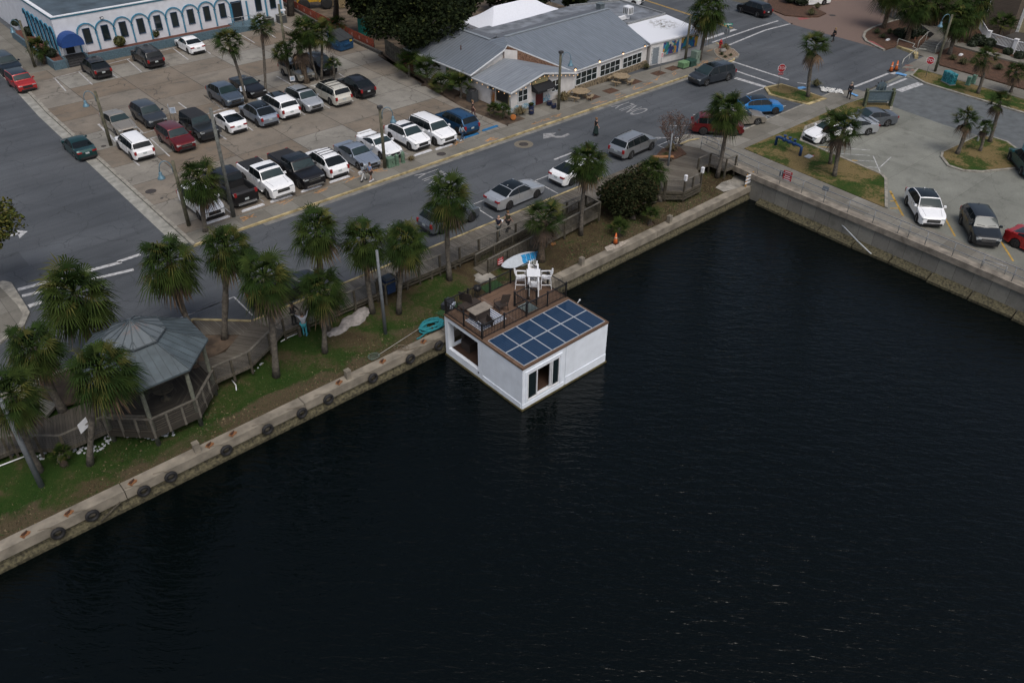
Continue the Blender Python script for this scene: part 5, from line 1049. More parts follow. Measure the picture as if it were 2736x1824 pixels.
def wheel_mesh(r, w, dark):
    k = (r, w, dark)
    if k not in _wc:
        ty = MB().lathe([(r*.62, -w/2), (r*.9, -w/2), (r, -w*.36), (r, w*.36), (r*.9, w/2), (r*.62, w/2)], 20, axis='y')
        rm_ = MB().lathe([(r*.64, -w*.42), (r*.60, -w*.2)], 16, axis='y').lathe([(r*.64, w*.42), (r*.60, w*.2)], 16, axis='y')
        for s in (-1, 1):
            for i in range(5):
                a = i*1.2566; rm_.bar((0, s*w*.38, 0), (r*.62*math.cos(a), s*w*.40, r*.62*math.sin(a)), .05, .07)
            rm_.lathe([(.07, s*w*.40), (.05, s*w*.46)], 10, axis='y')
        _wc[k] = (ty.mesh('tyre', TYR), rm_.mesh('rim', RIMD if dark else RIM))
    return _wc[k]
# body styles: L,W,H, wheelbase, front overhang, wheel radius, nose z, cowl frac, cowl z, roof start, roof end, rear glass end, deck z, tail z, pillars (fractions), d-pillar start
ST = {
 'sedan': dict(L=4.75, W=1.82, H=1.45, wb=2.75, fo=.93, r=.33, zn=.74, c=.29, zc=.97, rs=.44, re=.68, rg=.845, zd=1.04, zt=.95, pil=(.575,), dp=.79),
 'fastback': dict(L=4.7, W=1.85, H=1.44, wb=2.87, fo=.84, r=.34, zn=.68, c=.25, zc=.93, rs=.42, re=.62, rg=.90, zd=1.06, zt=1.0, pil=(.56,), dp=.80),
 'coupe': dict(L=4.75, W=1.85, H=1.38, wb=2.72, fo=.95, r=.34, zn=.74, c=.33, zc=.97, rs=.47, re=.63, rg=.81, zd=1.02, zt=.95, pil=(.64,), dp=.74),
 'hatch': dict(L=4.2, W=1.75, H=1.42, wb=2.45, fo=.85, r=.33, zn=.72, c=.25, zc=.96, rs=.42, re=.62, rg=.93, zd=1.06, zt=.9, pil=(.60,), dp=.80),
 'suv': dict(L=4.65, W=1.87, H=1.68, wb=2.70, fo=.90, r=.36, zn=.90, c=.25, zc=1.10, rs=.39, re=.86, rg=.965, zd=1.10, zt=.98, pil=(.535, .715), dp=.88),
 'slopesuv': dict(L=4.75, W=1.89, H=1.67, wb=2.80, fo=.92, r=.37, zn=.90, c=.25, zc=1.10, rs=.40, re=.76, rg=.945, zd=1.12, zt=1.0, pil=(.545, .72), dp=.84),
 'bigsuv': dict(L=5.05, W=1.99, H=1.78, wb=2.95, fo=.95, r=.39, zn=.98, c=.235, zc=1.17, rs=.36, re=.90, rg=.975, zd=1.14, zt=1.0, pil=(.50, .67, .80), dp=.91),
 'van': dict(L=5.16, W=2.02, H=1.76, wb=3.05, fo=.98, r=.36, zn=.88, c=.185, zc=1.08, rs=.37, re=.90, rg=.965, zd=1.12, zt=1.0, pil=(.50, .70), dp=.90),
 'boxy': dict(L=4.12, W=1.80, H=1.63, wb=2.57, fo=.8, r=.35, zn=.92, c=.22, zc=1.08, rs=.34, re=.90, rg=.97, zd=1.08, zt=.98, pil=(.53, .74), dp=.90),
 'jeep': dict(L=4.5, W=1.80, H=1.86, wb=2.95, fo=.62, r=.42, zn=1.10, c=.325, zc=1.20, rs=.375, re=.94, rg=.985, zd=1.15, zt=1.05, pil=(.54, .74), dp=.93),
 'pickup': dict(L=5.85, W=2.03, H=1.94, wb=3.70, fo=.98, r=.41, zn=1.12, c=.235, zc=1.27, rs=.325, re=.585, rg=.625, zd=1.34, zt=1.30, pil=(.475,), dp=.60, bed=.64),
}
def lerp(a, b, t): return a+(b-a)*max(0, min(1, t))
def car(style, col, label, pos, heading, cat='car', roof=None, sunroof=False, rails=False, darkrim=False, bed=None, spoiler=False, trim=None, group=None, name='parked_car', rack=False, lift=0.0, sc=1.0, softtop=False, plate_rear=True, z=None):
    s = ST[style]; L, W, H, r = s['L'], s['W'], s['H'], s['r']; hw = W/2
    PM = PAINTS[col]; t = thing(name, label, cat, pos, heading, group); t.scale = (sc,)*3
    xf, xr = L/2-s['fo'], L/2-s['fo']-s['wb']; X = lambda f: L/2-f*L
    fs = {0, .004, .012, .03, .06, .1, .15, .2, s['c'], s['c']+.012, s['rs']-.012, s['rs'], s['re'], s['re']+.012, s['rg']-.012, s['rg'], .965, .985, .994, 1.0}
    for k in range(1, 8): fs.add(lerp(s['c'], s['rs'], k/8) if k % 3 == 0 else s['rs']+(s['re']-s['rs'])*k/8)
    for k in (.33, .66): fs.add(lerp(s['re'], s['rg'], k))
    for p in s['pil']: fs |= {p-.008, p+.008}
    fs |= {s['dp'], s['dp']+.012}
    for xw in (xf, xr):
        for k in (-1.14, -1.1, -.95, -.75, -.45, 0, .45, .75, .95, 1.1, 1.14): fs.add((L/2-(xw+k*r))/L)
    if s.get('bed'): fs |= {s['bed'], s['bed']+.004, .975}
    F = sorted(f for f in fs if 0 <= f <= 1); F = [f for i, f in enumerate(F) if i == 0 or f-F[i-1] > .0025]; F[-1] = 1.0
    def top(f):
        if f < .03: return lerp(s['zn']*.80, s['zn'], (f/.03)**.5)
        if f < s['c']: q = (f-.03)/(s['c']-.03); return lerp(s['zn'], s['zc'], q**.75)
        if f < s['rs']: q = (f-s['c'])/(s['rs']-s['c']); return lerp(s['zc'], H-.035, q**.93)
        if f < s['re']: q = (f-s['rs'])/(s['re']-s['rs']); return H-.035+.035*math.sin(math.pi*min(1, q*.9+.1))-(.05*q*q if style not in ('jeep', 'pickup', 'boxy') else 0)
        e = H-.035+.035*math.sin(math.pi)-(.05 if style not in ('jeep', 'pickup', 'boxy') else 0)
        if f < s['rg']: q = (f-s['re'])/(s['rg']-s['re']); return lerp(e, s['zd'], q**1.15)
        if f < .975: return lerp(s['zd'], s['zt']+.04, (f-s['rg'])/(.975-s['rg'])*.5)
        return lerp(s['zt']+.03, s['zt']-.12, (f-.975)/.025)
    zb0 = .22 if style in ('sedan', 'fastback', 'coupe', 'hatch') else .30
    boxn = .05 if style in ('jeep', 'pickup', 'boxy') else .15
    rows = []
    for f in F:
        x = X(f); w = hw*(1-(boxn*1.3*((.13-f)/.13)**2 if f < .13 else 0)-(boxn*((f-.89)/.11)**2 if f > .89 else 0))
        tz = top(f); cab = s['c'] < f < s['rg']; belt = lerp(s['zc']-.03, max(s['zd'], s['zc'])+.0, (f-s['c'])/(s['rg']-s['c'])) if cab else tz-.05
        if cab: belt = min(belt, tz-.004)
        b = zb0+(.06 if f < .02 or f > .98 else 0)
        for xw in (xf, xr):
            d = abs(x-xw)
            if d < 1.14*r: b = max(b, r+math.sqrt(max(0, (1.14*r)**2-d*d))*1.0)
        b = min(b, belt-.10); mid = min(max(.62*s['zc'], b+.05), belt-.04)
        q = max(0, min(1, (tz-.06-belt)/max(.2, H-belt)))
        y3 = lerp(w*.955, w*(.73 if style not in ('jeep', 'boxy', 'pickup') else .84), q) if cab else w*.90
        z3 = belt+(tz-.055-belt)*1.0 if cab and tz-belt > .08 else tz-.015
        z3 = max(z3, belt+.003)
        rows.append((x, [(w*.96, b), (w*1.0, mid), (w*.985, belt), (y3, z3), (y3-.05, max(z3+.012, tz-.03)), (y3*.55, tz-.008), (0, tz)]))
    body = MB(); ws = MB(); sd = MB(); rw = MB(); rf = MB(); np_ = 7
    allv = []
    for x, pr_ in rows:
        allv += [(x, y, zz) for y, zz in pr_]+[(x, -y, zz) for y, zz in pr_[-2::-1]]
    ring = 13; isp = lambda f0, f1: any(p-.009 < (f0+f1)/2 < p+.009 for p in s['pil'])
    groups = {}
    for i in range(len(F)-1):
        f0, f1 = F[i], F[i+1]; fm = (f0+f1)/2
        for j in range(12):
            jj = j if j < 6 else 11-j; key = 'b'
            if jj == 2 and s['c']+.03 < fm < s['dp'] and not isp(f0, f1) and rows[i][1][3][1]-rows[i][1][2][1] > .05: key = 's'
            elif jj == 2 and style in ('bigsuv', 'suv', 'van', 'jeep') and s['dp']+.012 < fm < s['rg']-.03: key = 's'
            elif jj >= 4 and s['c']+.006 < fm < s['rs']-.006: key = 'w'
            elif jj >= 4 and s['re']+.006 < fm < s['rg']-.006: key = 'r'
            elif jj >= 4 and roof and s['rs'] < fm < s['re']: key = 'f'
            elif jj >= 4 and sunroof and s['rs']+.03 < fm < s['rs']+.03+(s['re']-s['rs'])*.33: key = 'f'
            elif jj >= 3 and s.get('bed') and s['bed'] < fm < .975: key = 'x'
            if key == 'b' and jj == 2 and isp(f0, f1) and s['c']+.03 < fm < s['dp']: key = 'p'
            if softtop and s['rs']-.004 < fm < s['rg'] and jj >= 2 and key in 'b': key = 'f'
            a = i*ring+j; groups.setdefault(key if key != 's' else ('sL' if j < 6 else 'sR'), []).append((a, a+1, a+ring+1, a+ring))
    used = lambda fl: sorted({k for q in fl for k in q})
    def sub(fl):
        u = used(fl); mp = {k: n for n, k in enumerate(u)}; m = MB(); m.add([allv[k] for k in u], [tuple(mp[k] for k in q) for q in fl]); return m
    caps = [tuple(range(ring))[::-1], tuple((len(F)-1)*ring+k for k in range(ring))]
    bo = sub(groups['b']+caps).build('body', PM, t, 32)
    for k, nm, m in (('w', 'windscreen', CGW), ('sL', 'side_window', CG), ('sR', 'side_window', CG), ('r', 'rear_window', CG), ('p', 'door_pillars', PLB)):
        if k in groups: sub(groups[k]).build(nm, m, t, 40)
    if 'f' in groups: sub(groups['f']).build('soft_top' if softtop else ('glass_roof' if roof != 'white' else 'roof_panel'), PLB if softtop else (CG if roof != 'white' else PAINTS['white']), t, 40)
    # underbody and dark lower trim
    un = MB(); un.box((0, 0, zb0+.05), (L*.94, W*.82, .28)); un.build('underbody', PLB, t)
    sill = MB(); cl = style in ('suv', 'slopesuv', 'bigsuv', 'boxy', 'jeep', 'pickup')
    for sg in (-1, 1): sill.box(((xf+xr)/2, sg*hw*.955, zb0+.045), (s['wb']-2.35*r, .05, .11))
    sill.build('sills', PLB if cl else PM, t)
    # bumpers, grille, lamps, plates
    xn, xt = L/2, -L/2; zn = s['zn']
    g_ = MB(); gh = .2 if not cl else .26; g_.box((xn-.012, 0, zn*.72), (.05, W*.50, gh)); gr_ = g_.build('grille', PLB, t)
    if trim == 'chrome' or style in ('pickup', 'bigsuv', 'van'):
        c_ = MB(); c_.bar((xn+.016, -W*.25, zn*.72+gh/2), (xn+.016, W*.25, zn*.72+gh/2), .02, .03); c_.bar((xn+.016, -W*.25, zn*.72), (xn+.016, W*.25, zn*.72), .02, .03); c_.build('chrome_bar', CHR, gr_)
    MB().box((xn-.02, 0, zb0+.10), (.07, W*.72, .13)).build('front_bumper', PLB if not trim == 'chrome' or style != 'pickup' else CHR, t)
    for sg in (-1, 1):
        h_ = MB(); h_.box((xn-.055, sg*W*.345, zn*.83), (.10, W*.17, .13)); h_.box((xn-.20, sg*W*.405, zn*.86), (.24, W*.075, .10)); h_.build('headlight', LAMP, t)
        k_ = MB(); zl = s['zt']-.12
        if style in ('suv', 'slopesuv', 'bigsuv', 'van', 'boxy', 'jeep', 'pickup'): k_.box((xt+.055, sg*W*.41, zl-.0), (.13, W*.10, .30))
        else: k_.box((xt+.03, sg*W*.34, zl), (.09, W*.20, .13)); k_.box((xt+.14, sg*W*.425, zl), (.16, W*.07, .11))
        k_.build('tail_light', TAIL, t)
        mi = MB(); mx = X(s['c']+.055); mi.box((mx, sg*(hw+.10), s['zc']+.06), (.16, .20, .14), top=.8); mi.build('wing_mirror', PM if col != 'black' else PLB, t)
        dh = MB()
        for p in ((s['c']+s['pil'][0])/2+.06, (s['pil'][0]+s['dp'])/2+.03)[:1 if style == 'coupe' else 2]: dh.box((X(p), sg*(hw*.993+.006), s['zc']-.13), (.18, .025, .03))
        dh.build('door_handles', CHR if trim == 'chrome' else PM, t)
        sm_ = MB()
        for p in s['pil'][:1] if style != 'bigsuv' else s['pil'][:2]: sm_.bar((X(p), sg*(hw*1.0+.001), .62*s['zc']), (X(p), sg*(hw*.987+.002), s['zc']-.03), .012, .012)
        sm_.bar((X(s['c']+.02), sg*(hw*1.0), .62*s['zc']), (X(s['c']+.02), sg*(hw*.987), s['zc']-.06), .012, .012)
        sm_.build('door_seams', PLB, t)
    MB().box((xt+.0, 0, zb0+.12), (.08, W*.74, .16)).build('rear_bumper', PLB if trim != 'chrome' else CHR, t)
    MB().box((xt-.012, 0, s['zt']-.22 if style != 'pickup' else .72), (.02, .32, .15)).build('licence_plate', PLATE, t)
    if rails or rack:
        y = hw*.70
        for sg in (-1, 1): MB().tube([(X(s['rs']+.03), sg*y, H-.07), (X(s['rs']+.06), sg*y, H+.015), (X(s['re']-.05), sg*y, H-.02), (X(s['re']-.02), sg*y, H-.09)], .022, 6).build('roof_rail', PLB if rails != 'silver' else CHR, t)
        if rack:
            for p in (.3, .72) if rack is True else (.2, .45, .7): MB().bar((X(lerp(s['rs'], s['re'], p)), -y, H+.02), (X(lerp(s['rs'], s['re'], p)), y, H+.02), .05, .03).build('cross_bar', PLB, t)
    if spoiler:
        zz = top(s['rg']+.03)
        if cl: MB().box((X(s['re']+.01), 0, H-.09), (.28, W*.66, .035)).build('spoiler', PM, t)
        else: m = MB(); m.box((X(.965), 0, zz+.09), (.22, W*.74, .035)); [m.box((X(.96), q*W*.3, zz+.02), (.1, .05, .14)) for q in (-1, 1)]; m.build('spoiler', PM, t)
    if style not in ('jeep', 'pickup', 'boxy'): MB().box((X(s['re']-.03), 0, H-.005), (.14, .04, .06), top=.5).build('antenna_fin', PM, t)
    # lines on the hood
    hl = MB()
    for sg in (-1, 1): hl.bar((X(.05), sg*W*.30, top(.05)+.004), (X(s['c']-.01), sg*W*.36, top(s['c']-.01)-.004), .014, .014)
    hl.build('hood_seams', PLB, bo)
    m = MB(); 
    for sg in (-1, 1): m.bar((X(s['c']+.015), sg*.1, top(s['c']+.015)+.015), (X(s['c']+.03), sg*.62, top(s['c']+.03)+.01), .02, .015)
    m.build('wipers', PLB, t)
    if s.get('bed'):
        x0, x1 = X(s['bed']), X(.975); fm = MB(); wi = hw*.86
        if bed == 'cover': fm.box(((x0+x1)/2, 0, s['zd']-.01), (x0-x1, W*.88, .06)); fm.build('bed_cover', PLB, t)
        else:
            fm.box(((x0+x1)/2, 0, .80), (x0-x1, W*.84, .04)); 
            for sg in (-1, 1): fm.box(((x0+x1)/2, sg*hw*.87, 1.05), (x0-x1, .04, .52))
            fm.box((x0, 0, 1.05), (.04, W*.86, .52)); fm.box((x1, 0, 1.05), (.04, W*.86, .52)); fm.build('bed', PLB, t)
        for sg in (-1, 1): MB().tube([(X(s['c']+.02), sg*(hw+.04), .42), (X(s['rg']), sg*(hw+.04), .42)], .05, 6).build('side_step', PLB if col == 'black' else CHR, t)
    if style == 'jeep':
        for xw in (xf, xr):
            for sg in (-1, 1):
                m = MB(); P_ = [(xw+1.35*r, .62), (xw+.85*r, .98), (xw-.85*r, .98), (xw-1.35*r, .62)]
                for a, b in zip(P_, P_[1:]): m.bar((a[0], sg*(hw+.08), a[1]), (b[0], sg*(hw+.08), b[1]), .24, .05)
                m.build('fender', PLB, t)
        sp_ = MB().lathe([(.24, 0), (.40, .02), (.42, .1), (.40, .2), (.1, .22)], 18, (xt-.02, 0, 1.0), axis='x'); sp_.xf(Matrix.Translation((-.22, 0, 0))); sp_.build('spare_wheel', TYR, t)
    tm, rm_ = wheel_mesh(round(r, 2), .235 if not cl else .26, darkrim)
    for xw in (xf, xr):
        for sg in (-1, 1): q = link('wheel', tm, t); q.location = (xw, sg*(hw-.125), r); link('rim', rm_, q)
    return t
UP_, DN_ = R_(90), R_(-90)
def park(style, col, label, wheel, which, hd, z=.124, **kw):
    """wheel: where a visible wheel meets the ground; which: 'f'/'r' axle and side 'L'/'R' of the car"""
    s = ST[style]; k = kw.get('sc', 1.0); wx_ = s['L']/2-s['fo']-(s['wb'] if which[0] == 'r' else 0); wy = (s['W']/2-.02)*(1 if which[1] == 'L' else -1)
    c, si = math.cos(hd), math.sin(hd); p = wheel; return car(style, col, label, (p.x-(wx_*c-wy*si)*k, p.y-(wx_*si+wy*c)*k, z), hd, **kw)
GA = 'cars parked in the lot'; LZ = .124
q = lambda ox, oy, x, y, z=LZ: gz(ox, oy, x, y, z)
# driving south (DN) the car's right side faces -X; driving north (UP) its left side does
park('suv', 'white', 'white suv at the lot corner half hidden behind a palm crown', q(0, 300, 2090, 1128), 'fR', DN_, group=GA)
car('pickup', 'black', 'black pickup with an open bed, backed to the street behind the tall pole', (22.35, 58.1, LZ), UP_, 'pickup truck', bed='open', trim='chrome', group=GA)
park('pickup', 'white', 'white crew cab pickup with a black bed cover and sunroof', q(500, 300, 842, 908), 'fR', DN_, cat='pickup truck', bed='cover', sunroof=True, group=GA, trim='chrome')
park('pickup', 'black', 'black crew cab pickup with a chrome front and covered bed', q(500, 300, 1170, 803), 'fR', DN_, cat='pickup truck', bed='cover', trim='chrome', sunroof=True, group=GA)
park('slopesuv', 'white', 'white suv with black roof bars, tail to the street beside the black pickup', q(500, 300, 1440, 692), 'rL', UP_, rack=3, group=GA)
park('sedan', 'bluesilver', 'silver blue sedan behind the couple walking on the sidewalk', q(500, 300, 1790, 604), 'fR', DN_, group=GA)
park('coupe', 'white', 'white coupe with a rear spoiler behind the lamp post', q(500, 300, 2025, 494), 'fR', DN_, spoiler=True, group=GA)
park('slopesuv', 'white', 'white crossover with sunroof beside the round green pedestals', q(1000, 300, 365, 402), 'fR', DN_, sunroof=True, rails=True, group=GA)
park('bigsuv', 'white', 'large white suv beside the dark blue suv', q(1000, 300, 630, 352), 'fR', DN_, rails=True, group=GA)
park('suv', 'blue', 'dark blue suv in the blue marked stall near the restaurant', q(1000, 300, 872, 240), 'rL', UP_, rails=True, darkrim=True, group=GA)
park('sedan', 'champagne', 'champagne sedan behind the left lamp post', q(0, 0, 1215, 1422), 'fR', DN_, group=GA)
park('suv', 'grey', 'dark grey suv beside the champagne sedan', q(0, 0, 1535, 1346), 'fR', DN_, group=GA)
park('bigsuv', 'white', 'white suv with black roof rails, tail to the viewer at the left of the lot', q(0, 300, 1378, 500), 'rL', UP_, rails=True, sc=.93, group=GA)
park('suv', 'darkred', 'dark red suv in the left part of the lot', q(0, 300, 1822, 421), 'fR', DN_, group=GA, trim='chrome')
park('jeep', 'charcoal', 'black soft top off road car with flared fenders', q(0, 300, 2090, 318), 'fR', DN_, softtop=True, darkrim=True, group=GA)
park('slopesuv', 'slate', 'blue grey suv left of the black convertible', q(500, 0, 388, 1126), 'fR', DN_, group=GA, trim='chrome')
park('coupe', 'black', 'black convertible coupe with soft top behind the leaning palm', q(500, 0, 628, 1027), 'fR', DN_, roof='soft', group=GA)
park('hatch', 'white', 'small white sporty hatchback with a split rear window', q(500, 0, 420, 1397), 'rL', UP_, group=GA, roof=None)
park('slopesuv', 'bluesilver', 'silver blue crossover with glass roof, tail to the viewer', q(500, 0, 735, 1330), 'rL', UP_, roof='glass', darkrim=True, rails=True, group=GA)
park('van', 'white', 'white minivan, tail to the viewer in the middle of the lot', q(500, 0, 948, 1246), 'rL', UP_, sunroof=True, group=GA)
park('suv', 'palesilver', 'pearl white suv with sunroof facing the viewer beside the minivan', q(500, 0, 1225, 1182), 'fR', DN_, sunroof=True, rails=True, group=GA, trim='chrome')
park('bigsuv', 'pearl', 'cream suv with roof bars, tail to the viewer', q(500, 0, 1500, 1110), 'rL', UP_, rack=3, sunroof=True, group=GA, trim='chrome')
park('slopesuv', 'black', 'glossy black crossover at the right end of the middle row', q(500, 0, 1768, 1031), 'rL', UP_, group=GA)
park('suv', 'gold', 'beige suv with sunroof behind the fat shaggy palm', q(500, 0, 1145, 867), 'fR', DN_, sunroof=True, rails=True, group=GA, trim='chrome')
park('suv', 'black', 'black suv with chrome roof rails behind the two thin palms', q(500, 0, 1388, 795), 'fR', DN_, rails='silver', group=GA)
park('slopesuv', 'black', 'black crossover parked nose in at the blue building steps', q(0, 0, 975, 830), 'rL', UP_, spoiler=True, darkrim=True, group=GA)
park('bigsuv', 'black', 'black seven seat suv in the row facing the blue and white building', q(0, 0, 1520, 716), 'rL', UP_, rails=True, group=GA)
park('sedan', 'white', 'white sedan with a fast roofline facing the blue and white building', q(0, 0, 1970, 568), 'rL', UP_, group=GA)
GS = 'cars on the streets'
park('bigsuv', 'navy', 'dark blue black suv at the left edge of the photo', q(0, 0, 35, 808, 0), 'fR', DN_+.04, z=0, group=GS)
park('boxy', 'red', 'small boxy red car with a dark glass roof on the left street', q(0, 0, 190, 978, 0), 'fR', DN_+.03, z=0, roof='glass', group=GS)
park('sedan', 'green', 'dark green sedan driving up the left street', q(0, 300, 790, 496, 0), 'rL', UP_+.0, z=0, group=GS, name='moving_car', sc=.95)
park('suv', 'midgrey', 'grey suv with dark roof parked along the boardwalk behind a palm', q(1000, 300, 728, 1275, 0), 'rR', .02, z=0, roof='glass', darkrim=True, group=GS)
park('sedan', 'palesilver', 'silver sedan with black glass roof parked along the boardwalk', q(1000, 300, 1420, 1020, 0), 'rR', .02, z=0, roof='glass', darkrim=True, group=GS, sc=1.04)
park('fastback', 'white', 'white fastback parked behind a palm in front of the silver suv', q(1000, 300, 2072, 770, 0), 'rR', .03, z=0, darkrim=True, group=GS)
park('suv', 'silver', 'silver suv with black roof rails parked beside the bare tree', q(1500, 300, 732, 492, 0), 'rR', .04, z=0, rails=True, group=GS)
def two(style, col, label, rear, front, side, z=0, **kw):
    d = front-rear; hd = math.atan2(d.y, d.x); return park(style, col, label, rear, 'r'+side, hd, z, **kw)
two('suv', 'darkred', 'wine red suv behind the palm at the seawall corner', q(1500, 0, 1480, 1418, 0), q(1500, 0, 1790, 1434, 0), 'R', group=GS, darkrim=True, rails=True)
s_ = ST['sedan']; f_ = q(1500, 0, 2050, 1315, 0); hd_ = R_(-32); park('sedan', 'champagne', 'grey beige sedan between the red and the bright blue car', f_, 'fR', hd_, 0, group=GS)
f_ = q(1500, 0, 2235, 1203, 0); park('slopesuv', 'sky', 'bright blue small crossover with a black roof', f_, 'fR', R_(-33), 0, group=GS, roof='glass', darkrim=True, sc=.92)
two('van', 'grey', 'dark grey minivan turning at the stop line with chrome window trim', q(1500, 0, 1745, 851, 0), q(1500, 0, 1517, 908, 0), 'L', group=GS, name='moving_car', trim='chrome', sunroof=True)
two('suv', 'black', 'black suv at the top of the intersection', q(1500, 0, 2040, 186, 0), q(1500, 0, 1860, 132, 0), 'L', group=GS, name='moving_car')
car('sedan', 'black', 'black sedan parked along the boardwalk mostly hidden by palm crowns', (18.55, 42.55, 0), .02, group=GS)
car('suv', 'white', 'white suv at the top edge behind the flat grey roof', (*g(1672, 10, 0)[:2], 0), R_(-70), group=GS)
GR = 'cars in the right lot'
park('sedan', 'midgrey', 'grey blue sedan beside the timber entrance sign', q(2136, 0, 915, 1330, RZ), 'rL', R_(150), RZ, group=GR)
park('sedan', 'palesilver', 'silver white sedan with spoiler half hidden by a palm', q(2136, 0, 715, 1420, RZ), 'rL', R_(152), RZ, spoiler=True, group=GR)
park('sedan', 'white', 'older white sedan nearest the seawall behind the palm pair', q(2136, 300, 243, 335, RZ), 'fL', R_(166), RZ, spoiler=True, group=GR)
two('slopesuv', 'white', 'white luxury suv with a black glass roof in the right lot', q(2136, 300, 1103, 974, RZ), q(2136, 300, 1208, 1158, RZ), 'R', RZ, group=GR, roof='glass', trim='chrome')
two('suv', 'charcoal', 'charcoal suv with silver grille in the right lot', q(2136, 300, 1672, 1172, RZ), q(2136, 300, 1775, 1371, RZ), 'R', RZ, group=GR, trim='chrome')
park('fastback', 'red', 'bright red sports sedan cut by the right edge of the photo', q(2136, 300, 2235, 1418, RZ), 'rR', R_(-100), RZ, darkrim=True, group=GR, roof='glass')
park('slopesuv', 'teal', 'teal suv cut by the right edge beside the pale blue post', q(2136, 300, 2300, 660, RZ), 'rL', R_(40), RZ, group=GR)
for (x, y), l in (((2168, 12), 'white sedan parked beside the brick street'), ((2222, -6), 'second white sedan at the top edge beside the brick street')):
    car('sedan', 'white', l, (*g(x, y, 0)[:2], 0), R_(155), group='cars on the streets')
# ================================================================== BUILDINGS
def onp(px, py, p0, n):
    d = CAMF*FPX + CAMR*(px-1368.0) - CAMU*(py-912.0); c = Vector((0, 0, CAMH)); n = Vector(n); return c+d*((Vector(p0)-c).dot(n)/d.dot(n))
WALLW = mat('painted_block_white', (.60, .585, .57), .9, var=.07, scale=2, bmp=.2)
TRIMW = mat('trim_white', (.66, .68, .69), .6, var=.05)
PANE = GLASS
def quad(mb, pts, mi=0): mb.add(pts, [tuple(range(len(pts)))], mi)
def window(parent, o, xd, w, h, cols, rows_, frame_m, depth=.06, name='window'):
    """framed window centred at o on a wall whose left-to-right direction is xd"""
    mt = frame(o, xd, (0, 0, 1)); f = MB(); t = .07
    for s in (-1, 1): f.box((s*(w/2-t/2), 0, depth/2), (t, h, depth)); f.box((0, s*(h/2-t/2), depth/2), (w-2*t, t, depth))
    for i in range(1, cols): f.box((-w/2+w*i/cols, 0, depth/2-.006), (.05, h-2*t, depth*.8))
    for i in range(1, rows_): f.box((0, -h/2+h*i/rows_, depth/2-.009), (w-2*t, .04, depth*.7))
    ob = f.xf(mt).build(name, frame_m, parent); MB().box((0, 0, .012), (w-.06, h-.06, .02)).xf(mt).build('pane', PANE, ob); return ob
# ------------------------------------------------------------------ restaurant
RB = thing('restaurant', 'white restaurant with grey corrugated metal roofs, stone base and a gabled entrance', 'restaurant')
CORR = m_seam('corrugated_x', (.235, .265, .295), .34, 0, .42, .5, .45, .12); CORRY = m_seam('corrugated_y', (.215, .242, .27), .40, 1, .6, .5, .45, .12); CORRL = m_seam('corrugated_light', (.30, .325, .35), .34, 1, .40, .5, .4, .10)
STONE = mat('stone_base', (.16, .125, .08), .95, var=.55, scale=5, bmp=1)
BRICK = mat('brick_orange', (.20, .115, .075), .95, var=.35, scale=7)
fn = Vector((.068, -1, 0)).normalized(); fx = Vector((1, .068, 0)).normalized()        # facade of the long wing
A0, A1 = Vector((58.6, 56.9, 0)), Vector((70.5, 57.7, 0))
w = MB()
w.prism([(50, 56.6), (58.5, 56.6), (58.5, 62.3), (50, 62.3)], 0, 2.22); w.prism([(50, 62.3), (57, 62.3), (57, 72.5), (50, 72.5)], 0, 2.5); w.prism([(58.5, 56.9), (70.5, 57.72), (72, 65), (58.5, 65)], 0, 2.2)
quad(w, [(50, 56.6, 2.22), (58.5, 56.6, 2.22), (53.85, 56.6, 3.12)])                                         # entrance gable
quad(w, [(50, 62.25, 2.3), (57.5, 62.25, 2.3), (57.5, 62.25, 3.0), (53.9, 62.25, 4.0), (49.8, 62.25, 2.55)])  # west gable
w.build('wall', WALLW, RB)
m = MB(); quad(m, [(55.38, 63.25, 2.3), (58.3, 56.8, 2.0), (58.3, 56.8, 2.22), (55.38, 63.25, 3.82)]); quad(m, [(53.9, 62.1, 2.3), (55.4, 63.27, 2.3), (55.4, 63.27, 3.82), (53.9, 62.1, 3.95)]); m.build('brick_strip', BRICK, RB)
def slab_roof(name, pts, m, th=.09):
    n = (Vector(pts[1])-Vector(pts[0])).cross(Vector(pts[2])-Vector(pts[0])).normalized(); n = n if n.z > 0 else -n; k = len(pts); mb = MB()
    P_ = [Vector(p) for p in pts]; ar = sum(P_[i].x*P_[(i+1) % k].y-P_[(i+1) % k].x*P_[i].y for i in range(k)); P_ = P_ if ar > 0 else P_[::-1]
    mb.add([*P_, *[p-UP*th for p in P_]], [tuple(range(k)), tuple(range(k, 2*k))[::-1]]+[(i, k+i, k+(i+1) % k, (i+1) % k) for i in range(k)]); return mb.build(name, m, RB)
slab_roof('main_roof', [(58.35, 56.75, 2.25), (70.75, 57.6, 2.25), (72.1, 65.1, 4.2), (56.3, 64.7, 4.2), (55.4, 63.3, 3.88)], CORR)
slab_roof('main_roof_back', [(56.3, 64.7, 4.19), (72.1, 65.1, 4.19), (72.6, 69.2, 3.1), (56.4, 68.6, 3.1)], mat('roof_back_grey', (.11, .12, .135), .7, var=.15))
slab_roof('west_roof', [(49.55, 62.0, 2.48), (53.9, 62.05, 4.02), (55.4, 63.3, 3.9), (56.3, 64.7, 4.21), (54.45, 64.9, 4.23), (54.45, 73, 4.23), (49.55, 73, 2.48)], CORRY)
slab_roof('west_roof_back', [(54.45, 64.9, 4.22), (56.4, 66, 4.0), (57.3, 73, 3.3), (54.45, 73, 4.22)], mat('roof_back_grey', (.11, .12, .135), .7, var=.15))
slab_roof('entrance_roof', [(49.7, 56.25, 2.22), (53.85, 56.25, 3.18), (53.85, 62.0, 3.18), (49.7, 62.0, 2.22)], CORRL)
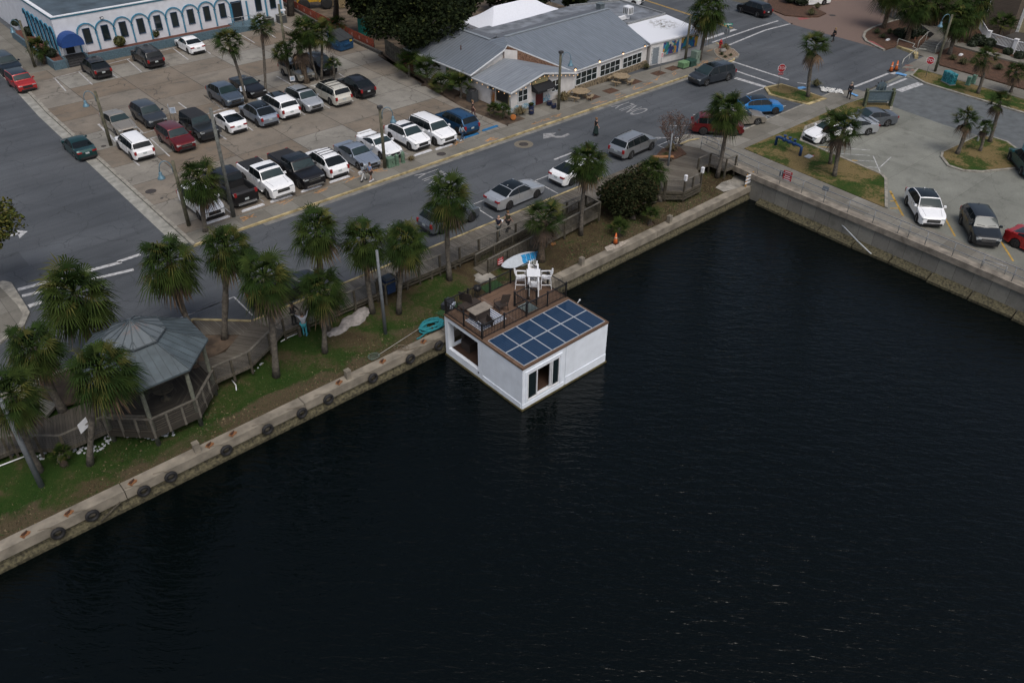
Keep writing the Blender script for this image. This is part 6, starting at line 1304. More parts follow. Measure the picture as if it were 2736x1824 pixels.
slab_roof('entrance_roof', [(53.85, 56.25, 3.18), (58.4, 56.25, 2.24), (58.4, 57.2, 2.3), (55.0, 61.5, 2.95), (53.85, 62.0, 3.18)], CORRL)
tr = MB(); tr.bar((49.66, 56.22, 2.16), (53.85, 56.22, 3.13), .05, .14); tr.bar((53.85, 56.22, 3.13), (58.42, 56.22, 2.19), .05, .14); tr.bar((49.66, 56.22, 2.16), (49.66, 62, 2.16), .05, .12); tr.bar((49.5, 62.0, 2.42), (49.5, 73, 2.42), .05, .12); tr.bar((49.5, 61.96, 2.40), (53.9, 62.0, 3.95), .05, .13); tr.bar((55.38, 63.28, 3.84), (58.35, 56.75, 2.2), .05, .10); tr.bar((53.9, 62.0, 3.96), (55.38, 63.28, 3.84), .05, .10); tr.bar((58.4, 56.7, 2.19), (70.78, 57.55, 2.19), .05, .10)
tr.build('fascia', TRIMW, RB)
rc = MB(); rc.bar((54.45, 64.9, 4.25), (54.45, 73, 4.25), .35, .05); rc.bar((56.3, 64.72, 4.23), (72.1, 65.12, 4.23), .35, .05); rc.build('ridge_cap', mat('ridge_metal', (.30, .33, .35), .5, .4), RB)
MB().prism([(58.75, 56.66), (70.4, 57.45), (70.4, 57.75), (58.75, 56.95)], 0, .62).build('stone_base', STONE, RB)
for a, b, c, d_ in (((145, 760), (370, 700), (145, 895), 0), ((400, 680), (610, 618), (402, 805), 0), ((637, 605), (835, 548), (640, 718), 0)):
    P0, P1, P2 = [onp(1500+x/3.92, y/3.92, A0, fn) for x, y in (a, b, c)]
    window(RB, (P0+P1)/2*.5+(P2+(P1+P2-P0))/2*.5+fn*.01, fx, (P1-P0).length, (P0-P2).length*.98, 4, 2, TRIMW)
WLAMP = mat('warm_bulb', (1.0, .55, .22), .5, var=0, emit=5.0)
for x, y in ((137, 728), (392, 645), (637, 563), (865, 486)):
    p = onp(1500+x/3.92, y/3.92, A0, fn)+fn*.14; t = thing('wall_lamp', 'lit warm wall lamp, %s on the long restaurant wall' % {137: 'leftmost', 392: 'second from the left', 637: 'third from the left', 865: 'rightmost'}[x], 'wall lamp', p, 0, 'lit wall lamps'); MB().lathe([(.05, -.06), (.07, 0), (.04, .07)], 10).build('bulb', WLAMP, t); MB().lathe([(.04, .07), (.13, .10), (.1, .16), (.03, .18)], 10).tube([(0, 0, .16), (-fn.x*.14, -fn.y*.14, .2)], .02, 5).build('shade', BLACKM, t)
en = (0, -1, 0); EY = (0, 56.6, 0)
E_ = lambda x, y: onp(1000+x/3.92, y/3.92, EY, en)
for (x0, y0), (x1, y1), c in (((1500, 948), (1606, 920), 2), ((1855, 850), (1935, 826), 2)):
    P0, P1 = E_(x0, y0), E_(x1, y1); window(RB, ((P0.x+P1.x)/2, 56.58, 1.49), (1, 0, 0), P1.x-P0.x, 1.18, c, 2, TRIMW)
d0, d1 = E_(1688, 1110).x, E_(1762, 1090).x
dob = MB().box(((d0+d1)/2, 56.56, 1.05), (d1-d0, .07, 1.86)).build('door', mat('door_red', (.10, .018, .018), .5), RB); MB().box(((d0+d1)/2, 56.515, 1.45), ((d1-d0)*.55, .02, .6)).build('door_pane', mat('door_lights', (.35, .37, .38), .3, var=.4, scale=20), dob); MB().box((d1-.1, 56.50, .95), (.04, .06, .12)).build('handle', CHR, dob)
wv, nt_, p_ = newmat('blue_wave_paint'); v_ = objc(nt_); nt_.links.new(mixc(nt_, ramp(nt_, noise(nt_, v_, 4, 4, .7, 2), [(.42, 0.0), (.56, 1.0)]), (.60, .60, .59), (.12, .30, .42)), p_.inputs['Base Color']); p_.inputs['Roughness'].default_value = .9
def fseg(x0, x1, zz): return [(x0, 56.585, .13), (x1, 56.585, .13)]+[(lerp(x1, x0, i/8), 56.585, zz*(1+.25*math.sin(i*2.3+x0))) for i in range(9)]
m = MB(); quad(m, fseg(50.02, d0-.05, .62)); quad(m, fseg(d1+.05, d1+1.0, .75)); m.build('painted_waves', wv, RB)
SAND = mat('sign_tan', (.36, .29, .15), .7, var=.1); LEAFG = mat('sign_leaf', (.04, .16, .06), .7); LETG = mat('sign_letters', (.03, .12, .08), .7)
def alice(origin, xd, w, h, lab):
    t = thing('shop_sign', lab, 'sign', origin); mt = frame((0, 0, 0), xd, (0, 0, 1)); MB().box((0, 0, 0), (w, h, .06)).xf(mt).build('panel', SAND, t)
    f = MB(); [f.box((s*(w/2), 0, .01), (.05, h+.05, .08)) for s in (-1, 1)]; [f.box((0, s*(h/2), .01), (w, .05, .08)) for s in (-1, 1)]; f.xf(mt).build('frame', PLB, t)
    tb = text_mb("Alice's", h*.52); tb.xf(mt @ Matrix.Translation((w*.12, h*.10, .034))); tb.build('lettering', LETG, t)
    lf = MB()
    for k in range(5):
        a = R_(20+35*k); lf.tube([(0, 0, 0), (h*.28*math.cos(a), h*.28*math.sin(a), 0)], [.05*h, .03*h], 5)
    lf.tube([(0, 0, 0), (0, -h*.25, 0)], .025*h, 5); lf.xf(mt @ Matrix.Translation((-w*.36, -.05*h, .035))); lf.build('palm_emblem', LEAFG, t)
    u = MB(); u.box((w*.1, -h*.24, .034), (w*.6, .02, .006)); [u.box((w*(-.12+.075*i), -h*.36, .034), (w*.03, h*.09, .006)) for i in range(7)]; u.xf(mt).build('small_lettering', LETG, t)
s0, s1 = E_(1645, 870), E_(1810, 790); alice(((s0.x+s1.x)/2, 56.5, 2.52), (1, 0, 0), 2.1, .62, "tan sign reading Alice's over the restaurant entrance")
alice((49.9, 65.3, 1.92), (0, -1, 0), 1.95, .9, "tan sign reading Alice's on the restaurant side wall behind palmettos")
aw = thing('awning', 'black entrance awning over the dark red restaurant door', 'awning', (53.75, 56.6, 1.6)); m = MB()
m.add([(-1.15, 0, .62), (1.25, 0, .62), (1.25, -.95, .18), (-1.15, -.95, .18), (-1.15, -.95, -.02), (1.25, -.95, -.02), (-1.15, 0, -.02), (1.25, 0, -.02)], [(0, 3, 2, 1), (3, 4, 5, 2), (0, 6, 4, 3), (1, 2, 5, 7)]); m.build('canvas', mat('awning_black', (.008, .009, .011), .8), aw); tb = text_mb('ENTRANCE', .17); tb.xf(frame((.5, -.965, .08), (1, 0, 0), (0, 0, 1))); tb.build('lettering', WHITE, aw)
side = lambda x, y: onp(1000+x/3.92, y/3.92, (50, 0, 0), (1, 0, 0))
t = thing('chalk_board', 'large black board in a tan frame on the restaurant side wall', 'board', (49.95, 57.75, 1.4)); mt = frame((0, 0, 0), (0, -1, 0), (0, 0, 1)); MB().box((0, 0, 0), (1.9, 1.25, .05)).xf(mt).build('frame', mat('board_frame', (.25, .21, .13), .8), t); MB().box((0, 0, .02), (1.65, 1.02, .03)).xf(mt).build('panel', mat('board_black', (.012, .013, .014), .5), t)
window(RB, (49.99, 59.3, 1.85), (0, -1, 0), .75, .45, 1, 1, mat('blue_window_frame', (.12, .2, .26), .6))
cord = MB(); bulbs = MB(); pth = [(49.62, 61.9-.8*i, 2.02-.06*(i % 2)) for i in range(8)]+[(49.66+(53.85-49.66)*i/7, 56.15, 2.04+(3.0-2.04)*i/7-.06*(i % 2)) for i in range(1, 8)]+[(53.85+4.5*i/8, 56.15, 3.0-.93*i/8-.06*(i % 2)) for i in range(1, 9)]
cord.tube(pth, .012, 4)
for p in pth[::1]: bulbs.lathe([(.01, -.1), (.04, -.06), (.035, -.02), (.015, 0)], 6, p)
t = thing('string_lights', 'string of small warm bulbs under the entrance eaves', 'string lights'); cord.build('cord', BLACKM, t); bulbs.build('bulbs', mat('small_bulb', (1.0, .62, .3), .5, var=0, emit=.7), t)
MB().lathe([(.06, 0), (.06, .45)], 8, (52.0, 66.5, 3.3)).build('vent_pipe', RUSTM, RB)
# ------------------------------------------------------------------ white roofed building with murals, grey flat roof behind
WB = thing('mural_building', 'low white building with a white flat roof, grey door and two bright murals', 'building')
B0, B1 = Vector((70.62, 57.35, 0)), Vector((78.0, 56.35, 0)); bx = (B1-B0).normalized(); bn = Vector((bx.y, -bx.x, 0))
MB().prism([(70.62, 57.35), (78.0, 56.35), (78.7, 62.2), (72.2, 62.4)], 0, [2.35, 2.45, 2.8, 2.8]).build('wall', WALLW, WB)
ob = MB().prism([(70.35, 57.25), (78.2, 56.15), (79.0, 62.3), (72.25, 62.4)], [2.36, 2.46, 2.8, 2.8], [2.5, 2.62, 2.95, 2.95]).build('roof', None or newmat('white_roof')[0], WB); m_ = ob.data.materials[0]; nt_ = m_.node_tree; p_ = nt_.nodes['Principled BSDF']; v_ = objc(nt_)
dv = nt_.nodes.new('ShaderNodeVectorMath'); dv.operation = 'DISTANCE'; nt_.links.new(v_, dv.inputs[0]); dv.inputs[1].default_value = (76.2, 60.4, 2.9); stn = math_(nt_, 'MULTIPLY', ramp(nt_, dv.outputs['Value'], [(.08, 1.0), (.19, 0.0)]), ramp(nt_, noise(nt_, v_, 2.5, 6, .75), [(.46, 0.0), (.6, 1.0)])); dvs = nt_.nodes.new('ShaderNodeMath')
nt_.links.remove(stn.node.inputs[0].links[0]); sc_ = math_(nt_, 'MULTIPLY', dv.outputs['Value'], .1); nt_.links.new(ramp(nt_, sc_, [(.08, 1.0), (.2, 0.0)]), stn.node.inputs[0])
nt_.links.new(mixc(nt_, stn, (.66, .68, .72), (.10, .085, .055)), p_.inputs['Base Color']); p_.inputs['Roughness'].default_value = .7
bp = lambda x, y: onp(1500+x/3.92, y/3.92, B0, bn)
P0, P1 = bp(940, 690), bp(1000, 680); c = (P0+P1)/2; MB().box((0, 0, 0), ((P1-P0).length, 1.75, .06)).xf(frame((c.x+bn.x*.02, c.y+bn.y*.02, 1.0), bx, (0, 0, 1))).build('door', mat('door_grey', (.19, .22, .245), .6), WB)
f = MB(); wd_ = (P1-P0).length/2+.06; [f.box((s*wd_, 0, 0), (.1, 1.85, .09)) for s in (-1, 1)]; f.box((0, .92, 0), (2*wd_, .1, .09)); f.xf(frame((c.x+bn.x*.02, c.y+bn.y*.02, 1.0), bx, (0, 0, 1))).build('door_frame', mat('peeling_white', (.5, .52, .53), .9, var=.4, scale=8), WB)
def mural_mat(n, off, cols):
    m, nt, p = newmat(n); v = mapv(nt, objc(nt), (1.0, 1.0, .8)); dn = nt.nodes.new('ShaderNodeTexNoise'); dn.inputs['Scale'].default_value = 1.4; nt.links.new(v, dn.inputs['Vector']); a = nt.nodes.new('ShaderNodeVectorMath'); a.operation = 'MULTIPLY_ADD'; nt.links.new(dn.outputs['Color'], a.inputs[0]); a.inputs[1].default_value = (1.2,)*3; nt.links.new(v, a.inputs[2])
    vo = nt.nodes.new('ShaderNodeTexVoronoi'); vo.inputs['Scale'].default_value = 2.7; nt.links.new(a.outputs[0], vo.inputs['Vector']); s = sep(nt, vo.outputs['Color']); r = nt.nodes.new('ShaderNodeValToRGB'); r.color_ramp.interpolation = 'CONSTANT'; e = r.color_ramp.elements
    while len(e) < len(cols): e.new(.5)
    for i, (el, c) in enumerate(zip(e, cols)): el.position = i/len(cols); el.color = (*c, 1)
    nt.links.new(s[0], r.inputs[0]); nt.links.new(r.outputs[0], p.inputs['Base Color']); p.inputs['Roughness'].default_value = .8; return m
for (a, b, c, d_), cols, lab in ((((1057, 460), (1235, 411), (1065, 580), (1225, 535)), [(.02, .03, .10), (.02, .10, .30), (.03, .22, .30), (.40, .20, .04), (.05, .03, .12), (.35, .35, .30), (.02, .14, .12)], 'left mural of blue and orange tropical leaves on the white building'), (((1257, 405), (1430, 355), (1252, 520), (1420, 470)), [(.02, .16, .35), (.45, .26, .03), (.05, .08, .03), (.03, .08, .30), (.5, .42, .25), (.10, .14, .04), (.02, .22, .30)], 'right mural of yellow and blue leaves beside the tall palm')):
    Q = [bp(*x) for x in (c, d_, b, a)]; o = sum(Q, Vector())/4; t = thing('mural', lab, 'mural', o+bn*.03, 0, 'wall murals'); m = MB(); L_0, H_0 = (Q[1]-Q[0]).length, ((Q[3]-Q[0]).length+(Q[2]-Q[1]).length)/2
    mt = frame((0, 0, 0), bx, (0, 0, 1)); MB().box((0, 0, 0), (L_0, H_0, .05)).xf(mt).build('panel', mural_mat('mural_'+lab.split()[0], 0, cols), t); MB().box((0, -H_0/2-.06, .02), (L_0, .1, .12)).xf(mt).build('ledge', mat('ledge_grey', (.2, .18, .18), .9), t)
FB = thing('flat_roof_block', 'grey flat roofed block behind the white roof at the street corner', 'building'); MB().prism([(72.3, 62.45), (78.75, 62.3), (79.2, 69.8), (72.8, 72.0)], 0, 2.85).build('wall', WALLW, FB)
MB().prism([(72.25, 62.43), (78.85, 62.28), (79.3, 69.9), (72.8, 72.1), (57.4, 72.1), (57.3, 69.1), (72.62, 69.25)], 2.86, 2.98).build('roof', mat('grey_membrane', (.15, .165, .185), .8, var=.3, scale=.9), FB)
pp = MB(); [pp.bar((*a, 3.05), (*b, 3.05), .16, .2) for a, b in (((78.8, 62.4), (79.25, 69.8)), ((79.25, 69.8), (72.8, 72.0)), ((72.4, 62.5), (78.7, 62.36)))]; pp.build('parapet', mat('parapet_grey', (.22, .23, .235), .8, var=.2), FB)
t = thing('roof_cooler', 'white box cooler with louvres on a duct over the grey flat roof', 'air cooler', (74.0, 63.9, 2.98)); MB().box((0, 0, .98), (.85, .85, .85)).build('housing', WHITE, t); MB().box((0, 0, .30), (.35, .35, .5)).build('neck', WHITE, t); MB().box((-1.0, 0, .30), (1.75, .4, .36)).build('duct', WHITE, t)
lv = MB(); [lv.box((s*.43*a, s*.43*b, .98), (.02 if a else .16, .02 if b else .16, .6)) for s in (-1, 1) for a, b in ((1, 0), (0, 1))]
for k in (-.25, 0, .25):
    for s in (-1, 1): lv.box((s*.432, k, .97), (.02, .16, .62)); lv.box((k, s*.432, .97), (.16, .02, .62))
lv.build('louvres', mat('louvre_grey', (.16, .17, .17), .7), t)
t = thing('roof_vent', 'grey metal exhaust stack on the flat roof behind the ridge', 'roof vent', (73.5, 67.7, 2.98)); MB().box((0, 0, .5), (.7, .7, 1.0)).build('stack', mat('galv_dull', (.16, .19, .2), .6, .4), t); MB().box((0, 0, 1.04), (.82, .82, .08)).build('cap', mat('galv_dull', (.16, .19, .2), .6, .4), t)
# tent
t = thing('tent', 'big white frame tent with a scalloped valance behind the metal roof', 'tent'); TW = mat('tent_white', (.68, .70, .75), .6, var=.03)
a, b, c, d_ = Vector((59.5, 70.6, 2.65)), Vector((72.0, 71.2, 2.65)), Vector((72.2, 77.2, 2.65)), Vector((60.0, 76.8, 2.65)); r0, r1 = Vector((62.6, 73.8, 4.35)), Vector((68.4, 73.9, 4.35)); m = MB(); o_ = []
def sag(p, q, r_, s): pass
for P4 in ((a, b, r1, r0), (c, d_, r0, r1), (d_, a, r0), (b, c, r1)):
    k = 8
    for i in range(k):
        for j in range(k):
            def pt(u, v):
                lo = P4[0].lerp(P4[1], u); hi = P4[-1].lerp(P4[2], u) if len(P4) == 4 else P4[2]; p = lo.lerp(hi, v); p.z -= .22*math.sin(math.pi*v)*(1-.3*math.sin(math.pi*u)); return p
            m.add([pt(i/k, j/k), pt((i+1)/k, j/k), pt((i+1)/k, (j+1)/k), pt(i/k, (j+1)/k)], [(0, 1, 2, 3)], 0, True)
m.build('canopy', TW, t); m = MB()
for p, q in ((a, b), (b, c), (c, d_), (d_, a)):
    n = int((q-p).length/.62)
    for i in range(n):
        u, v = p.lerp(q, i/n), p.lerp(q, (i+1)/n); mid = (u+v)/2; m.add([u, v, v-UP*.28, mid.lerp(v, .5)-UP*.38, mid-UP*.40, mid.lerp(u, .5)-UP*.38, u-UP*.28], [tuple(range(7))])
m.build('valance', TW, t); pm = MB().tube([(0, 0, 0), (0, 0, 2.6)], .05, 6).mesh('pole', WHITE)
for p in (a, b, c, d_, (a+b)/2, (c+d_)/2): link('pole', pm, t).location = (p.x, p.y, 0)
# ------------------------------------------------------------------ blue and white arcaded building
BB = thing('arcade_building', 'long white building with turquoise arches and a flat dark roof', 'building'); SKYB = mat('arch_turquoise', (.045, .20, .31), .7, var=.12); NAVY = mat('frame_navy', (.015, .045, .09), .6); BASEB = mat('base_bluegrey', (.075, .125, .155), .85, var=.18)
WBL = mat('stucco_bright', (.62, .64, .68), .9, var=.05, scale=1.5); BX, BY, ZR = 22.95, 98.4, 4.9
MB().prism([(BX, BY), (49.4, BY), (49.4, 125), (BX, 125)], 0, ZR-.35).build('wall', WBL, BB)
pp = MB(); [pp.prism(q_, ZR-.35, ZR) for q_ in ([(BX, BY), (49.4, BY), (49.4, BY+.35), (BX, BY+.35)], [(BX, BY+.35), (BX+.35, BY+.35), (BX+.35, 125), (BX, 125)], [(49.05, BY+.35), (49.4, BY+.35), (49.4, 125), (49.05, 125)])]; pp.build('parapet', WBL, BB)
MB().prism([(BX+.35, BY+.35), (49.05, BY+.35), (49.05, 124.9), (BX+.35, 124.9)], ZR-.36, ZR-.28).build('roof', mat('blue_membrane', (.060, .085, .105), .75, var=.25, scale=.6), BB)
cp = MB(); [cp.bar((*a, ZR+.03), (*b, ZR+.03), .4, .07) for a, b in (((BX, BY+.17), (49.4, BY+.17)), ((BX+.17, BY+.37), (BX+.17, 125)))]; cp.build('coping', WHITE, BB)
cb = MB(); cb.bar((BX-.03, BY-.03, ZR-.09), (49.4, BY-.03, ZR-.09), .05, .14); cb.bar((BX-.03, BY, ZR-.09), (BX-.03, 125, ZR-.09), .05, .14); cb.build('coping_band', mat('band_teal', (.03, .13, .19), .7), BB)
def arch(o, xd, w, zs, wide=.13, cols=True):
    """round arch and its right column; o is the foot of the bay centre"""
    m = MB(); mt = frame(o, xd, (0, 0, 1)); R0 = w/2
    for i in range(12):
        a0, a1 = math.pi*i/12, math.pi*(i+1)/12; m.bar((R0*math.cos(a0), zs+R0*math.sin(a0), .06), (R0*math.cos(a1), zs+R0*math.sin(a1), .06), .12, wide)
    ob = m.xf(mt).build('arch', SKYB, BB)
    if cols: q_ = MB(); q_.box((R0, (zs+.0)/2, .07), (.14, zs, .13)); q_.box((R0, zs-.04, .08), (.24, .12, .17)); q_.xf(mt).build('column', SKYB, BB)
bw = 1.94; x0 = 25.02
for i in range(9):
    cx = x0+bw*(i+.5); arch((cx, BY, .95), (1, 0, 0), bw, 1.9); window(BB, (cx, BY-.005, 2.52), (1, 0, 0), .78, 1.62, 1, 1, NAVY, .08)
q_ = MB(); q_.box((x0, BY-.07, 1.9), (.14, .13, 1.9)); q_.build('column', SKYB, BB)
for cx in (46.1, 48.0): window(BB, (cx, BY-.005, 2.5), (1, 0, 0), .8, 1.6, 1, 1, NAVY, .08)
dm_ = MB().box((43.3, BY-.02, 2.05), (1.1, .08, 2.1)).build('door', mat('door_dark', (.015, .018, .02), .3), BB); f = MB(); [f.box((43.3+s*.62, BY-.03, 2.1), (.12, .1, 2.3)) for s in (-1, 1)]; f.box((43.3, BY-.03, 3.22), (1.36, .1, .12)); f.build('door_frame', NAVY, BB)
q_ = MB(); [q_.box((x, BY-.07, 2.0), (.18, .14, 2.2)) for x in (42.55, 44.6, 47.05, 49.0)]; q_.build('pilasters', SKYB, BB)
for i in range(7):
    y = 99.5+i*1.55; arch((BX, y, .95), (0, -1, 0), 1.3, 2.2, .12); window(BB, (BX-.005, y, 2.5), (0, -1, 0), .6, 2.2, 1, 1, NAVY, .08)
# planter round the foot, stairs, ramp
pl = MB(); 
for q_ in ([(25.0, 96.85), (41.9, 96.85), (41.9, 97.05), (25.0, 97.05)], [(25.0, 97.05), (25.2, 97.05), (25.2, 98.4), (25.0, 98.4)], [(21.5, 96.95), (22.95, 96.95), (22.95, 97.15), (21.5, 97.15)], [(21.5, 97.15), (21.7, 97.15), (21.7, 112), (21.5, 112)], [(22.75, 97.15), (22.95, 97.15), (22.95, 98.4), (22.75, 98.4)]): pl.prism(q_, 0, 1.0)
pl.build('planter_wall', BASEB, BB); so_ = MB(); so_.prism([(25.2, 97.05), (41.9, 97.05), (41.9, 98.4), (25.2, 98.4)], 0, .86); so_.prism([(21.7, 97.15), (22.75, 97.15), (22.75, 98.4), (22.95, 98.4), (22.95, 112), (21.7, 112)], 0, .86); so_.build('planter_soil', mat('red_mulch', (.10, .035, .022), .95, var=.3, scale=6), BB)
stp = MB(); [stp.box((23.97, 97.0+i*.3, .12+(i+1)*.09), (2.0, .32, (i+1)*.18)) for i in range(5)]; stp.build('stairs', mat('stair_dark', (.035, .035, .036), .9, var=.3), BB); MB().box((23.9, BY-.02, 1.95), (.85, .06, 1.75)).build('entry_door', mat('door_dark', (.015, .018, .02), .3), BB); MB().box((24.6, BY-.02, 1.9), (.5, .05, 1.5)).build('sidelight', WBL, BB)
rp = MB(); rp.prism([(41.9, 96.85), (45.6, 96.85), (45.6, 98.4), (41.9, 98.4)], 0, [.95, .3, .95, .95]); rp.build('ramp', BASEB, BB); rl_ = MB()
for y in (96.95,): rl_.tube([(41.95, y, 1.85), (44.2, y, 1.85), (45.6, y, 1.2)], .03, 6); rl_.tube([(41.95, y, 1.45), (44.2, y, 1.45), (45.6, y, .8)], .025, 6); [rl_.tube([(x, y, z0), (x, y, z1)], .03, 6) for x, z0, z1 in ((41.95, .9, 1.85), (43.1, .8, 1.85), (44.2, .5, 1.85), (45.6, .3, 1.2))]
rl_.tube([(41.95, 96.95, 1.85), (41.95, 98.3, 1.85)], .03, 6); rl_.build('ramp_rail', GALV, BB)
t = thing('entrance_canopy', 'royal blue barrel awning over the corner steps of the arcaded building', 'awning', (23.95, 97.6, 0)); m = MB(); n = 12; R0 = 1.15; f0 = [(-R0*math.cos(math.pi*i/n), .8, 2.35+R0*.95*math.sin(math.pi*i/n)) for i in range(n+1)]; f1 = [(x, -.75, z) for x, y, z in f0]
m.add(f0+f1, [(i, n+1+i, n+2+i, i+1) for i in range(n)]+[tuple(range(n+1, 2*n+2))], 0, False); m.add([(-R0, .8, 2.35), (-R0, -.75, 2.35), (R0, -.75, 2.35), (R0, .8, 2.35), (-R0, .8, 2.15), (-R0, -.75, 2.15), (R0, -.75, 2.15), (R0, .8, 2.15)], [(0, 4, 5, 1), (1, 5, 6, 2), (2, 6, 7, 3)]); m.build('canvas', mat('canvas_blue', (.010, .050, .20), .7, var=.08), t)
for s in (-1, 1): MB().tube([(s*R0, -.72, .1), (s*R0, -.72, 2.2)], .03, 6).build('pole', GALV, t)
t = thing('flood_light', 'small dark flood light on the wall above the second arch', 'flood light', (27.9, BY-.1, 4.05)); MB().box((0, -.08, .05), (.34, .2, .2)).build('housing', mat('lamp_dark', (.05, .05, .05), .6), t); MB().box((0, -.19, .05), (.26, .02, .13)).build('lens', WHITE, t)
for x, y, l in ((46.6, 97.3, 'left'), (48.4, 97.5, 'right')):
    t = thing('air_conditioner', '%s grey air conditioner at the right end of the arcaded building' % l, 'air conditioner', (x, y, .12)); MB().box((0, 0, .45), (.95, .95, .9)).build('casing', mat('ac_grey', (.06, .065, .065), .7), t); MB().box((0, 0, .93), (1.0, 1.0, .06)).build('top', mat('ac_top', (.25, .25, .22), .6), t); MB().lathe([(.36, 0), (.36, .03)], 16, (0, 0, .96)).build('fan_grille', BLACKM, t)
# ------------------------------------------------------------------ tan house at the top right
TH = thing('tan_house', 'tan and brown sided house with white corner trim behind a picket railing', 'house'); SID = m_seam('brown_siding', (.115, .09, .07), .18, 2, .35, .9, 0, 0, .08); SIDY = m_seam('yellow_siding', (.36, .32, .20), .2, 2, .35, .8, 0, 0, .08)
MB().prism([(111.3, 36.2), (113.0, 36.2), (113.0, 52), (111.3, 52)], 0, 9).build('brown_wall', SID, TH); MB().prism([(112.9, 20), (122, 20), (122, 36.0), (112.9, 36.0)], 0, 9).build('yellow_wall', SIDY, TH); c_ = MB(); c_.box((112.85, 36.0, 4.5), (.3, .3, 9)); c_.build('corner_trim', TRIMW, TH); window(TH, (111.28, 40.3, 3.6), (0, -1, 0), 1.7, 2.4, 1, 1, TRIMW); MB().prism([(105.2, 20), (112.9, 20), (112.9, 36.0), (105.8, 36.6)], 0, .5).build('porch', mat('porch_dark', (.05, .047, .043), .9), TH)
t = thing('picket_railing', 'white picket railing around the porch of the tan house', 'railing', (0, 0, 0)); rl_ = MB(); pk = MB(); corners = [(110.5, 39.6), (105.85, 36.6), (104.95, 33.2), (104.6, 29.5), (104.2, 20)]
for p, q_ in zip(corners, corners[1:]):
    p, q_ = Vector((*p, .5)), Vector((*q_, .5)); L_0 = (q_-p).length; rl_.bar(p+UP*1.05, q_+UP*1.05, .1, .07); rl_.bar(p+UP*.12, q_+UP*.12, .08, .06); n = int(L_0/.16); [pk.bar(p.lerp(q_, i/n)+UP*.12, p.lerp(q_, i/n)+UP*1.05, .05, .05) for i in range(n)]
rl_.build('rails', WHITE, t); pk.build('pickets', WHITE, t); pm = MB().box((0, 0, .85), (.36, .36, 1.7)).box((0, 0, 1.73), (.46, .46, .08)).mesh('post', WHITE)
for p in corners[1:-1]: link('post', pm, t).location = (*p, 0)
# garden steps, path, ramp rails
st = MB(); xs_ = Vector((98.4, 41.1, 0)); e_ = Vector((0, -1, 0))
for i in range(4): st.box((98.55+i*.4, 40.0, .1+(i+1)*.085), (.42, 2.0, (i+1)*.17))
S('garden_steps', st, mat('step_concrete', (.17, .165, .145), .9, var=.2)); S('garden_path', MB().prism([(100.1, 41.0), (103.2, 41.6), (107, 46), (110, 52), (111.2, 51), (108.5, 45), (105.2, 40.5), (103.6, 38.9), (100.1, 39.0)], 0, .78), WALK); S('garden_path', MB().prism([(103.4, 39.2), (104.2, 38.6), (103.3, 33), (102.5, 20), (101.2, 20), (101.9, 33), (102.6, 38.9)], 0, .3), WALK)
def handrail(lab, pts): t = thing('handrail', lab, 'handrail', (0, 0, 0)); MB().tube(pts, .035, 6).build('rail', mat('rail_cream', (.45, .45, .40), .5), t); [MB().tube([(p[0], p[1], .1), p], .03, 6).build('post', mat('rail_cream', (.45, .45, .40), .5), t) for p in (pts[1], pts[-2])]
handrail('cream handrail left of the garden steps', [(98.2, 41.05, .5), (98.3, 41.05, 1.1), (99.9, 41.05, 1.75), (100.4, 41.05, 1.72)]); handrail('cream handrail right of the garden steps', [(98.2, 38.95, .5), (98.3, 38.95, 1.1), (99.9, 38.95, 1.75), (100.4, 38.95, 1.72)])
handrail('curving pipe handrail beside the yellow kerb ramp', [(97.45, 43.2, .6), (97.5, 43.1, 1.0), (97.0, 40.9, 1.0), (95.9, 40.6, .98), (95.6, 39.9, .95), (96.3, 39.2, .95)]); handrail('short pipe handrail at the foot of the ramp', [(90.9, 39.1, .5), (91.2, 39.15, .95), (93.2, 39.5, .98), (95.4, 39.9, .98)])
S('kerb', MB().prism([(97.3, 43.0), (96.6, 40.6), (95.2, 39.75), (95.4, 39.45), (97.0, 40.3), (97.6, 42.9)], 0, .26), KERBY)
# ================================================================== STREET FURNITURE AND SMALL THINGS
def hgt(base, ty):
    lo, hi = 0.0, 20.0
    for _ in range(40):
        m = (lo+hi)/2
        if proj(Vector(base)+UP*m)[1] > ty: lo = m
        else: hi = m
    return lo
WPOLE = mat('timber_pole', (.105, .10, .068), .95, var=.3, scale=3); LAMPB = mat('lamp_teal', (.12, .22, .28), .45, .3, var=.08); BOXG = mat('utility_green', (.10, .17, .115), .7, var=.15); BOXD = mat('utility_dark_green', (.02, .06, .045), .6)
def pole(label, base, topy, z=.12, lamp=None, flood=False, m=None, r=.13, cat='lamp post', name='lamp_post', lean=(0, 0)):
    b = g(*base, z); h = hgt(b, topy); t = thing(name, label, cat, b); top = Vector((lean[0], lean[1], h)); MB().tube([(0, 0, -.1), top*.5, top], [r*1.15, r, r*.85], 10).build('pole', m or WPOLE, t)
    if lamp:
        d = Vector((*lamp, 0)).normalized(); p = top-UP*.55+d*.14; arm = [p-UP*.3]+[p+d*(.42-.42*math.cos(a))+UP*(.62*math.sin(a)) for a in [math.pi*i/9 for i in range(10)]]; arm.append(arm[-1]-UP*.12); MB().tube(arm, .03, 6).build('gooseneck', LAMPB, t)
        e = arm[-1]; sh = MB().lathe([(.07, .0), (.11, -.05), (.11, -.22), (.17, -.30), (.26, -.46), (.27, -.50)], 16, tuple(e)); sh.build('lamp_shade', LAMPB, t)
    if flood: MB().box((0, -.05, h+.12), (.36, .30, .22)).build('flood_light', mat('lamp_dark', (.05, .05, .05), .6), t)
    return t
pole('timber lamp post at the left edge of the lot beside the champagne sedan', (297, 389), 244, lamp=(-.75, .3))
pole('timber lamp post half behind the street corner palm', (505, 603), 430, lamp=(-.8, .3))
pole('timber lamp post on the sidewalk beside the arcaded building', (94, 180), 55, lamp=(-.75, .4))
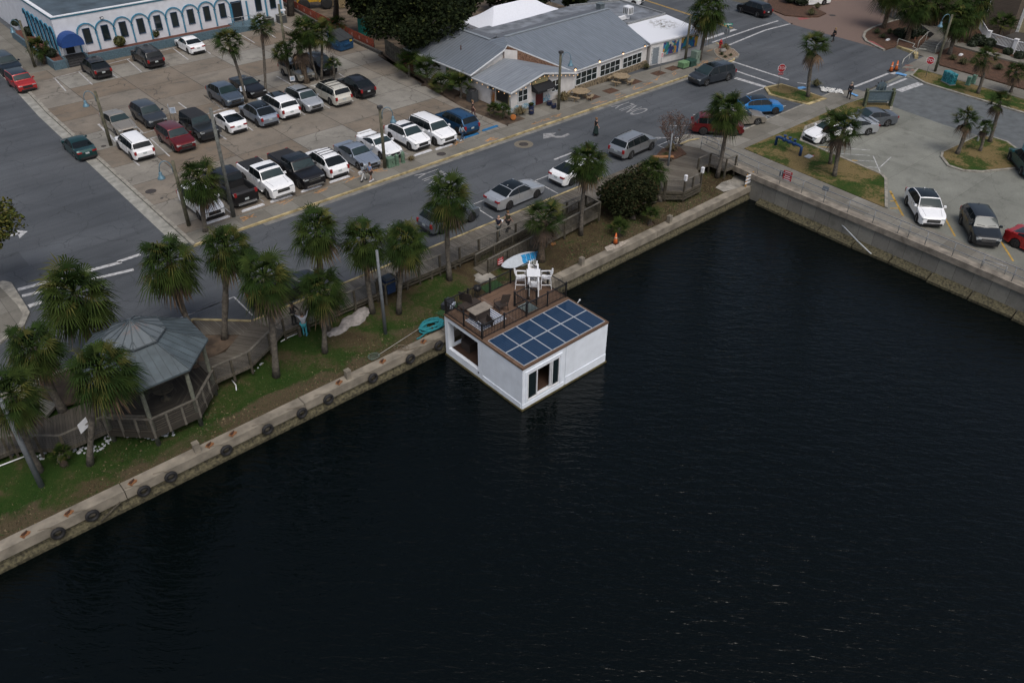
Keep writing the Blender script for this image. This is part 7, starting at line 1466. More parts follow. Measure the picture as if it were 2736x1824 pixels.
pole('timber lamp post with a flood light beside the green pedestals', (1029, 449), 290, lamp=(.75, -.5), flood=True)
pole('timber lamp post with a flood light in front of the restaurant entrance', (1492, 293), 143, lamp=(.75, -.5), flood=True)
pole('timber lamp post in front of the murals', (1830, 166), 41, lamp=(.75, -.5))
pole('leaning timber lamp post beside the far stop sign', (2498, 191), 40, lamp=(-.75, .5))
GP = mat('grey_pole', (.16, .175, .19), .6, .2, var=.1)
for l, b, ty, z, r, nm, m_ in (('tall bare grey utility pole beside the black open bed pickup', (625, 579), 290, .12, .13, 'utility_pole', mat('utility_wood', (.12, .125, .115), .9, var=.25)), ('bare grey pole on the grass right of the tarp', (1030, 890), 669, -.85, .10, 'bare_pole', GP), ('slanting bare grey pole at the left edge of the bank', (112, 1300), 1066, -.9, .13, 'bare_pole', GP), ('timber pole with a small white light behind the lot palms', (776, 214), 12, .12, .14, 'utility_pole', WPOLE)): pole(l, b, ty, z, None, False, m_, r, 'pole', nm)
pole('short leaning grey pole on the octagon platform', (1785, 444), 362, .05, None, False, GP, .08, 'pole', 'bare_pole', (.35, .25))
t = thing('area_light', 'small white lamp head on the timber pole behind the lot palms', 'lamp', g(776, 214, .12)+UP*(hgt(g(776, 214, .12), 28))+Vector((.25, -.15, 0))); MB().box((0, 0, 0), (.5, .22, .14)).build('housing', WHITE, t); MB().tube([(-.25, .1, -.05), (0, 0, 0)], .03, 6).build('arm', GALV, t)
pole('pale blue post at the right edge of the right lot', (2722, 432), 330, .1, None, False, mat('post_paleblue', (.25, .42, .46), .5), .16, 'post', 'bare_pole')
t = thing('bollard_sign', 'white post with a black head on the round grass island', 'post', g(2612, 377, .12)); MB().tube([(0, 0, 0), (.15, .1, 1.5)], .09, 8).build('pole', WHITE, t); MB().box((.17, .1, 1.65), (.28, .28, .4)).build('head', BLACKM, t)
# wheel stops
WS = mat('wheel_stop_white', (.60, .61, .63), .85, var=.12); WSB = mat('wheel_stop_blue', (.02, .16, .36), .8, var=.12); wsm = {}
for m_ in (WS, WSB): wsm[m_] = MB().prism([(-.92, -.09), (.92, -.09), (.92, .09), (-.92, .09)], 0, .06).box((0, 0, .10), (1.78, .12, .08), top=.93).mesh('wheel_stop', m_)
for x, y, m_, l in ((19.65, 54.7, WS, 'white wheel stop in front of the half hidden white suv'), (22.5, 54.75, WS, 'white wheel stop behind the open bed black pickup'), (24.85, 54.75, WS, 'white wheel stop in front of the white pickup'), (27.5, 54.75, WS, 'white wheel stop in front of the black covered pickup'), (30.05, 54.75, WS, 'white wheel stop behind the white suv with roof bars'), (32.75, 54.75, WS, 'white wheel stop in front of the silver blue sedan by the couple'), (38.2, 54.55, WS, 'white wheel stop in front of the white crossover'), (40.35, 54.4, WS, 'white wheel stop in front of the large white suv'), (43.6, 54.75, WSB, 'blue wheel stop behind the dark blue suv'), (46.05, 54.95, WSB, 'blue wheel stop in the empty stall by the restaurant')):
    tag(link('wheel_stop', wsm[m_]), l, 'wheel stop', 'parking wheel stops').location = (x, y, .124)
# signs
SR = mat('stop_red', (.42, .018, .025), .5)
def stop(label, base, topy, xd, z=.12, extra=True):
    b = g(*base, z); h = hgt(b, topy); r = .42; t = thing('stop_sign', label, 'stop sign', b, 0, 'stop signs'); MB().tube([(0, 0, -.05), (0, 0, h)], .03, 6).build('post', GALV, t); mt = frame((0, 0, h-r), xd, (0, 0, 1)) @ Matrix.Translation((0, 0, .04))
    P_ = lambda q_: [(q_*math.cos(R_(22.5+45*k)), q_*math.sin(R_(22.5+45*k))) for k in range(8)]; MB().prism(P_(r), -.012, .006).xf(mt).build('border', WHITE, t); MB().prism(P_(r*.93), .0, .012).xf(mt).build('panel', SR, t); tb = text_mb('STOP', .34, 1.05, 1.15); tb.xf(mt @ Matrix.Translation((0, 0, .016))); tb.build('lettering', WHITE, t)
    if extra: MB().box((0, -r-.13, 0), (.5, .2, .02)).xf(mt).build('plate', SR, t); tb = text_mb('ALL WAY', .11); tb.xf(mt @ Matrix.Translation((0, -r-.13, .014))); tb.build('plate_lettering', WHITE, t)
stop('red stop sign on the grass island at the junction facing the viewer', (2078, 236), 171, (.78, -.62, 0)); stop('red stop sign beside the far leaning lamp post', (2473, 206), 151, (.25, -.97, 0), extra=False)
b = g(1936, 131, .13); h = hgt(b, 63); t = thing('street_sign', 'green street name plates on a pole with the back of a stop sign', 'street sign', b); MB().tube([(0, 0, 0), (0, 0, h)], .03, 6).build('post', GALV, t)
SG = mat('street_green', (.015, .25, .17), .5)
for k, (xd, zz) in enumerate((((.75, -.66, 0), h-.1), ((.66, .75, 0), h-.38))): mt = frame((0, 0, zz), xd, (0, 0, 1)); MB().box((0, 0, 0), (.95, .24, .03)).xf(mt).build('name_plate', SG, t); m = MB(); m.box((0, 0, .018), (.7, .08, .004)); m.xf(mt).build('lettering', WHITE, t)
MB().prism([(.36*math.cos(R_(22.5+45*k)), .36*math.sin(R_(22.5+45*k))) for k in range(8)], -.01, .01).xf(frame((0, .04, h-.95), (-.75, .66, 0), (0, 0, 1))).build('stop_sign_back', mat('sign_back', (.22, .23, .235), .5), t)
b = g(1763, 196, .13); h = hgt(b, 141); t = thing('parking_sign', 'small white and red sign on a pole in a tree pit before the grey door', 'sign', b); MB().tube([(0, 0, 0), (0, 0, h)], .025, 6).build('post', GALV, t); mt = frame((0, -.035, h-.25), (.99, -.1, 0), (0, 0, 1)); MB().box((0, 0, 0), (.34, .5, .02)).xf(mt).build('panel', WHITE, t); m = MB(); [m.box((0, .16-.11*i, .012), (.24, .06, .004)) for i in range(4)]; m.xf(mt).build('lettering', SR, t)
for x, y, ty, l, xd in ((459, 325, 280, 'left sign of the lot pair, seen almost edge on, beside the black off road car', (.35, .93, 0)), (469, 327, 287, 'right white sign of the lot pair beside the black off road car', (.9, -.4, 0))):
    b = g(x, y, .12); h = hgt(b, ty); t = thing('lot_sign', l, 'sign', b, 0, 'small parking signs'); MB().tube([(0, 0, 0), (0, 0, h)], .025, 6).build('post', GALV, t); mt = frame((0, -.03, h-.28), xd, (0, 0, 1)); MB().box((0, 0, 0), (.5, .55, .02)).xf(mt).build('panel', mat('sign_paleblue', (.48, .54, .62), .6), t); m = MB(); [m.box((0, .16-.11*i, .012), (.34, .04, .004)) for i in range(4)]; m.xf(mt).build('lettering', mat('sign_ink', (.1, .16, .25), .7), t)
for x, y, zb, l in ((646, 273, 1.5, 'white notice on the trunk of the leaning lot palm'), (778, 221, 1.3, 'white notice on the palm trunk in front of the beige suv')):
    b = g(x, y, .12); p = onp(500+(570 if x < 700 else 1092)/3.92, (925 if x < 700 else 820)/3.92, b, (0, -1, 0)); t = thing('lot_sign', l, 'sign', p+Vector((0, -.2, 0)), 0, 'small parking signs'); MB().box((0, 0, 0), (.5, .5, .03)).build('panel', WHITE, t).rotation_euler = (R_(90), 0, R_(-20)); MB().box((0, 0, 0), (.34, .3, .035)).build('lettering', mat('sign_ink_pale', (.35, .45, .58), .7), t).rotation_euler = (R_(90), 0, R_(-20))
# hydrant, cabinets, pedestals
t = thing('fire_hydrant', 'red fire hydrant in the planted street corner', 'fire hydrant', g(1924, 128, .13)); HR = mat('hydrant_red', (.36, .02, .02), .5); MB().lathe([(.2, 0), (.2, .06), (.13, .08), (.13, .62), (.18, .64), (.18, .70), (.13, .80), (.05, .90), (.04, .95)], 14).build('barrel', HR, t)
for a in ('x', 'y'): MB().lathe([(.07, -.24), (.07, .24)], 10, (0, 0, .48), axis=a).build('nozzle', HR, t)
S('corner_bed', MB().prism([tuple(gz(1500, 0, x, y, .13)[:2]) for x, y in ((1603, 520), (1640, 505), (1720, 500), (1800, 520), (1858, 572), (1850, 588), (1730, 635), (1640, 590), (1605, 545))], .02, .17), mat('bed_gravel', (.20, .15, .105), .95, var=.35, scale=6))
S('corner_bed_kerb', MB().prism([tuple(gz(1500, 0, x, y, .13)[:2]) for x, y in ((1597, 518), (1640, 499), (1720, 494), (1806, 514), (1866, 572), (1856, 594), (1730, 643), (1634, 596), (1598, 548))], .0, .16), KERB)
tag(MB().lathe([(.1, 0), (.45, .05), (.5, .2), (.3, .36), (.05, .4)], 9, tuple(g(1931, 139, .15)), sy=.7).build('boulder', mat('boulder_grey', (.20, .19, .175), .9, var=.25, scale=4, bmp=.5)), 'grey boulder among the grasses of the street corner bed', 'boulder')
def cabinet(name, label, p, w, d, h, m, base=None, rz=0, cat='utility box'):
    t = thing(name, label, cat, p, rz, 'utility boxes'); MB().box((0, 0, h/2+.04), (w, d, h-.08)).build('cabinet', m, t); MB().box((0, 0, h), (w+.06, d+.06, .08), top=.9).build('lid', m, t); MB().box((0, 0, .04), (w+.1, d+.1, .08)).build('plinth', base or m, t); MB().box((w*.1, -d/2-.01, h*.55), (.05, .02, h*.2)).build('latch', PLB, t); return t
cabinet('utility_box', 'small light green utility box on the sidewalk by the murals', gz(1500, 0, 1275, 708, .13), .95, .8, .62, mat('box_lightgreen', (.13, .24, .12), .7), PLB); cabinet('utility_box', 'dark green utility box between the two lighter ones', gz(1500, 0, 1350, 685, .13), .95, .85, .6, BOXD); cabinet('utility_box', 'tall grey green cabinet beside the tall palm at the murals', gz(1500, 0, 1395, 655, .13), .7, .75, 1.25, mat('cabinet_green', (.17, .23, .185), .7, var=.12))
cabinet('utility_box', 'grey green cabinet at the foot of the lot lamp post', gz(500, 300, 2130, 565, .13), .62, .5, .75, BOXG)
for x, y, l in ((2202, 552, 'left ribbed green pedestal beside the lamp post cabinet'), (2262, 525, 'right ribbed green pedestal beside the straw grass')):
    t = thing('cable_pedestal', l, 'pedestal', gz(500, 300, x, y, .13), 0, 'green cable pedestals'); m = MB(); pr_ = []
    for i in range(8): pr_ += [(.17, i*.11), (.17, i*.11+.07), (.145, i*.11+.09)]
    m.lathe(pr_+[(.15, .9), (.05, .96)], 14); m.build('body', BOXG, t); MB().lathe([(.2, -.02), (.2, .06)], 14).build('base', BOXG, t)
for x, y, l in ((1760, 890, 'left green pedestal on the far verge'), (1815, 872, 'right green pedestal on the far verge')): cabinet('utility_box', l, gz(2136, 0, x, y, .13), .34, .34, .8, mat('ped_green', (.10, .2, .15), .7))
tm_, nt_, p_ = newmat('teal_painted'); v_ = objc(nt_); nt_.links.new(ramp(nt_, noise(nt_, mapv(nt_, v_, (1, 1, 2)), 1.8, 3, .6, 2.5), [(.36, (.004, .03, .05)), (.44, (.01, .17, .20)), (.58, (.02, .26, .30)), (.68, (.40, .48, .5))]), p_.inputs['Base Color']); p_.inputs['Roughness'].default_value = .5
cabinet('utility_box', 'teal painted utility cabinet with wave art on the far verge', gz(2136, 0, 1555, 872, .13), 1.45, .6, 1.1, tm_, KERB, R_(62))
# picnic tables
TB = mat('picnic_wood', (.25, .19, .115), .85, var=.25, scale=5)
for x, y, l in ((620, 870, 'round wooden picnic table in the middle of the restaurant sidewalk'), (197, 1030, 'round wooden picnic table beside the restaurant lamp post')):
    t = thing('picnic_table', l, 'picnic table', gz(1500, 0, x, y, .13), .3, 'round picnic tables'); MB().lathe([(.86, .70), (.88, .72), (.88, .75), (.86, .77)], 24).build('table_top', TB, t)
    for k in range(4):
        a = k*math.pi/2; d = Vector((math.cos(a), math.sin(a), 0)); s = Vector((-d.y, d.x, 0)); be = MB()
        for i in range(5):
            f0, f1 = R_(-26+i*52/5), R_(-26+(i+1)*52/5); be.bar(d*1.22*math.cos(f0)+s*1.22*math.sin(f0)+UP*.43, d*1.22*math.cos(f1)+s*1.22*math.sin(f1)+UP*.43, .3, .05)
        be.build('bench', TB, t); MB().bar(d*1.2+UP*.30, d*.2+UP*.32, .09, .08).bar(d*.8, d*.55+UP*.7, .09, .08).bar(d*1.25, d*1.2+UP*.41, .09, .08).build('leg', TB, t)
# pots, air conditioner, corn bundle
def pot(p, r, h, col, lab, plant=True):
    t = thing('flower_pot', lab, 'flower pot', p, 0, 'glazed flower pots'); MB().lathe([(r*.6, 0), (r, h*.5), (r*.85, h*.92), (r*.95, h), (r*.8, h), (r*.78, h*.9)], 16).build('pot', col, t); MB().lathe([(r*.78, h*.86), (r*.5, h*.93)], 12).build('soil', DIRT, t)
    if plant:
        m = MB(); r_ = random.Random(int(p.x*9))
        for i in range(40): a = r_.uniform(0, 6.28); q_ = Vector((math.cos(a)*r*1.1, math.sin(a)*r*1.1, h+r_.uniform(.1, .25))); w_ = Vector((-math.sin(a), math.cos(a), 0))*.05; m.add([(0, 0, h*.9), q_*.6+w_+UP*.2, q_, q_*.6-w_+UP*.2], [(0, 1, 2, 3)], i % 2)
        m.build('plant', LG[1:], t)
NB = mat('glaze_navy', (.012, .022, .07), .3)
for x, y, l, pl_ in ((1832, 1105, 'left navy pot beside the restaurant lamp post', False), (1880, 1135, 'right navy pot beside the restaurant lamp post', False), (1645, 1150, 'rear navy pot left of the red door, with a plant', True), (1645, 1200, 'front navy pot left of the red door', False)): pot(gz(1000, 0, x, y, .13), .28, .42, NB, l, pl_)
t = thing('flower_pot', 'orange clay pot fallen on its side at the restaurant corner', 'flower pot', gz(1000, 0, 1470, 1245, .15)); ob = MB().lathe([(.16, 0), (.24, .3), (.27, .42), (.22, .42)], 16).build('pot', mat('clay_orange', (.42, .14, .03), .7), t); ob.rotation_euler = (R_(80), 0, R_(-60)); ob.location = (0, 0, .22)
t = thing('air_conditioner', 'dark grey round topped air conditioner against the restaurant side wall', 'air conditioner', gz(1000, 0, 1030, 1060, .14)); MB().box((0, 0, .55), (.85, .85, 1.1), top=.97).build('casing', mat('ac_dark', (.045, .05, .055), .6), t); MB().lathe([(.42, 0), (.40, .07), (.2, .10)], 18, (0, 0, 1.1)).build('fan_cover', BLACKM, t)
t = thing('corn_bundle', 'tall bundle of dried corn stalks against the restaurant side wall', 'decoration', gz(1000, 0, 1250, 1105, .14)); m = MB(); r_ = random.Random(4)
for i in range(60): a = r_.uniform(0, 6.28); k = r_.uniform(.05, .2); h = r_.uniform(1.1, 1.75); m.add([(k*math.cos(a), k*math.sin(a), .1), (k*math.cos(a)+.04, k*math.sin(a), .1), (k*1.8*math.cos(a)+.03, k*1.8*math.sin(a), h), (k*1.4*math.cos(a)-.02, k*1.4*math.sin(a), h*.8)], [(0, 1, 2, 3)], i % 2)
m.build('stalks', [mat('corn_straw', (.30, .19, .06), .9), mat('corn_orange', (.30, .11, .03), .9)], t); MB().lathe([(.2, .05), (.16, .45)], 10).build('base_wrap', mat('corn_red', (.16, .04, .025), .9), t)
# dumpster, portable toilet, fences, loader
t = thing('dumpster', 'blue metal dumpster with sloping black lids at the back of the lot', 'dumpster', (48.45, 83.9, .12), R_(8)); DB = mat('dumpster_blue', (.012, .06, .14), .6, var=.25)
MB().add([(-.9, -1, .1), (.9, -1, .1), (.9, 1, .1), (-.9, 1, .1), (-1, -1.05, 1.15), (1, -1.05, 1.15), (1, 1.1, 1.75), (-1, 1.1, 1.75)], [(3, 2, 1, 0), (0, 1, 5, 4), (1, 2, 6, 5), (2, 3, 7, 6), (3, 0, 4, 7)]).build('bin', DB, t); m = MB(); [m.add([(x0, -1.1, 1.17), (x1, -1.1, 1.17), (x1, 1.14, 1.79), (x0, 1.14, 1.79), (x0, -1.1, 1.24), (x1, -1.1, 1.24), (x1, 1.14, 1.86), (x0, 1.14, 1.86)], [(3, 2, 1, 0), (4, 5, 6, 7), (0, 1, 5, 4), (1, 2, 6, 5), (2, 3, 7, 6), (3, 0, 4, 7)]) for x0, x1 in ((-1.02, -.02), (.02, 1.02))]; m.build('lids', mat('lid_dark', (.03, .035, .038), .8, var=.2), t); m = MB(); [m.box((s*1.02, -.2, .75), (.14, 1.0, .22)) for s in (-1, 1)]; m.box((0, -1.06, .7), (1.0, .1, .2)); m.build('fork_pockets', DB, t); MB().box((.55, -1.12, 1.0), (.35, .03, .2)).build('label_plate', mat('label_yellow', (.5, .33, .04), .6), t)
t = thing('portable_toilet', 'teal green portable toilet under the oak in the dirt yard', 'portable toilet', (53.3, 86.4, .1), .2); PT = mat('toilet_green', (.010, .16, .13), .5); MB().box((0, 0, 1.1), (1.1, 1.1, 2.1)).build('cabin', PT, t); MB().box((0, 0, 2.25), (1.14, 1.14, .2), top=.75).build('roof', mat('toilet_roof', (.45, .5, .52), .5), t); MB().box((-.02, -.56, 1.05), (.8, .03, 1.8)).build('door', mat('toilet_door', (.014, .20, .16), .5), t)
OF = mat('orange_mesh', (.24, .048, .022), .8, var=.3, scale=5); fl = [(53.4, 108), (52.4, 101.4), (51.9, 95), (51.3, 87), (51.0, 81)]
t = thing('site_fence', 'orange red mesh fence along the dirt yard behind the lot', 'fence'); m = MB(); bn_ = MB()
for p, q_ in zip(fl, fl[1:]): m.add([(*p, .25), (*q_, .25), (*q_, 1.25), (*p, 1.25)], [(0, 1, 2, 3)])
ob = m.build('mesh_panel', OF, t); sol = ob.modifiers.new('thickness', 'SOLIDIFY'); sol.thickness = .03
for i in range(14):
    f = i/14*3.999; k = int(f); p = Vector(fl[k]).lerp(Vector(fl[k+1]), f-k); q_ = Vector(fl[k]).lerp(Vector(fl[k+1]), min(1, f-k+.06)); d = Vector((-.03, -.01)); bn_.add([(*(p+d), .55), (*(q_+d), .58), (*(q_+d), 1.0), (*(p+d), .95)], [(0, 1, 2, 3)])
bn_.build('printed_marks', mat('mesh_print', (.36, .17, .14), .8, var=.5, scale=12), t); pm = MB().box((0, 0, .65), (.06, .06, 1.3)).mesh('post', WOODP)
for p in fl: link('post', pm, t).location = (*p, 0)
t = tag(MB().prism([(51.4, 95), (50.8, 87), (50.45, 79), (50.75, 79), (51.1, 87), (51.7, 95), (53.2, 108), (52.9, 108)], 0, .45).build('low_wall', mat('dark_block', (.07, .065, .058), .95, var=.3)), 'low dark concrete wall under the orange site fence', 'wall')
def board_fence(lab, p, q_, h, m): 
    t = thing('board_fence', lab, 'fence', (*p, 0)); p, q_ = Vector(p), Vector(q_); n = int((q_-p).length/.17); bm = MB(); [bm.box((*((q_-p)*((i+.5)/n)), .1+h/2+.03*math.sin(i*5)), (.04, .15, h), rz=math.atan2(q_.y-p.y, q_.x-p.x)-math.pi/2) for i in range(n)]; bm.build('boards', m, t); r = MB(); [r.bar((.06, 0, z), (*((q_-p)+Vector((.06, 0))), z), .05, .09) for z in (.5, h-.3)]; r.build('rails', WOODP, t)
board_fence('grey weathered board fence at the back corner of the lot', (51.1, 79), (50.1, 74.2), 1.75, mat('fence_grey', (.11, .098, .072), .9, var=.35, scale=3)); board_fence('dark red board fence beside the restaurant', (50.1, 74.1), (49.6, 71.6), 1.75, mat('fence_red', (.10, .028, .018), .9, var=.3))
t = thing('iron_gate', 'black iron gate behind the flat roof at the top edge', 'gate', (70.5, 74.5, 0)); m = MB(); [m.bar((-1.6+i*.16, 0, .1), (-1.6+i*.16, 0, 2.2), .03, .03) for i in range(21)]; m.bar((-1.6, 0, 2.1), (1.6, 0, 2.1), .05, .05); m.bar((-1.6, 0, .3), (1.6, 0, .3), .05, .05); m.build('bars', BLACKM, t); [MB().box((s*1.7, 0, 1.2), (.14, .14, 2.4)).build('post', BLACKM, t) for s in (-1, 1)]
LY = mat('machine_yellow', (.42, .24, .02), .5, var=.15); o = g(848, 22, .1); t = thing('wheel_loader', 'yellow wheel loader with a raised earth bucket in the dirt yard', 'loader', o, R_(-25))
MB().box((-1.2, 0, 1.5), (2.6, 1.5, 1.1)).box((.8, 0, 1.2), (1.2, 1.3, .7)).build('body', LY, t); MB().box((-.4, 0, 2.6), (1.3, 1.3, 1.3)).build('cab', CG, t); MB().box((-.4, 0, 3.3), (1.45, 1.45, .12)).build('cab_roof', LY, t)
wt = MB().lathe([(.4, -.28), (.68, -.28), (.74, -.2), (.74, .2), (.68, .28), (.4, .28)], 20, axis='y').mesh('tyre', TYR); wr = MB().lathe([(.42, -.2), (.15, -.24)], 14, axis='y').lathe([(.42, .2), (.15, .24)], 14, axis='y').mesh('rim', LY)
for x in (-1.7, 1.2):
    for s in (-1, 1): q_ = link('wheel', wt, t); q_.location = (x, s*.85, .74); link('rim', wr, q_)
MB().tube([(1.0, -.45, 1.5), (2.2, -.45, 1.5), (2.7, -.45, .6)], .12, 6).tube([(1.0, .45, 1.5), (2.2, .45, 1.5), (2.7, .45, .6)], .12, 6).build('arms', LY, t); m = MB(); bk = [(2.6, 1.1), (2.6, .15), (3.5, .08)]; [m.bar((a[0], 0, a[1]), (b_[0], 0, b_[1]), 2.2, .06) for a, b_ in zip(bk, bk[1:])]; [m.add([(2.6, s*1.1, 1.1), (2.6, s*1.1, .15), (3.5, s*1.1, .08)], [(0, 1, 2)]) for s in (-1, 1)]; m.build('bucket', mat('bucket_worn', (.20, .15, .08), .7, var=.4), t)
# entrance sign, blue pipe, orange plank bench, cones, white shells
b = g(2342, 282, .1); t = thing('timber_sign', 'back of a grey blue entrance sign with an arched top between timber posts', 'sign', b, R_(-3)); xd = Vector((.80, -.6, 0)); mt = frame((0, 0, 0), xd, (0, 0, 1)); SBM = mat('sign_slate', (.075, .11, .135), .8, var=.12)
[MB().box((s*1.28, .8, 0), (.22, 1.75, .24)).box((s*1.28+.0, .7, .28), (.2, 1.5, .2)).xf(mt).build('post', mat('post_mossy', (.085, .10, .06), .9, var=.25), t) for s in (-1, 1)]; m = MB(); m.box((0, .95, 0), (2.5, .95, .1)); m.box((0, .42, 0), (1.9, .25, .1)); m.box((0, 1.62, 0), (.95, .5, .1)); m.lathe([(.47, -.05), (.47, .05)], 20, (0, 1.85, 0)); m.xf(mt).build('panel', SBM, t); m = MB(); m.box((0, 1.45, .08), (2.5, .1, .08)); m.box((0, .5, .08), (2.3, .1, .08)); [m.box((x, 1.75, .07), (.06, .75, .04)) for x in (-.2, .2)]; m.xf(mt).build('battens', mat('batten', (.10, .13, .13), .8), t)
m = MB(); [m.tube([(.47*math.cos(a), 1.85+.47*math.sin(a), 0), (.66*math.cos(a), 1.85+.66*math.sin(a), 0)], .03, 6) for a in [R_(10+32*i) for i in range(6)]]; m.xf(mt).build('wheel_spokes', BLACKM, t)
BP = mat('pipe_blue', (.012, .05, .16), .45, var=.15); P_ = [gz(1500, 300, x, y, z) for x, y, z in ((2235, 350, .05), (2240, 290, 0.0))]; p0, p1 = g(2072, 388, .08), g(2137, 416, .08); u = p1-p0; t = thing('pipe_manifold', 'dark blue painted pipe manifold with valves on the dormant grass', 'pipe', p0)
MB().tube([(0, 0, 0), (0, 0, .75), u*.08+UP*.82, u*.5+UP*.80, u*.92+UP*.82, u+UP*.75, u], .12, 10).build('pipe', BP, t); 
for f in (.3, .5, .7): MB().lathe([(.2, -.08), (.2, .08)], 12, tuple(u*f+UP*.80), axis='y').lathe([(.07, 0), (.07, .3), (.16, .3), (.16, .34)], 10, tuple(u*f+UP*.85)).build('valve', BP, t)
p0, p1 = gz(1500, 300, 955, 467, .5), gz(1500, 300, 1175, 462, .5); t = thing('bench', 'backless bench with a fresh orange brown plank at the bare tree planter', 'bench', p0); u = p1-p0; MB().bar((0, 0, 0), u, .38, .06).build('seat', mat('plank_orange', (.30, .145, .06), .7, var=.1), t); [MB().box((*(u*f)[:2], -.22), (.12, .3, .4)).build('leg', WOODP, t) for f in (.15, .85)]
cone(gz(2136, 0, 955, 748, .02), 'left orange traffic cone at the kerb of the far crossing', 1.35); cone(gz(2136, 0, 1008, 735, .02), 'right orange traffic cone at the kerb of the far crossing', 1.35)
sh = MB(); r_ = random.Random(6)
for i in range(160):
    f, k = r_.random(), r_.random(); c = gz(2136, 0, 215+220*f+20*k, 915+45*k+28*f, .09); s = r_.uniform(.05, .13); sh.lathe([(s*.4, 0), (s, s*.4), (s*.4, s)], 6, tuple(c), sx=r_.uniform(.7, 1.3))
S('white_shells', sh, mat('shell_white', (.60, .60, .58), .8, var=.15), 'stuff')
for x, y, l in ((2372, 108, 'small white ground light in the mulch bed by the shrubs'), (2567, 148, 'small white ground light beside the garden path')): tag(MB().box((0, 0, .08), (.55, .3, .16), top=.8).build('ground_light', WHITE), l, 'ground light').location = g(x, y, .13)
t = thing('notice', 'small brown notice board in the mulch bed beside the steps', 'notice', g(2441, 118, .13)); MB().box((0, 0, .55), (.4, .04, .35)).build('panel', mat('notice_brown', (.16, .07, .04), .8), t); MB().box((0, 0, .2), (.05, .05, .4)).build('post', WOODP, t)
t = thing('water_meter', 'pale grey meter box lid on the dormant grass beside the blue pipes', 'meter box', g(2161, 419, .09)); MB().box((0, 0, .03), (.7, .5, .06)).build('lid', mat('lid_pale', (.40, .43, .46), .7), t); MB().box((.4, -.15, .03), (.15, .12, .06)).build('red_cap', SR, t)
for x, y, z, s, l in ((1614, 529, -.9, .25, 'white bucket lid lying under the octagon platform'),): tag(MB().lathe([(.3, 0), (.34, .06), (.1, .1)], 12).build('bucket_lid', WHITE), l, 'lid').location = gz(1500, 300, 1165, 900, z)
pp_ = gz(1280, 520, 1290, 880, -.8, 6.533); tag(MB().lathe([(.05, 0), (.25, .06), (.22, .16), (.05, .2)], 9, (0, 0, 0), sy=.7).build('leaf_heap', mat('leaf_orange', (.22, .10, .03), .95, var=.4, scale=9)), 'small heap of orange dead leaves beside the fat palm', 'leaves').location = pp_
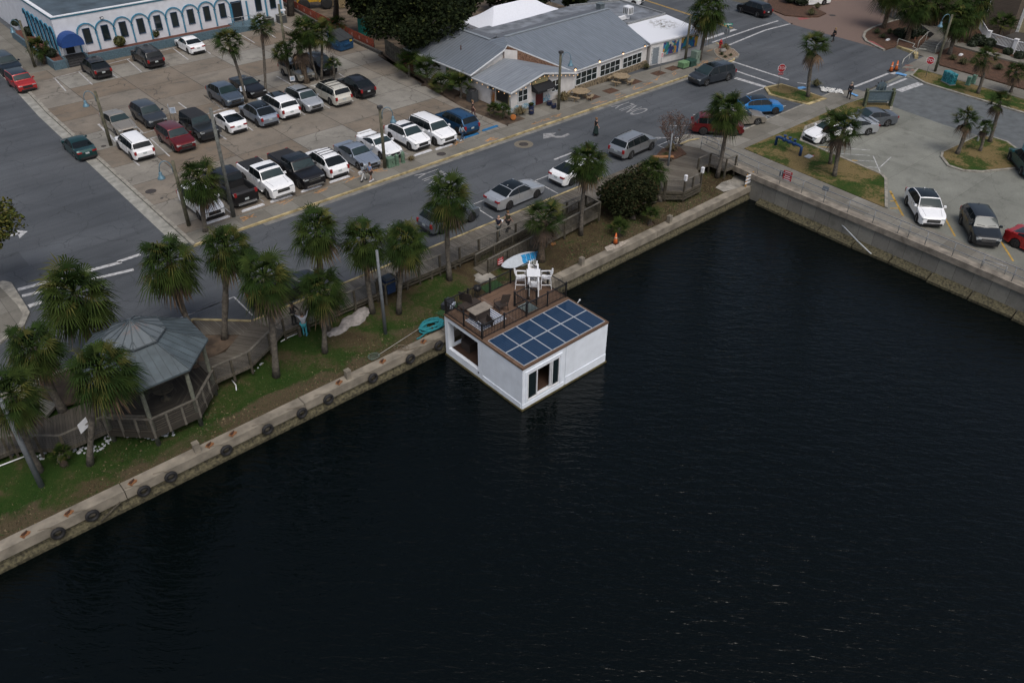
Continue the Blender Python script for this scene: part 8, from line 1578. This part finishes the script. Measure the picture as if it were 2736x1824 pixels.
# ================================================================== PEOPLE
SK = {'l': mat('skin_light', (.42, .25, .18), .6, var=.04), 'd': mat('skin_dark', (.075, .042, .03), .6, var=.04)}
def skin_obj(name, verts, edges, radii, m, parent, root=0, sub=1):
    me = bpy.data.meshes.new(name); me.from_pydata([tuple(v) for v in verts], edges, []); o = bpy.data.objects.new(name, me); COL.objects.link(o)
    md = o.modifiers.new('skin', 'SKIN'); md.use_smooth_shade = True
    for i, r in enumerate(radii): s = me.skin_vertices[0].data[i]; s.radius = (r, r); s.use_root = i == root
    sb = o.modifiers.new('sub', 'SUBSURF'); sb.levels = sub; sb.render_levels = sub
    dg = bpy.context.evaluated_depsgraph_get(); nm = bpy.data.meshes.new_from_object(o.evaluated_get(dg)); o.modifiers.clear(); o.data = nm; nm.materials.clear(); nm.materials.append(m); o.parent = parent; return o
def person(label, base, topy, facing, top_c, bot_c, skin='l', hair_c=(.03, .02, .015), hair='short', sleeves='short', legs='trousers', step=.22, arms=None, shoes=(.02, .02, .02), bag=None, z=.13, lean=0.0, hold=None):
    b = g(*base, z) if not isinstance(base, Vector) else base; H = hgt(b, topy); k = max(1.35, min(1.8, H))/1.72; t = thing('person', label, 'person', b, facing-R_(90)); t.scale = (k,)*3
    V = {}; V['pel'] = (0, 0, .94); V['sp'] = (0, .01+lean*.3, 1.13); V['ch'] = (0, lean*.7, 1.32); V['nk'] = (0, lean, 1.47); V['hb'] = (0, .02+lean, 1.55); V['hd'] = (0, .03+lean, 1.63); V['ht'] = (0, .01+lean, 1.70)
    R0 = {'pel': .125, 'sp': .12, 'ch': .14, 'nk': .055, 'hb': .075, 'hd': .088, 'ht': .06}; E0 = [('pel', 'sp'), ('sp', 'ch'), ('ch', 'nk'), ('nk', 'hb'), ('hb', 'hd'), ('hd', 'ht')]
    V['nose'] = (0, .125+lean, 1.60); R0['nose'] = .012; E0.append(('hd', 'nose'))
    for s, n in ((-1, 'L'), (1, 'R')):
        V['ear'+n] = (s*.088, .01+lean, 1.61); R0['ear'+n] = .016; E0.append(('hd', 'ear'+n))
        f = step*(1 if n == 'L' else -1); V['hip'+n] = (s*.095, 0, .88); V['kn'+n] = (s*.10, f*.62+.03, .50); V['an'+n] = (s*.10, f*1.25-.03 if f < 0 else f*1.1, .09+(.05 if f < 0 else 0)); V['to'+n] = (s*.11, V['an'+n][1]+.16, .04)
        for q_, r_ in (('hip', .088), ('kn', .058), ('an', .040), ('to', .034)): R0[q_+n] = r_
        E0 += [('pel', 'hip'+n), ('hip'+n, 'kn'+n), ('kn'+n, 'an'+n), ('an'+n, 'to'+n)]
        a = (arms or {}).get(n); V['sh'+n] = (s*.175, lean*.9, 1.40)
        if a: V['el'+n], V['wr'+n] = a
        else: V['el'+n] = (s*.235, -f*.35-.03+lean*.5, 1.13); V['wr'+n] = (s*.25, -f*.75+.06+lean*.4, .90)
        for q_, r_ in (('sh', .062), ('el', .043), ('wr', .030)): R0[q_+n] = r_
        E0 += [('ch', 'sh'+n), ('sh'+n, 'el'+n), ('el'+n, 'wr'+n)]
        w_, e_ = Vector(V['wr'+n]), Vector(V['el'+n]); d = (w_-e_).normalized(); sd_ = Vector((0, 1, 0)) if abs(d.y) < .8 else Vector((0, 0, 1)); sd_ = (sd_-d*sd_.dot(d)).normalized(); V['pa'+n] = w_+d*.075; R0['pa'+n] = .034; E0.append(('wr'+n, 'pa'+n)); nn = d.cross(sd_)*(-s)
        for i in range(4):
            o_ = (i-1.5)*.02; l_ = (.062, .075, .07, .055)[i]; V['f%d%s' % (i, n)] = V['pa'+n]+d*l_*.6+sd_*o_; V['t%d%s' % (i, n)] = V['pa'+n]+d*l_+sd_*o_*1.05+nn*.018; R0['f%d%s' % (i, n)] = .0095; R0['t%d%s' % (i, n)] = .008; E0 += [('pa'+n, 'f%d%s' % (i, n)), ('f%d%s' % (i, n), 't%d%s' % (i, n))]
        V['th'+n] = w_+d*.05+sd_*.05; R0['th'+n] = .011; E0.append(('pa'+n, 'th'+n))
    def piece(name, keys, scl, m, root, over=None):
        ix = {q_: i for i, q_ in enumerate(keys)}; ed = [(ix[a], ix[b_]) for a, b_ in E0 if a in ix and b_ in ix]; vv = [Vector((over or {}).get(q_, V[q_])) for q_ in keys]; return skin_obj(name, vv, ed, [R0[q_]*scl for q_ in keys], m, t, keys.index(root))
    keys = list(V); piece('body', keys, 1.0, SK[skin], 'pel')
    C_ = lambda c, n: mat('cloth_%s_%.3f_%.3f_%.3f' % (n, *c), c, .9, var=.1, scale=6)
    tk = ['pel', 'sp', 'ch', 'shL', 'shR', 'elL', 'elR']+(['wrL', 'wrR'] if sleeves == 'long' else []); ov = {}
    if sleeves == 'short': ov = {'el'+n: Vector(V['sh'+n]).lerp(Vector(V['el'+n]), .62) for n in 'LR'}
    piece('top', tk, 1.22, C_(top_c, 'top'), 'pel', ov)
    if legs == 'skirt':
        m = MB().lathe([(.33, .22), (.30, .35), (.22, .7), (.15, 1.02), (.14, 1.04)], 16, sy=.85); m.build('skirt', C_(bot_c, 'skirt'), t)
    else:
        lk = ['pel', 'hipL', 'hipR', 'knL', 'knR']+(['anL', 'anR'] if legs == 'trousers' else []); piece('trousers' if legs == 'trousers' else 'shorts', lk, 1.28, C_(bot_c, 'legs'), 'pel', {} if legs == 'trousers' else {'kn'+n: Vector(V['hip'+n]).lerp(Vector(V['kn'+n]), .85) for n in 'LR'})
    sm_ = MB()
    for n in 'LR': a = Vector(V['an'+n]); sm_.box((a.x, a.y+.07, a.z-.035), (.10, .27, .10), top=.8)
    sm_.build('shoes', C_(shoes, 'shoes'), t)
    if hair != 'bald':
        hm = MB(); hm.lathe([(.075, -.06), (.107, -.02), (.112, .03), (.095, .08), (.05, .115), (.01, .122)], 14, (0, -.012+lean, 1.655), sy=1.08)
        hm2 = hm
        if hair == 'long': hm2.lathe([(.06, -.30), (.11, -.22), (.125, -.1), (.115, .02), (.08, .08)], 14, (0, -.045+lean, 1.655), sy=.75)
        if hair == 'afro': hm2.lathe([(.08, -.16), (.16, -.08), (.175, .02), (.15, .1), (.07, .16), (.01, .17)], 14, (0, -.03+lean, 1.65))
        if hair == 'bun': hm2.lathe([(.01, -.05), (.05, -.02), (.05, .03), (.01, .06)], 10, (0, -.10+lean, 1.76))
        hm2.build('hair', C_(hair_c, 'hair'), t)
    ey = MB(); [ey.lathe([(.004, -.012), (.013, 0), (.004, .012)], 8, (s*.034, .112+lean, 1.645)) for s in (-1, 1)]; ey.build('eyes', BLACKM, t); MB().box((0, .118+lean, 1.565), (.045, .01, .01)).build('mouth', mat('lips', (.25, .10, .09), .6), t)
    if bag: p = Vector(V['wr'+bag[0]])+Vector((0, 0, -.22)); bt = tag(MB().box((0, 0, 0), (.10, .34, .26), top=.8).build('hand_bag', C_(bag[1], 'bag')), bag[2], 'bag'); bt.location = t.matrix_basis @ p; bt.rotation_euler = t.rotation_euler; bt.scale = t.scale
    if hold: hb_ = tag(MB().box((0, 0, 0), (.32, .24, .01)).build('paper_sheet', mat('paper_print', (.55, .6, .7), .7, var=.5, scale=18)), hold, 'paper'); hb_.location = Matrix.LocRotScale(b, t.rotation_euler, t.scale) @ ((Vector(V['paL'])+Vector(V['paR']))/2+Vector((0, .06, .04))); hb_.rotation_euler = (R_(35), 0, facing-R_(90)); hb_.scale = t.scale
    return t
E_ = R_(0); Wt = (.55, .56, .58)
person('woman in white trousers and a pale top with dark curly hair on the sidewalk', gz(500, 300, 1850, 722, .13), 300+540/3.92, R_(-5), (.30, .34, .38), (.60, .60, .60), 'd', (.01, .008, .008), 'afro', bag=('L', (.55, .55, .55), 'white shoulder bag carried by the woman in white trousers'))
person('man in a light blue shirt, dark shorts and white shoes on the sidewalk', gz(500, 300, 1928, 725, .13), 300+530/3.92, R_(0), (.22, .30, .46), (.05, .035, .03), 'l', (.05, .03, .02), 'short', legs='shorts', shoes=Wt, step=.14)
person('person with black hair in a pale denim jacket and jeans beside the dark blue suv', gz(1000, 300, 922, 292, .13), 300+130/3.92, R_(10), (.30, .40, .47), (.03, .06, .11), 'l', (.008, .008, .01), 'long', 'long', step=.3, shoes=Wt)
person('woman in a black top and brown patterned trousers beside the restaurant wall', gz(1000, 0, 1035, 1228, .13), 1055/3.92, R_(-40), (.012, .012, .014), (.10, .05, .05), 'l', (.20, .12, .06), 'bun', step=.2)
person('woman in a black top and long dark green skirt walking in the street', gz(1500, 300, 358, 245, 0), 300+62/3.92, R_(-20), (.010, .010, .012), (.006, .02, .018), 'l', (.18, .10, .05), 'bun', legs='skirt', step=.12, z=0)
fr = lambda x, y, z=.09: gz(1000, 300, x, y, z)
person('bald man in a navy shirt holding papers on the boardwalk', fr(1300, 1300), 300+1082/3.92, R_(15), (.012, .014, .030), (.09, .10, .095), 'l', hair='bald', step=.08, z=.09, arms={'L': ((-.26, .05, 1.16), (-.12, .26, 1.12)), 'R': ((.26, .05, 1.16), (.12, .26, 1.12))}, hold='printed sheet held by the bald man on the boardwalk', lean=.03)
person('woman in an olive top and black leggings walking on the boardwalk', fr(1400, 1243), 300+1035/3.92, R_(8), (.045, .045, .025), (.010, .010, .011), 'l', (.16, .09, .04), 'bun', step=.22, z=.09)
person('man in a dark jacket with a blue collar on the right walk near the crossing', gz(2136, 0, 512, 1035, .06), 865/3.92, R_(40), (.010, .012, .016), (.010, .011, .014), 'l', (.30, .26, .20), 'short', 'long', step=.14, z=.06)
person('person in black with long fair hair crossing the brick street at the top', gz(2136, 0, 350, 437, .0), 295/3.92, R_(150), (.012, .012, .012), (.02, .02, .025), 'l', (.25, .17, .08), 'long', 'long', step=.12, z=0, bag=('R', (.015, .015, .015), 'black bag carried by the person on the brick street'))
person('man in a white shirt and turquoise trousers reaching up on the grass', gz(500, 600, 1240, 1160, -.62), 600+925/3.92, R_(48), (.52, .54, .60), (.05, .30, .36), 'l', (.08, .06, .045), 'short', 'long', step=.03, z=-.62, arms={'L': ((-.40, .10, 1.42), (-.62, .22, 1.55)), 'R': ((.30, .10, 1.56), (.34, .14, 1.86))}, shoes=(.05, .2, .3))
person('person dressed in black leaning on the boardwalk railing beside the palm', gz(500, 600, 1125, 1045, .09), 600+815/3.92, R_(-60), (.010, .010, .011), (.012, .012, .012), 'd', (.008, .008, .008), 'short', 'long', step=.04, z=.09, arms={'L': ((-.26, .16, 1.20), (-.22, .38, 1.08)), 'R': ((.26, .16, 1.20), (.22, .38, 1.08))}, lean=.04)
